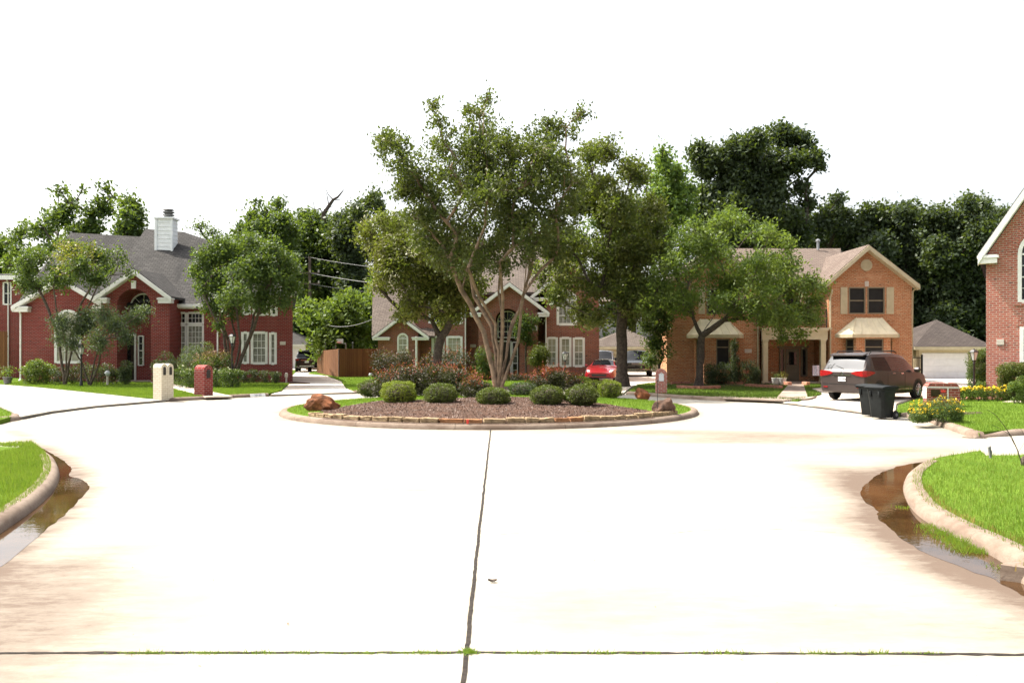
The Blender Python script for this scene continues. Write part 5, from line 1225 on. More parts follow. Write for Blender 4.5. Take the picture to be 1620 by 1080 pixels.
# porch behind the arch: dark back wall, door, sidelight, fan window
Dp = De + 1.3
MB().box(ac - r_in - .05, ac + r_in + .05, Dp, Dp + .1, bz, zs + r_in + .1).build('porch_wall', M['brick_red'], H)
MB().box(ac - r_in, ac + r_in, De + .02, Dp, bz, GZ + .08).build('porch_floor', M['walk'], H)
dx0, dx1, dz0, dz1 = px_win(Dp, 186, 213, 531, 590)
dr = MB().box(dx0, dx1, Dp - .04, Dp - .004, GZ + .08, dz1).build('door', M['dark_door'], H)
MB().box(dx0 + .2, dx1 - .2, Dp - .055, Dp - .042, GZ + .9, dz1 - .2).build('door_pane', M['pane_dark'], dr)
MB().lathe([(.03, 0), (.035, .02), (.0, .05)], (dx1 - .09, Dp - .09, GZ + 1.0), 8, 'y').build('handle', M['brass'], dr)
mb = MB(); [mb.box(x - .05, x + .05, Dp - .07, Dp - .003, GZ + .08, dz1 + .1) for x in (dx0 - .05, dx1 + .05)]; mb.box(dx0, dx1, Dp - .07, Dp - .003, dz1, dz1 + .1); mb.build('door_frame', M['white'], H)
sx = px_win(Dp, 219.5, 228, 531, 578); window(H, Dp - .08, *sx, 1, 4, 'pane_dark', fw=.05)
window(H, Dp - .08, ac - r_in * .8, ac + r_in * .8, zs - .35, zs + .02, 4, 1, 'pane_dark', arch=True, fw=.06)
# middle wall with the tall double window
xl, xr = WX(268, Dm), WX(346, Dm); a1 = px_win(Dm, 268.5, 295, 494, 571); a2 = px_win(Dm, 295.6, 322, 494, 571); zt = WZ(483, Dm); zm = WZ(513, Dm)
wall_face(wl, Dm, xl - .5, xr, bz, zt, [], [opening(a1[0], a2[1], a1[2], a1[3])])
for aa in (a1, a2):
    window(H, Dm, aa[0], aa[1], zm + .02, aa[3], 4, 2, 'pane_dark', fw=.09, sash=False); window(H, Dm, aa[0], aa[1], aa[2], zm - .02, 4, 6, 'pane_curtain', fw=.09)
trim.box(WX(268, Dm), WX(336, Dm), Dm - .55, Dm - .44, zt - .13, zt + .05); trim.box(WX(268, Dm), WX(336, Dm), Dm - .44, Dm + .02, zt - .2, zt - .1)
# right two storey wing
xl, xr = WX(346, Dw), WX(463, Dw); zt = WZ(464, Dw); ops = []
for q in ((382.5, 393.5, 525, 575), (397.6, 422.5, 525, 575.5), (426.4, 437, 526, 576), (384, 396, 470, 497.5), (400.5, 424, 470, 498.5), (428, 438.5, 470, 499.5)): ops.append(px_win(Dw, *q))
wall_face(wl, Dw, xl, xr, bz, zt, [], [opening(*o) for o in ops]); shell(wl, xl, xr, Dw, Dw + 12, bz, zt, right=False, back=False); wl.quad((xl, Dw + 12, bz), (WX(460, Dw + 12), Dw + 12, bz), (WX(460, Dw + 12), Dw + 12, zt), (xl, Dw + 12, zt)); wl.quad((xr, Dw, bz), (xr, Dw, zt), (WX(460, Dw + 12), Dw + 12, zt), (WX(460, Dw + 12), Dw + 12, bz))
for i, o in enumerate(ops): window(H, Dw, *o, 1 if i % 3 != 1 else 3, 4 if i < 3 else 3, 'pane_curtain' if i < 3 else 'pane_dark', fw=.11)
trim.box(WX(338, Dw), WX(470, Dw), Dw - .5, Dw - .4, zt - .16, zt + .03); trim.box(WX(346, Dw), WX(466, Dw), Dw - .4, Dw + .02, zt - .2, zt - .12)
plaque(H, Dw, 443, 452, 540, 545.5); downspout(H, WX(345, Dw), Dw, zt - .1)
sb = MB(); soldier(sb, WX(381, Dw), WX(438.5, Dw), WZ(524.6, Dw), WZ(519, Dw), Dw - .012, Dw + .02); sb.build('soldier_course', M['brick_red'], H)
wl.build('wall', M['brick_red'], H); rf = roof.build('roof', M['shingle_grey'], H); trim.build('trim', M['white'], H, uv=False)
# chimney
cx0, cx1 = WX(247, 52.3), WX(272, 52.3); cz0, cz1 = WZ(402, 52.3), WZ(346, 52.3); ch = MB(); n = 13
for i in range(n):
    z0, z1 = cz0 - 1 + (cz1 - cz0 + 1) * i / n, cz0 - 1 + (cz1 - cz0 + 1) * (i + 1) / n
    ch.box(cx0 - .02, cx1 + .02, 52.28, 53.22, z0, z0 + .03); ch.box(cx0, cx1, 52.3, 53.2, z0 + .03, z1)
ch.box(cx0 - .09, cx0 + .06, 52.25, 52.4, cz0 - 1, cz1); ch.box(cx1 - .06, cx1 + .05, 52.25, 52.4, cz0 - 1, cz1); ch.box(cx0 - .1, cx1 + .1, 52.2, 53.3, cz1, cz1 + .1)
ch.build('chimney', M['siding'], rf); mb = MB(); cc = ((cx0 + cx1) / 2 + .1, 52.75, cz1 + .1)
mb.lathe([(.26, 0), (.26, .12), (.36, .16), (.36, .22), (.24, .23), (.24, .3), (.36, .34), (.36, .4), (.2, .41), (.2, .46), (.34, .5), (.3, .56), (.05, .6)], cc, 14); mb.build('chimney_cap', M['grey_plastic'], rf, smooth=True)

# ================================================================== 3: brown red brick house (centre)
D = 51.0
H = thing('house', 'brown red brick two storey house with white windows behind the island', 'house', (WX(790, D), D, GZ))
wl, roof, trim, wl2 = MB(), MB(), MB(), MB()
# left one-storey wing with small gable
Dl = 50.0; xl, xr, xp = WX(598, Dl), WX(662, Dl), WX(634.6, Dl); ze, zp = WZ(532, Dl), WZ(500, Dl); a = px_win(Dl, 629, 645.3, 535.5, 558)
wtop = lambda x: ze - .05 + (zp - .2 - ze) * max(0, 1 - abs(x - xp) / (WX(634.6, Dl) - WX(598, Dl)))
wall_face(wl, Dl, xl, xr, bz, wtop, [xp], [opening(*a, True)]); shell(wl, xl, xr, Dl, Dl + 9, bz, ze - .1)
window(H, Dl, *a, 2, 2, 'pane_blind', arch=True, fw=.08)
gable_roof(H, roof, trim, Dl, WX(591, Dl), WX(679, Dl), xp, ze + .02, ze + .02, zp + .06, 5, ret=(1.0, .2), fas=.17)
roof.slab([W(588, 531, Dl + .2), W(688, 531, Dl + .2), W(688, 440, 57), W(590, 440, 57)], .14); trim.box(WX(588, Dl), WX(590, Dl), Dl + .2, 56, ze - .15, ze)
MB().tube([(WX(659.5, Dl), Dl - .3, ze), (WX(659.5, Dl), Dl - .3, GZ)], .07, 8).build('porch_post', M['white'], H)
# left two-storey part
D1 = 51.0; xl, xr = WX(657, D1), WX(737, D1); zt = WZ(461, D1)
ops = [px_win(D1, 678.5, 703, 477, 511.5), px_win(D1, 707, 731.5, 478, 512), px_win(D1, 683.5, 702.5, 532, 575), px_win(D1, 706.5, 731, 532, 575)]
wall_face(wl, D1, xl, xr, bz, zt, [], [opening(*o) for o in ops]); shell(wl, xl, xr, D1, D1 + 9, bz, zt)
for i, o in enumerate(ops): window(H, D1, *o, 3, 4, 'pane_dark' if i < 2 else 'pane_blind', fw=.11)
sb = (H, 'brick_brown'); soldier(sb, WX(682, D1), WX(733, D1), WZ(531.5, D1), WZ(526.5, D1), D1 - .012, D1 + .02)
# centre with entry gable
Dc = 51.7; wall_face(wl, Dc, WX(737, Dc), WX(866, Dc), bz, WZ(463, Dc)); downspout(H, WX(736.5, D1), D1 - .05, zt - .25)
plaque(H, Dc, 744, 753, 544.5, 549.5, '10127' if False else None)
De = 50.1; xl, xr, xp = WX(757, De), WX(851, De), WX(806, De); ze, zp = WZ(493, De), WZ(446, De); ac, r_in, zs = WX(803, De), 19 / F * De, WZ(507, De)
wtop = lambda x: ze + (zp - .2 - ze) * max(0, 1 - abs(x - xp) / (WX(868, De) - xp))
wall_face(wl, De, xl, xr, bz, wtop, [xp], [opening(ac - r_in, ac + r_in, bz, zs, True)], reveal=1.0); shell(wl, xl, xr, De, Dc, bz, ze, back=False)
mb = MB(); arch_ring(mb, De, ac, zs, r_in, r_in + .25, De - .03, De + .01, 26); mb.build('brick_arch', M['brick_brown'], H)
gable_roof(H, roof, trim, De, WX(744, De), WX(868.5, De), xp, ze, ze, zp, 6, ret=(.65, .27), fas=.2)
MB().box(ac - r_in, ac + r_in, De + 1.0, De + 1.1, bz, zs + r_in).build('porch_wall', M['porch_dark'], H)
dr = MB().box(ac - .75, ac + .15, De + .93, De + .99, GZ + .05, GZ + 2.3).build('door', M['dark_door'], H); MB().lathe([(.03, 0), (.035, .02), (0, .05)], (ac + .05, De + .88, GZ + 1.05), 8, 'y').build('handle', M['brass'], dr)
mb = MB(); [mb.box(x - .05, x + .05, De + .9, De + .995, GZ + .05, GZ + 2.38) for x in (ac - .81, ac + .21)]; mb.box(ac - .86, ac + .26, De + .9, De + .995, GZ + 2.3, GZ + 2.38); mb.build('door_frame', M['white'], H)
window(H, De + .92, ac + .29, ac + .62, GZ + .1, GZ + 2.3, 1, 5, 'pane_dark', fw=.04); window(H, De + .92, ac - r_in * .85, ac + r_in * .85, GZ + 2.55, zs, 4, 3, 'pane_dark', arch=True, fw=.05)
lq = px_win(De, 842, 850, 515, 523); w_ = MB().box(lq[0], lq[1], De - .04, De + .02, lq[2], lq[3]).build('wall_vent', M['white'], H); MB().box(lq[0] + .06, lq[1] - .06, De - .05, De - .042, lq[2] + .06, lq[3] - .06).build('vent_grille', M['grey_plastic'], w_)
# right wing
Dw = 50.3; xl, xr, xp = WX(863, Dw), WX(948, Dw), WX(905, Dw); ze, zp = WZ(467, Dw), WZ(419, Dw)
a = px_win(Dw, 881.5, 912, 475, 514); tri = [px_win(Dw, 864.8, 881.8, 533.5, 580), px_win(Dw, 886, 903.2, 533.5, 580), px_win(Dw, 906.8, 924.4, 534, 580)]
wtop = lambda x: ze + (zp - .15 - ze) * max(0, 1 - abs(x - xp) / (xp - WX(845, Dw)))
wall_face(wl, Dw, xl, xr, bz, wtop, [xp], [opening(*a, True)] + [opening(*o) for o in tri]); shell(wl, xl, xr, Dw, Dw + 11, bz, ze)
window(H, Dw, *a, 4, 3, 'pane_curtain', arch=True, fw=.12)
for o in tri: window(H, Dw, *o, 2, 4, 'pane_curtain' if o is tri[0] else 'pane_curtain', fw=.11, mat_split=.48)
gable_roof(H, roof, trim, Dw, WX(837, Dw), WX(972, Dw), xp, ze - .1, ze - .1, zp + .2, 7, ret=(.95, .22), fas=.2)
soldier(sb, WX(863.5, Dw), WX(927, Dw), WZ(533, Dw), WZ(527, Dw), Dw - .012, Dw + .02)
downspout(H, WX(863.7, Dw), Dw, WZ(497, Dw))
# main hip roof
e = D1 - .45; ev = 462
roof.slab([W(650, ev, e), W(955, ev, e), W(850, 386, 58.5), W(700, 386, 58.5)], .15); roof.slab([W(955, ev, e), (WX(955, e), 67, WZ(ev, e)), W(850, 386, 58.5)], .15); roof.slab([W(650, ev, e), W(700, 386, 58.5), (WX(650, e), 67, WZ(ev, e))], .15)
roof.slab([W(700, 386, 58.5), W(850, 386, 58.5), (WX(955, e), 67, WZ(ev, e)), (WX(650, e), 67, WZ(ev, e))], .15)
trim.box(WX(655, D1), WX(757, D1), e - .05, e + .03, WZ(ev, e) - .25, WZ(ev, e) - .02)
wl.build('wall', M['brick_brown'], H); roof.build('roof', M['shingle_brown'], H); trim.build('trim', M['white'], H, uv=False)
hm = None

# ================================================================== 4: orange brick house (right of centre)
D = 45.0
H = thing('house', 'orange brick two storey house with cream bay roofs and balcony', 'house', (WX(1250, D), D, GZ))
wl, roof, trim = MB(), MB(), MB()
def wing(xa, xb, ops, pk, pkz, evz, ra, rb):
    xl, xr, xp = WX(xa, D), WX(xb, D), WX(pk, D); ze, zp = WZ(evz, D), WZ(pkz, D)
    hw = (WX(rb, D) - WX(ra, D)) / 2
    wtop = lambda x: ze + (zp - .2 - ze) * max(0, 1 - abs(x - xp) / hw)
    wall_face(wl, D, xl, xr, bz, wtop, [xp], [opening(*o) for o in ops]); shell(wl, xl, xr, D, D + 12, bz, ze + .15, left=xa > 1200, back=xa > 1200)
    if xa < 1200: wl.quad((xl, D, bz), (xl, D + 2.3, bz), (xl, D + 2.3, ze + .15), (xl, D, ze + .15)); wl.quad((xl, D + 2.3, bz), (xl + 2.1, D + 2.3, bz), (xl + 2.1, D + 2.3, ze + .3), (xl, D + 2.3, ze + .3)); wl.quad((xl + 2.1, D + 2.3, bz), (xl + 2.1, D + 12, bz), (xl + 2.1, D + 12, ze + .3), (xl + 2.1, D + 2.3, ze + .3))
    gable_roof(H, roof, trim, D, WX(ra, D), WX(rb, D), xp, ze, ze, zp + .05, 8 if xa > 1200 else 3, fas=.22, over=.4)
uw = [px_win(D, 1343, 1368.6, 454.7, 496), px_win(D, 1372.6, 1399, 454.7, 496)]
wing(1311, 1443, uw, 1369.8, 389.5, 450, 1299, 1449.6)
ul = [px_win(D, 1118, 1141, 457, 497), px_win(D, 1145, 1168, 457, 497)]
wing(1055, 1207, ul, 1131, 391, 450, 1043, 1219)
for o in uw + ul: window(H, D, *o, 1, 2, 'screen', 'door', fw=.05, mw=.03)
for a_, b_ in ((1329.6, 1340.2), (1402.4, 1413.7), (1105, 1115), (1171, 1181)):
    q = px_win(D, a_, b_, 454.5, 496.5); s = MB().box(q[0], q[1], D - .045, D - .003, q[2], q[3]); n = 15
    for i in range(n):
        z = q[2] + .06 + (q[3] - q[2] - .12) * i / n; s.box(q[0] + .05, q[1] - .05, D - .056, D - .0455, z, z + .055)
    s.build('shutter', M['cream'], H, uv=False)
vx, vz = WX(1370.5, D), WZ(419.5, D); v = MB(); arch_ring(v, D, vx, vz, .24, .31, D - .05, D + .01, 28, 0, 360); v.lathe([(.25, 0), (.25, .02)], (vx, D - .03, vz), 24, 'y')
for i in range(6): z = vz - .2 + i * .075; hw_ = math.sqrt(max(.001, .23 ** 2 - (z - vz + .02) ** 2)); v.box(vx - hw_, vx + hw_, D - .05, D - .031, z, z + .045)
v.build('gable_vent', M['cream'], H, uv=False); mb = MB(); arch_ring(mb, D, vx, vz, .315, .40, D - .015, D + .01, 30, 0, 360); mb.build('brick_ring', M['brick_orange'], H); sb = (H, 'brick_orange')
q = px_win(D, 1341, 1401, 449, 454.2); soldier(sb, q[0], q[1], q[2], q[3], D - .012, D + .02); MB().box(q[0], q[1], D - .04, D + .02, uw[0][2] - .10, uw[0][2] - .03).build('window_sill', M['brick_orange'], H)
kq = px_win(D, 1368, 1374, 445, 453); MB().box(kq[0], kq[1], D - .04, D + .01, kq[2], kq[3]).build('keystone', M['plaque'], H)
def bay(a, b, ta, tb, yt, yb, pn, hide_left=False):
    """projecting bay: cream metal roof over brick piers and dark screened windows"""
    Db = D - .85; xl, xr = WX(a, D), WX(b, D); s = (xr - xl) * .16; zb_, zt_ = WZ(yb, Db), WZ(yt, D)
    P0, P1, P2, P3 = (xl, D + .0, zb_), (xl + s, Db - .1, zb_), (xr - s, Db - .1, zb_), (xr, D + .0, zb_); T0, T1 = (WX(ta, D), D, zt_), (WX(tb, D), D, zt_)
    T0f, T1f = (T0[0] + .0, D - .12, zt_), (T1[0], D - .12, zt_)
    r_ = MB(); r_.quad(P0, P1, T0f, T0); r_.quad(P1, P2, T1f, T0f); r_.quad(P2, P3, T1, T1f); r_.quad(T0, T0f, T1f, T1)
    for u in np.linspace(0.02, .98, 6):      # standing seams
        p = Vector(P1).lerp(Vector(P2), u); q = Vector(T0f).lerp(Vector(T1f), u); r_.tube([p + Vector((0, 0, .012)), q + Vector((0, 0, .012))], .016, 4)
    for p, q in ((P1, T0f), (P2, T1f)): r_.tube([Vector(p) + Vector((0, 0, .01)), Vector(q) + Vector((0, 0, .01))], .022, 4)
    r_.build('bay_roof', M['baymetal'], H, uv=False)
    f_ = MB(); k = .18
    for p, q in ((P0, P1), (P1, P2), (P2, P3)): f_.quad(p, q, (q[0], q[1], q[2] - k), (p[0], p[1], p[2] - k))
    f_.quad((P0[0], P0[1], zb_ - k), (P1[0], P1[1], zb_ - k), (P2[0], P2[1], zb_ - k), (P3[0], P3[1], zb_ - k)); f_.build('bay_fascia', M['cream'], H, uv=False)
    # body
    i_ = .16; A, B, C_, E = (xl + i_ + .25, D), (xl + s + .28, Db + .12), (xr - s - .28, Db + .12), (xr - i_ - .25, D); zt2 = zb_ - k; body = MB()
    zs_ = GZ + .75; zt3 = zt2 - .05; tr = zt2 - .50
    def face(p, q, wins):
        p, q = Vector((p[0], p[1], 0)), Vector((q[0], q[1], 0)); t_ = (q - p); nrm = Vector((t_.y, -t_.x, 0)).normalized()
        us = sorted({0, 1, *[w for ws in wins for w in ws]})
        for u0, u1 in zip(us[:-1], us[1:]):
            m = (u0 + u1) / 2; inw = any(w0 < m < w1 for w0, w1 in wins); pa, pb = p + t_ * u0, p + t_ * u1
            segs = [(bz, zs_), (zt3, zt2)] if inw else [(bz, zt2)]
            for z0_, z1_ in segs: body.quad((pa.x, pa.y, z0_), (pb.x, pb.y, z0_), (pb.x, pb.y, z1_), (pa.x, pa.y, z1_))
        for w0, w1 in wins:
            pa, pb = p + t_ * w0 - nrm * .06, p + t_ * w1 - nrm * .06
            fr = MB(); mid = (pa + pb) / 2; hx = (pb - pa) / 2; un = hx.normalized()
            for z_ in (zs_ + .03, tr, zt3 - .03): fr.obox((mid.x, mid.y, z_), hx, nrm * .035, (0, 0, .03))
            for e_ in (pa + un * .03, pb - un * .03): fr.obox((e_.x, e_.y, (zs_ + zt3) / 2), un * .03, nrm * .03, (0, 0, (zt3 - zs_) / 2 - .06))
            w_ = fr.build('window', M['door'], H, uv=False); g = MB(); c_ = (mid.x, mid.y, (zs_ + zt3) / 2); g.obox(c_, hx - un * .05, nrm * .008, (0, 0, (zt3 - zs_) / 2 - .03)); g.build('pane', M['screen'], w_, uv=False)
    face(A, B, [(.22, .82)]); face(B, C_, [pn]); face(C_, E, [(.18, .78)])
    body.build('bay_wall', M['brick_orange'], H)
bay(1321, 1423.5, 1353, 1393.6, 503, 528.5, (.25, .80)); bay(1086, 1177, 1107, 1150, 505, 529, (.42, .88))
# centre: upper wall, balcony, porch
Dc = D + 1.0; xl, xr = WX(1200, Dc), WX(1316, Dc); up = [px_win(Dc, 1222, 1238, 470, 512.5), px_win(Dc, 1243, 1267, 470, 512.5), px_win(Dc, 1273, 1288, 468, 512)]
wall_face(wl, Dc, xl, xr, WZ(522, Dc), WZ(446, Dc), [], [opening(*o) for o in up])
for o in up: window(H, Dc, *o, 1, 2, 'pane_dark', 'cream', fw=.06)
Dp = D + 2.2; porch = MB(); porch.box(WX(1195, D), WX(1345, D), Dp, Dp + .1, bz, WZ(520, D)); porch.box(WX(1202, D), WX(1205, D), D, Dp, bz, WZ(520, D)); porch.build('porch_wall', M['brick_orange'], H)
MB().box(WX(1204, D), WX(1311, D), D - .5, Dp, WZ(521, D), WZ(518.6, D)).build('balcony_floor', M['cream'], H)
MB().box(WX(1205, D), WX(1311, D), D - .6, Dp, bz, GZ + .06).build('porch_floor', M['walk'], H)
Df = D - .5; bm_ = MB(); q = px_win(Df, 1206, 1309.5, 522, 537); bm_.box(q[0], q[1], Df, Df + .16, q[2], q[3]); bm_.box(q[0] - .03, q[1] + .03, Df - .06, Df + .2, q[3] - .03, q[3] + .08); bm_.box(q[0], q[1], Df - .012, Df + .1, (q[2] + q[3]) / 2 - .012, (q[2] + q[3]) / 2 + .012); bm_.build('porch_beam', M['cream'], H, uv=False)
for a_ in (1211.5, 1303): 
    x = WX(a_, Df); MB().box(x - .17, x + .17, Df - .02, Df + .3, GZ, GZ + .12).box(x - .13, x + .13, Df + .01, Df + .27, GZ + .12, q[2] - .1).box(x - .16, x + .16, Df - .01, Df + .29, q[2] - .1, q[2] - .002).build('porch_column', M['cream'], H, bevel=.01)
rl = MB(); zr0, zr1 = WZ(518, D) + .1, WZ(491, D); ra, rb = WX(1206, Df), WX(1308, Df)
rl.box(ra, rb, Df + .02, Df + .06, zr1 - .04, zr1); rl.box(ra, rb, Df + .02, Df + .06, zr0, zr0 + .03)
for x in np.arange(ra + .05, rb, .115): rl.box(x, x + .016, Df + .032, Df + .048, zr0, zr1 - .02)
for x in (ra, (ra + rb) / 2, rb): rl.box(x - .025, x + .025, Df + .012, Df + .068, WZ(518.6, D), zr1 + .06)
rl.build('balcony_railing', M['iron'], H, uv=False)
dq = px_win(Dp, 1243, 1264, 551, 600); dr = MB().box(dq[0], dq[1], Dp - .05, Dp - .004, GZ + .07, dq[3]).build('door', M['door'], H, bevel=.006)
MB().box(dq[0] + .16, dq[1] - .16, Dp - .062, Dp - .052, GZ + .95, dq[3] - .2).build('door_pane', M['pane_dark'], dr); MB().lathe([(.03, 0), (.035, .03), (0, .06)], (dq[0] + .08, Dp - .1, GZ + 1.0), 8, 'y').build('handle', M['brass'], dr)
for a_, b_ in ((1233, 1241), (1267, 1276)): window(H, Dp - .08, *px_win(Dp, a_, b_, 551, 595), 1, 1, 'pane_dark', 'door', fw=.07)
MB().box(dq[0] - .5, dq[1] + .55, Dp - .05, Dp - .003, dq[3] + .03, dq[3] + .12).build('door_frame', M['door'], H)
# main roof
ridge = WZ(393, 52.5)
roof.slab([W(1150, 452, Dc - .45), W(1330, 452, Dc - .45), (WX(1330, 52.5), 52.5, ridge), (WX(1150, 52.5), 52.5, ridge)], .15)
roof.slab([(WX(1330, Dc), Dc - .45, WZ(452, Dc - .45)), (WX(1449, D), 50, WZ(450, D)), (WX(1449, D), 60, WZ(450, D)), (WX(1328, 52.5), 52.5, ridge)], .15)
roof.slab([(WX(1150, 52.5), 52.5, ridge), (WX(1328, 52.5), 52.5, ridge), (WX(1449, D), 60, WZ(450, D)), (WX(1060, D), 60, WZ(450, D))], .15)
mb = MB().lathe([(.08, 0), (.08, .5), (.14, .52), (.14, .62), (.05, .68)], (WX(1294, 52), 52, ridge - .15), 10); mb.build('roof_vent', M['rim'], H, uv=False)
trim.box(WX(1219, Dc), WX(1300, Dc), Dc - .5, Dc - .42, WZ(455, Dc), WZ(450.5, Dc))
downspout(H, WX(1313, D), D, WZ(462, D), 'cream'); downspout(H, WX(1198.5, D), D, WZ(470, D), 'cream'); 
MB().tube([(WX(1447, D), D - .3, WZ(451, D)), (WX(1446.5, D), D - .2, WZ(456, D)), (WX(1443.5, D), D - .02, WZ(461, D)), (WX(1443.5, D), D + .1, GZ + .1)], .05, 6).build('downspout', M['tan'], H, uv=False)
plaque(H, D, 1178, 1189, 552, 558); MB().box(WX(1255, Dp) - .1, WX(1255, Dp) + .1, Dp - .5, Dp - .4, 2.5, 2.8).build('porch_light', M['iron'], H)
wl.build('wall', M['brick_orange'], H); roof.build('roof', M['shingle_tan'], H); trim.build('trim', M['cream'], H, uv=False)

# ================================================================== garages
def garage(name, label, D, a, b, yev, pk, ypk, wm, rm, door, dmat, tm, depth=7.5):
    xl, xr, ze = WX(a, D), WX(b, D), WZ(yev, D); H = thing(name, label, 'garage', ((xl + xr) / 2, D, .05)); wl = MB(); dq = px_win(D, *door); dq = (dq[0], dq[1], .05, dq[3])
    wall_face(wl, D, xl + .35, xr - .35, 0, ze - .05, [], [opening(*dq)]); shell(wl, xl + .35, xr - .35, D, D + depth, 0, ze - .05); wl.build('wall', M[wm], H, uv=True)
    xp, zp, dp = WX(pk, D + depth * .45), WZ(ypk, D + depth * .45), D + depth * .45; r_ = MB(); y0, y1 = D - .4, D + depth + .4
    r_.slab([(xl, y0, ze), (xr, y0, ze), (xp, dp, zp)], .13); r_.slab([(xr, y0, ze), (xr, y1, ze), (xp, dp, zp)], .13); r_.slab([(xr, y1, ze), (xl, y1, ze), (xp, dp, zp)], .13); r_.slab([(xl, y1, ze), (xl, y0, ze), (xp, dp, zp)], .13); r_.build('roof', M[rm], H)
    MB().box(xl, xr, D - .46, D - .402, ze - .22, ze - .02).box(xl + .1, xr - .1, D - .40, D + .02, ze - .2, ze - .14).build('trim', M[tm], H, uv=False)
    d = MB(); rows, cols = 4, 4; hh = (dq[3] - dq[2]) / rows; ww = (dq[1] - dq[0]) / cols; d.box(dq[0], dq[1], D + .085, D + .12, dq[2], dq[3])
    for i in range(rows):
        d.box(dq[0] + .01, dq[1] - .01, D + .065, D + .084, dq[2] + i * hh + .012, dq[2] + (i + 1) * hh - .012)
        for j in range(cols): d.box(dq[0] + j * ww + .08, dq[0] + (j + 1) * ww - .08, D + .052, D + .0645, dq[2] + i * hh + .09, dq[2] + (i + 1) * hh - .09)
    d.build('garage_door', M[dmat], H, bevel=.006, uv=False)
    f_ = MB(); [f_.box(x - .09, x + .09, D - .025, D + .05, .05, dq[3] + .02) for x in (dq[0] - .08, dq[1] + .08)]; f_.box(dq[0] - .17, dq[1] + .17, D - .027, D + .05, dq[3] + .02, dq[3] + .2); f_.build('door_frame', M[tm], H, uv=False)
    return H
garage('garage', 'tan garage with closed white panelled door and brown hip roof', 54, 1441, 1568, 548, 1481.5, 505.5, 'tan', 'shingle_dark', (1458, 1533, 558, 603), 'garage_door', 'cream')
garage('garage', 'low tan garage behind the parked black suv', 70, 928, 1052, 548, 990, 520, 'tan', 'shingle_brown', (950, 1030, 560, 592), 'tan', 'cream')
garage('garage', 'small cream garage at the end of the driveway behind the dark suv', 84, 400, 495, 544, 452, 520, 'siding', 'shingle_grey', (462, 477, 552, 575), 'garage_door', 'white')

# ================================================================== R: pink brick house (right edge), turned to face the circle
D = 0.0; ox, oy = WX(1560, 31.0), 31.0; xl, xr = 0.0, 9.6; xp = (xl + xr) / 2; ze = WZ(400, 31)
H = thing('house', 'pink red brick house with steep white gable at the right edge', 'house', (ox, oy, 0), R(-31), local=True); wl, roof, trim = MB(), MB(), MB()
sl_ = 1.58; zp = ze + (xp - xl) * sl_
aw = (1.04, 2.75, WZ(478, 30.4), WZ(402, 30.4)); lw = (1.10, 2.70, WZ(573, 30.4), WZ(517, 30.4)); aw2 = (xr - 2.9, xr - 1.2, aw[2], aw[3]); lw2 = (xr - 2.8, xr - 1.2, lw[2], lw[3])
wall_face(wl, D, xl, xr, bz, lambda x: ze - .12 + max(0, (xp - xl) - abs(x - xp)) * sl_, [xp], [opening(*aw, True), opening(*lw), opening(*aw2, True), opening(*lw2)]); shell(wl, xl, xr, D, D + 11, bz, ze - .1)
for q, ar in ((aw, True), (lw, False), (aw2, True), (lw2, False)): window(H, D, *q, 3, 4, 'pane_dark', arch=ar, fw=.10)
sb = (H, 'brick_pink')
for q in (aw, aw2):
    mb = MB(); arch_ring(mb, D, (q[0] + q[1]) / 2, q[3], (q[1] - q[0]) / 2 + .05, (q[1] - q[0]) / 2 + .42, D - .018, D + .01, 30); mb.build('brick_arch', M['brick_pink'], H)
    MB().box(q[0] - .15, q[1] + .15, D - .05, D + .02, q[2] - .12, q[2] - .03).build('window_sill', M['brick_pink'], H)
for q in (lw, lw2): soldier(sb, q[0] - .15, q[1] + .15, q[3] + .04, q[3] + .26, D - .015, D + .02)
soldier(sb, xl + .02, xl + .9, ze - .72, ze - .50, D - .012, D + .02)
gable_roof(H, roof, trim, D, xl - .26, xr + .26, xp, ze - .05, ze - .05, ze - .05 + (xp - xl + .26) * sl_, 12, over=.35, ret=(.62, .32), fas=.34)
MB().box(.34, .58, -.03, .02, WZ(545.5, 30.7), WZ(536.5, 30.7)).build('number_plaque', M['plaque'], H, bevel=.008)
wl.build('wall', M['brick_pink'], H); roof.build('roof', M['shingle_grey'], H); trim.build('trim', M['white'], H, uv=False)
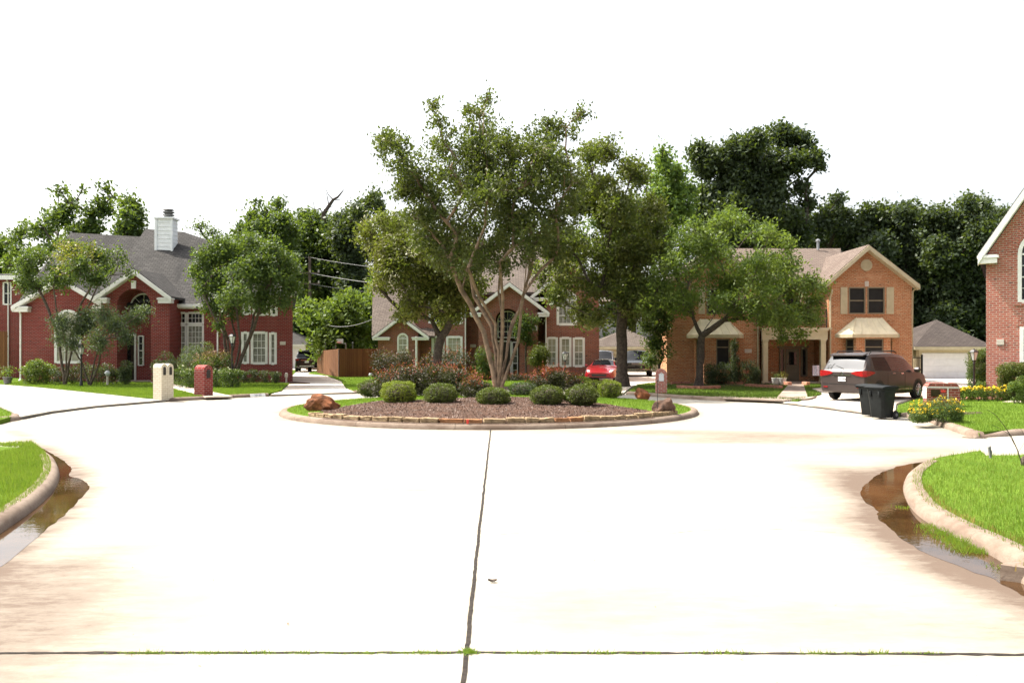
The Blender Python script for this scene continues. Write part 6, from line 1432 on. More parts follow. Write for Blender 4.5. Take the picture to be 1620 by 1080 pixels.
# ------------------------------------------------------------------ cars
def catmull(a, sub):
    a = np.asarray(a, float); n = len(a); out = []
    for i in range(n - 1):
        p0, p1, p2, p3 = a[max(i - 1, 0)], a[i], a[i + 1], a[min(i + 2, n - 1)]
        for s in range(sub):
            t = s / sub; h = 0.5 * (2 * p1 + (p2 - p0) * t + (2 * p0 - 5 * p1 + 4 * p2 - p3) * t * t + (3 * p1 - p0 - 3 * p2 + p3) * t ** 3)
            l = p1 + (p2 - p1) * t; out.append(h * .55 + l * .45)
    out.append(a[-1]); return np.array(out)
def car(name, label, loc, heading, st, paint, sub=4, windscreen=(5, 6), rear=(1, 2), side=(2, 6), pillars=(), wheels=(.95, 4.0), wr=.34, roofmat=None, group=None, ytrim=None):
    """st rows (rear to front): x, sill z, mid half-width, belt z, belt half-width, roof-edge z, roof half-width, top z"""
    L = st[-1][0]; t = thing(name, label, 'car', loc, heading, group, local=True)
    S = catmull(st, sub); m = len(S); rs = 3
    rings = []
    for x, zs, wm, zb, wb, zr, wr_, zt in S:
        x -= L / 2; zm = zs + (zb - zs) * .5
        key = [(wm * .93, zs), (wm * .995, zs + (zb - zs) * .18), (wm, zm), (wb, zb), (wr_ + (wb - wr_) * .12, zr - (zr - zb) * .10), (wr_ * .93, zr + (zt - zr) * .38), (wr_ * .5, zt - (zt - zr) * .1), (0, zt)]
        r = []
        for a, b in zip(key[:-1], key[1:]): r.append(a); 
        r.append(key[-1]); rings.append([(x, y, z) for y, z in r] + [(x, -y, z) for y, z in r[-2::-1]])
    nr = len(rings[0]); half = 7      # segment index: 0-1,1-2 lower, 2-3 shoulder, 3-4 side glass, 4-5 roof edge, 5-6,6-7 top
    groups = {'body': MB(), 'windscreen': MB(), 'rear_window': MB(), 'side_window': MB(), 'roof': MB()}
    def seg(j): return j if j < half else nr - 2 - j
    for i in range(m - 1):
        u = i / sub
        for j in range(nr - 1):
            s = seg(j); g = 'body'
            if s == 3 and side[0] <= u < side[1] and not any(abs(u + .5 / sub - p) < .5 / sub for p in pillars): g = 'side_window'
            elif s >= 5 and windscreen[0] <= u < windscreen[1]: g = 'windscreen'
            elif s >= 5 and rear[0] <= u < rear[1]: g = 'rear_window'
            elif roofmat and s >= 4 and rear[0] <= u < windscreen[0]: g = 'roof'
            groups[g].quad(rings[i][j], rings[i + 1][j], rings[i + 1][j + 1], rings[i][j + 1])
    groups['body'].quad(*rings[0]); groups['body'].quad(*rings[-1][::-1]); 
    for i in range(m - 1): groups['body'].quad(rings[i][0], rings[i][-1], rings[i + 1][-1], rings[i + 1][0])
    b = groups['body'].build('body', M[paint], t, smooth=True, uv=False, angle=32)
    for g in ('windscreen', 'rear_window', 'roof'):
        if groups[g].v: groups[g].build(g, M[roofmat] if g == 'roof' else M['carglass'], t, smooth=True, uv=False)
    sw = groups['side_window']
    if sw.v:
        for sg in (-1, 1):
            q = MB()
            for f_ in sw.f:
                p = [sw.v[k] for k in f_]
                if p[0][1] * sg > 0: q.quad(*p)
            q.build('side_window', M['carglass'], t, smooth=True, uv=False)
    ring = lambda x: S[np.argmin(np.abs(S[:, 0] - x))]
    for wx in wheels:
        for sg in (-1, 1):
            w = ring(wx)[2]; yo = sg * (w + .012); y_in = sg * (w - .22); c = (wx - L / 2, 0, wr)
            arch = MB(); 
            for k in range(16):
                a0, a1 = R(-8 + 196 * k / 16), R(-8 + 196 * (k + 1) / 16); ro, ri_ = wr * 1.17, wr * .98
                p = [(c[0] + r_ * math.cos(a_), c[2] + r_ * math.sin(a_)) for r_, a_ in ((ro, a0), (ro, a1), (ri_, a1), (ri_, a0))]
                arch.prism_y(p, sg * (w - .10), sg * (w + .006))
            arch.build('wheel_gap_shade', M['black_plastic'], t, uv=False)  # black ring paints the shaded gap between tyre and body
            ty = MB().lathe([(wr * .62, min(y_in, yo)), (wr * .95, min(y_in, yo) + .01), (wr, min(y_in, yo) + .04), (wr, max(y_in, yo) - .04), (wr * .95, max(y_in, yo) - .01), (wr * .62, max(y_in, yo))], c, 28, 'y').build('wheel', M['tyre'], t, smooth=True, uv=False)
            rm = MB(); rm.lathe([(wr * .60, yo - sg * .05), (wr * .66, yo + sg * .004), (wr * .60, yo + sg * .008), (wr * .56, yo - sg * .03)], c, 24, 'y')
            rm.lathe([(wr * .16, yo - sg * .04), (wr * .16, yo + sg * .006), (wr * .08, yo + sg * .010)], c, 12, 'y')
            for k in range(10):
                a_ = 2 * math.pi * k / 10; p, q = [Vector((c[0] + r_ * math.cos(a_), yo, c[2] + r_ * math.sin(a_))) for r_ in (wr * .12, wr * .6)]; rm.tube([p, q], [.028, .022], 5)
            rm.build('rim', M['rim'], ty, uv=False)
    return t, S, L
def add(t, name, mat, mb, **kw): return mb.build(name, M[mat], t, **kw)
def lampshape(pts, d): return MB().slab(pts, d)
# --- brown minivan
van = [[0.00, .36, .90, .97, .90, 1.02, .82, 1.04], [.10, .30, .965, 1.06, .95, 1.12, .86, 1.14], [.52, .27, .99, 1.10, .965, 1.60, .79, 1.70], [1.25, .25, .995, 1.09, .97, 1.64, .79, 1.755], [2.4, .24, .995, 1.07, .965, 1.65, .79, 1.765], [3.25, .24, .995, 1.03, .96, 1.56, .76, 1.68], [4.2, .26, .99, .99, .94, 1.04, .80, 1.08], [4.78, .28, .95, .86, .88, .90, .70, .94], [5.09, .32, .80, .64, .74, .69, .60, .71]]
hv = math.atan2(.60, .80)
vx, vy, _ = G(1372, 631, .03); t, S, L = car('minivan', 'brown grey minivan with roof rails parked on the driveway behind the bins', (WX(1386, 31.2), 31.2, .075), hv, van, 'paint_van', wheels=(.98, 4.02), wr=.35, pillars=(), side=(2.25, 5.76))
t.scale = (.90, .93, 1.0); x0 = -L / 2
for sg in (-1, 1):
    lm_ = MB(); ch_ = [(x0 - .03, .40, 1.03, .99), (x0 - .03, .62, 1.085, .92), (x0 - .025, .86, 1.10, .885), (x0 + .05, .985, 1.10, .885), (x0 + .3, 1.012, 1.09, .93), (x0 + .62, 1.016, 1.05, 1.0)]
    for p, q in zip(ch_[:-1], ch_[1:]): lm_.quad((p[0], sg * p[1], p[3]), (q[0], sg * q[1], q[3]), (q[0], sg * q[1], q[2]), (p[0], sg * p[1], p[2])); lm_.quad((p[0], sg * p[1], p[2]), (q[0], sg * q[1], q[2]), (q[0] + .08, sg * q[1] * .9, q[2]), (p[0] + .12, sg * p[1] * .95, p[2]))
    add(t, 'tail_light', 'tail', lm_, uv=False)
    add(t, 'roof_rail', 'black_plastic', MB().tube([(x0 + .75, sg * .70, 1.70), (x0 + .9, sg * .70, 1.785), (x0 + 2.6, sg * .70, 1.80), (x0 + 2.8, sg * .70, 1.735)], .022, 6), uv=False)
    add(t, 'mirror', 'paint_van', MB().lathe([(.03, 0), (.09, .04), (.10, .12), (.085, .22), (.03, .26)], (x0 + 3.72, sg * 1.10 - .13, 1.10), 10, 'y'), smooth=True, uv=False)
    add(t, 'door_handle', 'chrome', MB().obox((x0 + 2.1, sg * .985, .985), (.10, 0, 0), (0, .012, 0), (0, 0, .014)).obox((x0 + 2.75, sg * .985, .975), (.10, 0, 0), (0, .012, 0), (0, 0, .014)), uv=False)
    add(t, 'side_trim', 'chrome', MB().obox((x0 + 2.5, sg * 1.0, .40), (1.0, 0, 0), (0, .008, 0), (0, 0, .016)), uv=False)
    add(t, 'reflector', 'tail', MB().obox((x0 - .012, sg * .70, .50), (.01, 0, 0), (0, .09, 0), (0, 0, .018)), uv=False)
    gl = MB()
    for gx in (x0 + 1.62, x0 + 2.95): gl.obox((gx, sg * .999, .66), (.006, 0, 0), (0, .002, 0), (0, 0, .36))
    add(t, 'door_gap', 'black_plastic', gl, uv=False)
add(t, 'tailgate_trim', 'chrome', MB().obox((x0 - .014, 0, .93), (.012, 0, 0), (0, .36, 0), (0, 0, .016)), uv=False)
add(t, 'badge', 'chrome', MB().lathe([(.035, 0), (.055, -.008), (.05, -.016)], (x0 - .004, .0, 1.0), 14, 'x'), uv=False)
add(t, 'bumper_seam', 'black_plastic', MB().obox((x0 - .004, 0, .615), (.004, 0, 0), (0, .84, 0), (0, 0, .008)), uv=False)
add(t, 'rear_spoiler', 'paint_van', MB().slab([(x0 + .30, -.70, 1.66), (x0 + .60, -.72, 1.725), (x0 + .60, .72, 1.725), (x0 + .30, .70, 1.66)], .045), uv=False)
add(t, 'wiper', 'black_plastic', MB().tube([(x0 + .10, 0, 1.165), (x0 + .2, .38, 1.27)], .012, 5), uv=False)
pl_ = add(t, 'number_plate', 'plate', MB().obox((x0 - .016, 0, .79), (.008, 0, 0), (0, .155, 0), (0, 0, .078)), uv=False)
text_mesh('RNF 4808', .085, 'ink', 'plate_number', pl_, (x0 - .026, 0, .785), (R(90), 0, R(-90)), .001)
# --- red coupe with cream soft top (nose towards us)
coupe = [[0, .40, .70, .80, .70, .84, .60, .86], [.3, .26, .86, .88, .82, .92, .70, .94], [1.0, .22, .90, .92, .86, .97, .70, 1.0], [1.75, .20, .91, .92, .87, 1.19, .60, 1.27], [2.35, .20, .91, .91, .87, 1.20, .60, 1.28], [3.05, .20, .91, .88, .86, .93, .70, .96], [3.9, .22, .90, .76, .84, .80, .66, .84], [4.45, .26, .84, .62, .74, .65, .58, .68], [4.72, .32, .66, .50, .60, .54, .48, .56]]
D = 46.8; t, S, L = car('coupe', 'red convertible coupe with cream soft top parked beside the straight oak', (WX(962, D), D + 2.1, .075), R(-103), coupe, 'paint_red', windscreen=(4, 5), rear=(2, 3), side=(2.5, 4.75), wheels=(.85, 3.62), wr=.31, roofmat='softtop', pillars=(3.125,))
x1 = L / 2
for sg in (-1, 1):
    add(t, 'headlight', 'lens', MB().obox((x1 - .36, sg * .60, .60), (.17, -sg * .05, -.05), (.03, sg * .13, 0), (.02, 0, .075)), bevel=.03, smooth=True, uv=False)
    add(t, 'mirror', 'paint_red', MB().lathe([(.03, 0), (.07, .04), (.07, .14), (.02, .18)], (x1 - 1.95, sg * .98 - .09, .93), 8, 'y'), smooth=True, uv=False)
add(t, 'grille', 'black_plastic', MB().obox((x1 - .05, 0, .42), (.07, 0, 0), (0, .42, 0), (0, 0, .065)), bevel=.03, uv=False)
add(t, 'air_intake', 'black_plastic', MB().obox((x1 - .10, 0, .29), (.07, 0, 0), (0, .55, 0), (0, 0, .03)), uv=False)
# --- black suv (nose towards us), pale suv beside, dark suv (tail towards us)
suv = [[0, .50, .88, 1.05, .88, 1.10, .82, 1.12], [.12, .38, .96, 1.12, .93, 1.18, .86, 1.2], [.40, .34, .99, 1.14, .95, 1.66, .78, 1.76], [1.2, .30, 1.0, 1.13, .96, 1.72, .80, 1.83], [2.4, .30, 1.0, 1.12, .96, 1.72, .80, 1.84], [3.1, .30, 1.0, 1.10, .96, 1.64, .78, 1.76], [3.75, .32, .99, 1.10, .94, 1.14, .86, 1.17], [4.6, .36, .97, 1.04, .92, 1.08, .84, 1.11], [4.92, .42, .90, .90, .86, .95, .78, .98]]
def suv_front(name, label, px, D, hd, paint):
    t, S, L = car(name, label, (WX(px, D), D + 2.3, .075), hd, suv, paint, wheels=(.95, 3.92), wr=.38, side=(2, 5.76), pillars=(3.125, 4.375)); x1 = L / 2
    for sg in (-1, 1):
        add(t, 'headlight', 'lens', MB().obox((x1 - .06, sg * .70, .90), (.05, -sg * .01, 0), (0, .15, 0), (0, 0, .065)), bevel=.02, uv=False)
        add(t, 'mirror', 'black_plastic', MB().lathe([(.04, 0), (.11, .05), (.11, .17), (.04, .22)], (x1 - 1.5, sg * 1.08 - .11, 1.2), 8, 'y'), smooth=True, uv=False)
    g = MB().obox((x1 - .0, 0, .89), (.02, 0, 0), (0, .46, 0), (0, 0, .085)); 
    add(t, 'grille', 'rim', g, bevel=.01, uv=False)
    gs = MB(); [gs.obox((x1 + .024, 0, .83 + .04 * i), (.004, 0, 0), (0, .44, 0), (0, 0, .008)) for i in range(4)]; add(t, 'grille_slats', 'black_plastic', gs, uv=False)
    add(t, 'bumper_trim', 'chrome', MB().obox((x1 - .01, 0, .50), (.02, 0, 0), (0, .80, 0), (0, 0, .018)), uv=False); add(t, 'air_intake', 'black_plastic', MB().obox((x1 - .02, 0, .62), (.04, 0, 0), (0, .70, 0), (0, 0, .07)), uv=False)
    return t
suv_front('suv', 'black suv facing the street before the low tan garage', 1015, 57.5, R(-96), 'paint_black')
suv_front('suv', 'silver white suv half hidden behind the red coupe', 958, 57.0, R(-100), 'paint_white')
D = 69.5; t, S, L = car('suv', 'dark suv seen from behind on the left driveway before the small garage', (WX(477.5, D), D + 2.4, .075), R(100), suv, 'paint_black', wheels=(.95, 3.92), wr=.38, side=(2, 5.76), pillars=(3.125, 4.375)); x0 = -L / 2
for sg in (-1, 1): add(t, 'tail_light', 'tail', MB().obox((x0 + .06, sg * .80, 1.05), (.09, 0, .02), (0, .15, 0), (0, 0, .07)), bevel=.02, uv=False)
add(t, 'tailgate_trim', 'chrome', MB().obox((x0 - .012, 0, 1.0), (.012, 0, 0), (0, .5, 0), (0, 0, .02)), uv=False); add(t, 'number_plate', 'plate', MB().obox((x0 - .012, 0, .86), (.01, 0, 0), (0, .17, 0), (0, 0, .08)), uv=False); add(t, 'bumper_trim', 'rim', MB().obox((x0 - .02, 0, .50), (.03, 0, 0), (0, .6, 0), (0, 0, .05)), uv=False); add(t, 'rear_spoiler', 'black_plastic', MB().slab([(x0 + .15, -.72, 1.73), (x0 + .5, -.74, 1.79), (x0 + .5, .74, 1.79), (x0 + .15, .72, 1.73)], .05), uv=False)

# ------------------------------------------------------------------ wheeled bins
def bin_(label, px, pbot, hd, s=1.0, loc=None):
    x, y, _ = G(px, pbot, .0); t = thing('wheeled_bin', label, 'bin', (x, y + .35, 0.0), hd, 'wheeled bins at the kerb', local=True)
    H_ = 1.0 * s; b0, b1, d0, d1 = .25 * s, .31 * s, .26 * s, .36 * s
    mb = MB(); k = 4
    rings = []
    for u, z in ((0, .05), (.35, .38), (.8, .8), (1, .97)):
        w, d = b0 + (b1 - b0) * u, d0 + (d1 - d0) * u; z *= H_; c = .07
        rings.append([(-w + c, -d, z), (w - c, -d, z), (w, -d + c, z), (w, d - c, z), (w - c, d, z), (-w + c, d, z), (-w, d - c, z), (-w, -d + c, z)])
    vs = [p for r_ in rings for p in r_]; fs = [(i * 8 + j, i * 8 + (j + 1) % 8, (i + 1) * 8 + (j + 1) % 8, (i + 1) * 8 + j) for i in range(3) for j in range(8)] + [tuple(range(7, -1, -1)), tuple(range(24, 32))]
    mb.add(vs, fs); mb.box(-b1 - .015, b1 + .015, -d1 - .02, d1 + .02, .925 * H_, .972 * H_)
    for q in (-.5, .5): mb.obox((q * b1, -d1 + .015, .80 * H_), (.03, 0, 0), (0, .03, 0), (0, 0, .09 * H_))
    mb.build('body', M['bin'], t, bevel=.012, smooth=True, uv=False)
    lid = MB(); pr_ = [(-d1 - .05, 0), (-d1 - .05, .03), (-d1 + .05, .055), (0, .075), (d1 - .06, .06), (d1 + .03, .03), (d1 + .03, 0)]
    n = len(pr_); w = b1 + .03; lid.add([(-w, y_, .975 * H_ + z_) for y_, z_ in pr_] + [(w, y_, .975 * H_ + z_) for y_, z_ in pr_], [tuple(range(n)), tuple(range(2 * n - 1, n - 1, -1))] + [(i, (i + 1) % n, (i + 1) % n + n, i + n) for i in range(n)]); lid.build('lid', M['bin'], t, bevel=.01, smooth=True, uv=False)
    hd_ = MB().tube([(-b1 + .03, d1 + .07, .93 * H_), (b1 - .03, d1 + .07, .93 * H_)], .018, 8); [hd_.tube([(q, d1, .93 * H_), (q, d1 + .07, .93 * H_)], .018, 6) for q in (-b1 + .05, b1 - .05)]; hd_.build('handle', M['bin'], t, uv=False)
    for sg in (-1, 1):
        w_ = MB().lathe([(.05, -.03), (.105, -.028), (.12, -.015), (.12, .015), (.105, .028), (.05, .03)], (sg * (b0 + .03), d0 + .02, .12), 18, 'x').build('wheel', M['tyre'], t, smooth=True, uv=False); MB().lathe([(.045, -.036), (.05, 0), (.045, .036)], (sg * (b0 + .03), d0 + .02, .12), 12, 'x').build('hub', M['grey_plastic'], w_, uv=False)
    MB().tube([(-b0 - .03, d0 + .02, .12), (b0 + .03, d0 + .02, .12)], .012, 6).build('axle', M['iron'], t, uv=False)
    lb2 = MB().box(-.05, .05, -.291 * s, -.281 * s, .30, .52); lb2.build('front_recess', M['black_plastic'], t, uv=False); MB().box(-.045, .045, -.30 * s, -.2925 * s, .40, .415).build('lift_bar', M['chrome'], t, uv=False)
    return t
bin_('black wheeled bin nearest the flowers, standing in front of the other bin', 1404, 664, R(-60), .88); bin_('black wheeled bin partly hidden behind the other bin', 1388, 660, R(-64), .88)

# ------------------------------------------------------------------ mailboxes
def rot_z(v, a): return (v[0] * math.cos(a) - v[1] * math.sin(a), v[0] * math.sin(a) + v[1] * math.cos(a), v[2])
def mailbox(label, px, pbot, ptop, w, d, mat, hd, z0=.1, double=False, door='iron', arched=True, off=(0, 0)):
    D = (CH - z0) * F / (pbot - HY) + d / 2; h = (pbot - ptop) / F * (D - d / 2); t = thing('mailbox', label, 'mailbox', (WX(px, D), D, z0 - .06), hd, local=True); h += .06
    def pier(cx, suf=''):
        r = w / 2; zt = h - (r if arched else .0); mb = MB(); prof = [(cx - r, 0), (cx + r, 0), (cx + r, zt)] + ([(cx + r * math.cos(R(a)), zt + r * math.sin(R(a)) * .98) for a in range(15, 166, 15)] if arched else []) + [(cx - r, zt)]
        mb.prism_y(prof, -d / 2, d / 2); b = mb.build('pier', M[mat], t); zd = zt - .02
        dr = MB(); rd_ = r * .42; p2 = [(cx - rd_, zd - .26), (cx + rd_, zd - .26), (cx + rd_, zd - .02)] + [(cx + rd_ * math.cos(R(a)), zd - .02 + rd_ * math.sin(R(a))) for a in range(15, 166, 15)] + [(cx - rd_, zd - .02)]
        dr.prism_y(p2, -d / 2 - .014, -d / 2 + .01); dd = dr.build('door', M[door], t, uv=False); MB().tube([(cx - .03, -d / 2 - .03, zd + rd_ * .5), (cx + .03, -d / 2 - .03, zd + rd_ * .5)], .008, 5).build('handle', M['grey_plastic'], dd, uv=False)
    if double: pier(-w / 2 - .004); pier(w / 2 + .004)
    else: pier(0)
    return t
mailbox('cream painted double brick mailbox with arched tops on the kerb lawn', 258.5, 631, 575, .28, .42, 'brick_white', R(66), double=True)
mailbox('deep red brick mailbox with rounded top and dark door at the kerb', 322, 627, 577, .48, .50, 'brick_red', R(66))
mailbox('pinkish brick pier mailbox with white plate before the orange brick house', 1046, 623, 583, .46, .46, 'brick_pink', R(-8), arched=True, door='plate')
# wide low red brick mailbox by the flowers
D = 26.5; t = thing('mailbox', 'wide low red brick mailbox with white trim and painted sunlit side beside the yellow flowers', 'mailbox', (WX(1489, D), D, .06), R(-16), local=True); hh = .80
w, d_ = .95, .62; mb = MB(); mb.prism_y([(-w / 2, 0), (w / 2, 0), (w / 2, hh - .12), (w / 2 - .1, hh), (-w / 2 + .1, hh), (-w / 2, hh - .12)], -d_ / 2, d_ / 2); mb.build('pier', M['brick_mail'], t)
MB().box(-w / 2 - .012, -w / 2 + .0, -d_ / 2 + .03, d_ / 2 - .03, .30, hh - .14).build('painted_sunlit_side', M['white'], t, uv=False); mb = MB(); [mb.box(x - .014, x + .014, -d_ / 2 - .008, -d_ / 2 - .001, .0, hh - .12) for x in (.13,)]; mb.box(-w / 2, w / 2, -d_ / 2 - .008, -d_ / 2 - .001, hh - .15, hh - .12); mb.box(.116, .144, -d_ / 2, d_ / 2, hh + .001, hh + .007); mb.build('white_band', M['white'], t, uv=False)  # white sheet on the left side paints sunlight on the red brick
dd = MB().box(-.36, -.10, -d_ / 2 - .016, -d_ / 2 - .0, hh - .42, hh - .2).build('door', M['brass'], t, bevel=.004, uv=False); MB().box(-.06, .06, -d_ / 2 - .03, -d_ / 2 - .0165, hh - .29, hh - .22).build('flag', M['red_cup'], t, uv=False)
# number painted on a white block of the kerb
kx, ky = G2(412.5, 627.6); ka = math.atan2(K1[0][1] - K1[1][1], K1[0][0] - K1[1][0]); u = Vector((math.cos(ka), math.sin(ka), 0)); nn = Vector((-u.y, u.x, 0))
kb = min(K1, key=lambda p: (p[0] - kx) ** 2 + (p[1] - ky) ** 2); kc = Vector((kb[0], kb[1], .07)) + nn * .022
mb = MB().obox(kc, u * .33, nn * .012, Vector((0, 0, .062)) + nn * .03)
ks = mb.build('kerb_number', M['plate'], at=tuple(kc), uv=False); tag(ks, 'white block with black house number painted on the kerb', 'house number')
tm = text_mesh('10123', .125, 'ink', 'lettering', ks, tuple(kc - nn * .016), (R(90) - math.atan2(.03, .062), 0, ka), .002)

# ------------------------------------------------------------------ lamp posts
def lamp(label, px, D, ptop, z0=.1, s=1.0):
    x = WX(px, D); H_ = WZ(ptop, D); t = thing('lamp_post', label, 'lamp post', (x, D, z0), group='black garden lamp posts'); zl = H_ - .52 * s
    MB().lathe([(.075, 0), (.075, .25), (.05, .32), (.042, .4), (.036, zl - z0 - .1), (.06, zl - z0 - .06), (.04, zl - z0)], (x, D, z0), 12).build('pole', M['iron'], t, smooth=True, uv=False)
    la = MB().lathe([(.06, 0), (.09, .03), (.09, .05)], (x, D, zl), 6); la.lathe([(.17, .36), (.19, .38), (.10, .46), (.03, .48), (.02, .52)], (x, D, zl), 6)
    for k in range(6): a = math.pi * k / 3; la.tube([(x + .088 * math.cos(a), D + .088 * math.sin(a), zl + .05), (x + .165 * math.cos(a), D + .165 * math.sin(a), zl + .37)], .010, 4)
    l_ = la.build('lantern', M['iron'], t, uv=False); MB().lathe([(.08, .05), (.155, .36)], (x, D, zl), 6).build('lantern_glass', M['lampglass'], l_, uv=False)
lamp('black lamp post between the mailbox flowers and the right wing', 367, 39.5, 527); lamp('black lamp post below the grey green spreading tree', 128.5, 41, 545, z0=.1); lamp('tall black lamp post before the globe tree by the white garage', 1541, 33, 551, z0=.1); lamp('black lamp post before the triple windows behind the island', 894, 43.5, 555)

# ------------------------------------------------------------------ fences, pole, wires, hoop
def fence(label, pts, h0, h1, rails=True):
    x, y, _ = pts[0]; t = thing('wooden_fence', label, 'fence', (x, y, 0)); mb, ps = MB(), MB()
    for (a, b, ha, hb) in zip(pts[:-1], pts[1:], [h0] * (len(pts) - 1), [h1] * (len(pts) - 1)):
        p, q = Vector((a[0], a[1], 0)), Vector((b[0], b[1], 0)); t_ = (q - p); L = t_.length; u_ = t_.normalized(); nn = Vector((u_.y, -u_.x, 0)); n = max(1, int(L / .145))
        za, zb2 = a[2], b[2]
        for i in range(n):
            c = p + t_ * ((i + .5) / n); h = za + (zb2 - za) * (i + .5) / n + random.uniform(-.012, .012); jit = random.uniform(-.006, .006)
            mb.obox((c.x + nn.x * jit, c.y + nn.y * jit, h / 2), u_ * (L / n / 2 - .003), nn * .009, (0, 0, h / 2))
        for k in range(int(L / 2.4) + 1):
            c = p + u_ * min(L, k * 2.4) - nn * .08; ps.obox((c.x, c.y, min(za, zb2) / 2), u_ * .045, nn * .045, (0, 0, min(za, zb2) / 2 - .05))
        for z in (.4, min(za, zb2) - .3): c = p + t_ * .5 - nn * .03; ps.obox((c.x, c.y, z), t_ * .5, nn * .02, (0, 0, .045))
    mb.build('boards', M['fence'], t); ps.build('posts', M['wood_pole'], t, uv=False)
D = 57.0; cz = WZ(551.5, 55)
fence('wooden fence with sunlit orange corner at the end of the left driveway', [(WX(502, 66), 66, WZ(555, 60)), (WX(514, 61), 61, WZ(554, 60)), (WX(537, 55), 55, cz), (WX(592, 56), 56, cz), (WX(604, 56), 56, cz)], 2, 2)
fence('tall shaded wooden fence behind the dark suv', [(WX(484, 78), 78, WZ(545, 78)), (WX(507, 78), 78, WZ(545, 78))], 2, 2)
fence('dark wooden fence at the left end of the deep red house', [(WX(-60, 50), 50, WZ(524, 50)), (WX(12, 50), 50, WZ(524, 50))], 2, 2)
D = 72.; x = WX(490, D); t = thing('utility_pole', 'weathered wooden utility pole among the trees behind the fence', 'utility pole', (x, D, 0)); MB().tube([(x, D, 0), (x, D, WZ(406, D))], [.17, .12], 10).build('pole', M['wood_pole'], t, uv=False)
ca = MB(); [ca.box(x - .9, x + .9, D - .14, D - .04, WZ(py, D) - .05, WZ(py, D) + .05) for py in (432, 449)]; ca.build('crossarm', M['wood_pole'], t, uv=False)
ins = MB(); [ins.lathe([(.05, 0), (.08, .05), (.05, .1), (.08, .15), (.03, .2)], (x + dx, D - .1, WZ(py, D) + .05), 8) for py in (432, 449) for dx in (-.8, 0.05, .8)]; ins.build('insulator', M['plaque'], t, uv=False)
def wire(label, pts, r=.018):
    p = [Vector(q) for q in pts]; mb = MB(); a, b = p; n = 14; sag = (a - b).length * .022
    mb.tube([a.lerp(b, i / n) - Vector((0, 0, sag * 4 * (i / n) * (1 - i / n))) for i in range(n + 1)], r, 4); tag(mb.build('power_line', M['wire'], uv=False), label, 'power line')
for y0, y1, lb_ in ((407, 418, 'topmost power line on the utility pole'), (432, 443, 'thick middle power line on the utility pole'), (449, 455, 'lowest power line on the utility pole')): wire(lb_, [W(490, y0, D - .1), (WX(760, 66), 66, WZ(y1 + 14, 66))], .035 if y0 == 432 else .022); wire(lb_ + ', running off to the left', [W(490, y0, D - .1), (WX(330, 78), 78, WZ(y0 - 4, 78))], .02)
wire('sagging white cable from trees to the brown red house', [W(506, 510, 66), W(592, 504, 49)], .022)
# basketball hoop
D = 62.; x = WX(537, D); t = thing('basketball_hoop', 'white basketball backboard on grey posts behind the fence', 'basketball hoop', (x, D, 0)); fr = MB()
for px_ in (531, 547): fr.tube([(WX(px_, D), D, 0), (WX(px_, D), D, WZ(543, D))], .05, 8)
fr.tube([(WX(531, D), D, WZ(543.5, D)), (WX(547, D), D, WZ(543.5, D))], .045, 6); fr.build('frame', M['rim'], t, uv=False)
q = px_win(D, 532.5, 543.5, 536, 543); bb = MB().box(q[0], q[1], D - .12, D - .07, q[2], q[3]).build('backboard', M['white'], t, uv=False); rm = MB(); cx_, cz_ = (q[0] + q[1]) / 2, q[2] + .06
rm.tube([(cx_ + .2 * math.cos(a), D - .33 + .2 * math.sin(a), cz_) for a in np.linspace(0, 6.283, 17)], .016, 5, cap=False); rm.build('rim', M['red_cup'], t, uv=False)
for px_, lb_ in ((515, 'thin grey net post left of the basketball backboard'), (558, 'thin grey net post right of the basketball backboard')):
    tag(MB().tube([(WX(px_, D), D, 0), (WX(px_, D), D, WZ(543, D))], .05, 8).lathe([(.07, 0), (.07, .06), (.02, .09)], (WX(px_, D), D, WZ(543, D)), 8).build('net_post', M['grey_plastic'], at=(WX(px_, D), D, 0), uv=False), lb_, 'post')
# iron side gate by the orange house
D = 46.; q = px_win(D, 1444.5, 1457, 563, 592); t = thing('iron_gate', 'narrow black iron gate between orange brick house and garage', 'gate', (q[0], D, .05)); mb = MB()
for x in np.linspace(q[0], q[1], 7): mb.box(x - .012, x + .012, D - .012, D + .012, .05, q[3])
mb.box(q[0], q[1], D - .02, D + .02, q[3] - .12, q[3] - .08).box(q[0], q[1], D - .02, D + .02, .2, .24); mb.build('bars', M['iron'], t, uv=False); ps = MB(); [ps.box(x - .04, x + .04, D - .04, D + .04, .0, q[3] + .08) for x in (q[0] - .05, q[1] + .05)]; ps.build('posts', M['iron'], t, uv=False)
# garden flag
D = 41.5; x = WX(1291, D); t = thing('garden_flag', 'pale patterned garden flag on a thin black stand near the porch', 'flag', (x, D, .1)); MB().tube([(x + .22, D, .1), (x + .22, D, WZ(577, D)), (x - .2, D, WZ(577, D))], .012, 6).build('stand', M['iron'], t, uv=False)
fl = MB(); z1, z0 = WZ(578, D), WZ(594, D)
for i in range(8):
    a, b = i / 8, (i + 1) / 8; ya, yb = .02 * math.sin(a * 7), .02 * math.sin(b * 7); xa, xb = x - .17 + .34 * a, x - .17 + .34 * b
    fl.add([(xa, D + ya, z0), (xb, D + yb, z0), (xb, D + yb, z1), (xa, D + ya, z1), (xa, D + ya + .004, z0), (xb, D + yb + .004, z0), (xb, D + yb + .004, z1), (xa, D + ya + .004, z1)], [(0, 1, 2, 3), (7, 6, 5, 4), (0, 4, 5, 1), (3, 2, 6, 7)])
fl.build('cloth', M['flag'], t, uv=False)
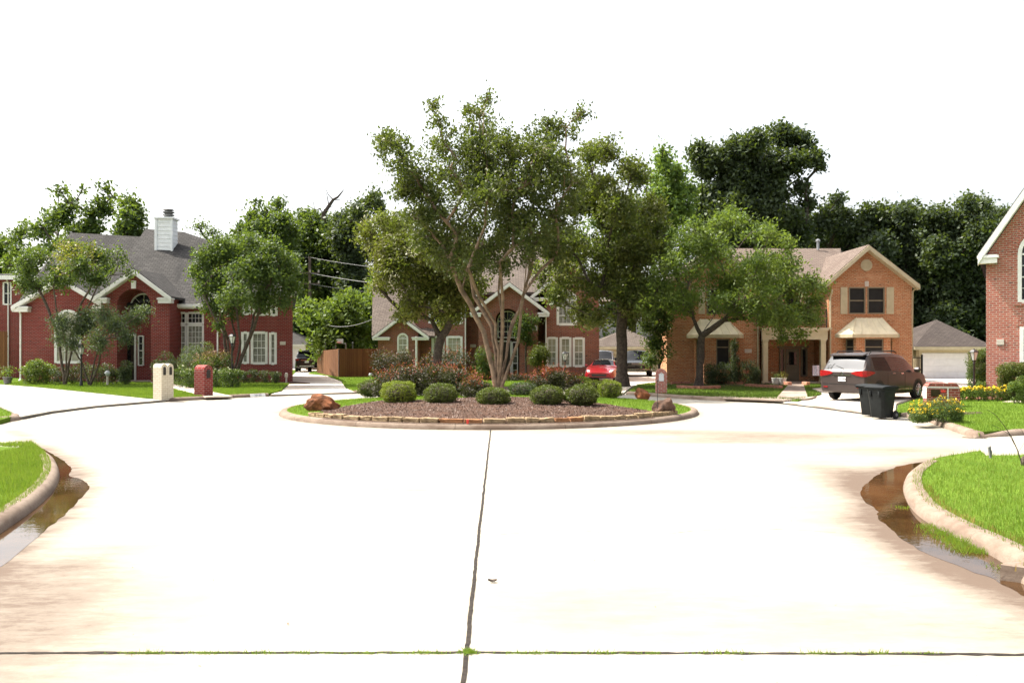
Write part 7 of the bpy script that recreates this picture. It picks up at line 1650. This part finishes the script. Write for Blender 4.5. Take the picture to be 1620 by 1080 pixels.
# flower pots and clay end stones at the porch walk
def pot(label, px, D, w, h, z0=.15):
    x = WX(px, D); t = thing('flower_pot', label, 'flower pot', (x, D, z0), group='white pots at the porch'); MB().lathe([(w * .34, 0), (w * .45, h * .3), (w * .5, h * .8), (w * .54, h * .85), (w * .54, h), (w * .46, h), (w * .4, h * .8)], (x, D, z0), 16).build('pot', M['pot'], t, smooth=True, uv=False)
    C = np.array([x, D, z0 + h]) + rng.normal(0, 1, (140, 3)) * np.array([w * .3, w * .3, h * .35]) + np.array([0, 0, h * .35]); add_leaves('leaves', C[C[:, 2] > z0 + h * .95], .09, M['leaf_gold'] if 'right' in label else M['leaf_mid'], t, .3)
pot('white glazed pot with a thin plant, left of the pair by the porch', 1227.5, 43.0, .42, .32); pot('white glazed pot with yellowing plant, right of the pair by the porch', 1238, 42.8, .38, .32)
for px_, lb_ in ((1246, 'salmon clay block at the left side of the porch walk'), (1275, 'salmon clay block at the right side of the porch walk')):
    x, y, z = G(px_, 609, .12); tag(MB().obox((x, y, .2), (.11, .06, 0), (-.05, .22, 0), (0, 0, .09)).build('clay_block', M['terracotta'], at=(x, y, .12), bevel=.02, uv=False), lb_, 'clay block')
# potted plant at the far left drive edge, garden lights, hose post
D = 44.; x = WX(12, D); t = thing('potted_plant', 'leafy plant in a dark pot at the lawn edge, far left', 'potted plant', (x, D, .12)); MB().lathe([(.16, 0), (.22, .3), (.24, .32), (.24, .36), (.2, .36)], (x, D, .12), 14).build('pot', M['grey_plastic'], t, smooth=True, uv=False)
C = np.array([x, D, .72]) + rng.normal(0, 1, (260, 3)) * np.array([.16, .16, .17]); add_leaves('leaves', C, .12, M['leaf_fresh'], t, .35)
D = 45.5; x = WX(453, D); tag(MB().tube([(x, D, .1), (x, D, .55)], .05, 8).lathe([(.09, 0), (.09, .2), (.03, .25)], (x, D, .42), 8).build('hose_reel', M['plaque'], at=(x, D, .1), uv=False), 'small pale hose post at the right corner of the deep red house', 'hose post')
x, y, z = G(586, 606, .12); t = thing('garden_ornament', 'small glass garden ornament standing on the lawn behind the left boulder', 'garden ornament', (x, y, .12)); MB().tube([(x, y, .1), (x, y, .5)], .012, 6).build('stake', M['rim'], t, uv=False); MB().lathe([(.01, -.1), (.08, -.06), (.1, 0), (.08, .06), (.01, .1)], (x, y, .58), 12).build('globe', M['lens'], t, smooth=True, uv=False)
D = 42.3; x = WX(170, D); t = thing('gazing_ball', 'pale blue gazing ball on a stand before the dark shrubs', 'garden ornament', (x, D, .12)); MB().lathe([(.1, 0), (.06, .05), (.05, .45), (.09, .5)], (x, D, .12), 10).build('stand', M['plaque'], t, uv=False); MB().lathe([(.01, -.14), (.1, -.1), (.145, 0), (.1, .1), (.01, .14)], (x, D, .74), 14).build('ball', M['lens'], t, smooth=True, uv=False)
# the near right lawn: pop-up sprinkler and bare twig on a stump of root
x, y, z = G(1567, 724, .12); t = thing('sprinkler', 'grey pop up lawn sprinkler standing in the near lawn', 'sprinkler', (x, y, .12)); MB().lathe([(.025, 0), (.025, .03), (.016, .032), (.016, .10)], (x, y, .1), 10).build('riser', M['grey_plastic'], t, uv=False)
MB().obox((x - .012, y, .235), (.014, 0, .012), (0, .022, 0), (-.012, 0, .075)).lathe([(.022, 0), (.026, .02), (.018, .05)], (x, y, .195), 10).build('head', M['grey_plastic'], t, uv=False)
x, y, z = G(1617, 736, .12); t = thing('bare_twig', 'thin bare twig rising from a brown root stump on the near lawn', 'twig', (x, y, .1)); mb = MB()
def tw(ps, r0, r1): mb.tube([W(a, b, y - .1 - .004 * abs(1617 - a)) for a, b in ps], np.linspace(r0, r1, len(ps)), 5)
tw([(1617, 735), (1610, 712), (1601, 692), (1588, 672), (1575, 656), (1562, 648)], .009, .003); tw([(1617, 735), (1608, 708), (1596, 686), (1582, 678), (1570, 672)], .006, .002); tw([(1610, 716), (1617, 706), (1620, 700)], .004, .002)
mb.build('branch', M['bark'], t, uv=False); rm_ = rock_mesh((.055, .05, .09), 77, .3, 3, 4); o = link_mesh('stump', rm_, M['bark'], t); o.location = (.03, 0, .08)
sc.cycles.seed = 3
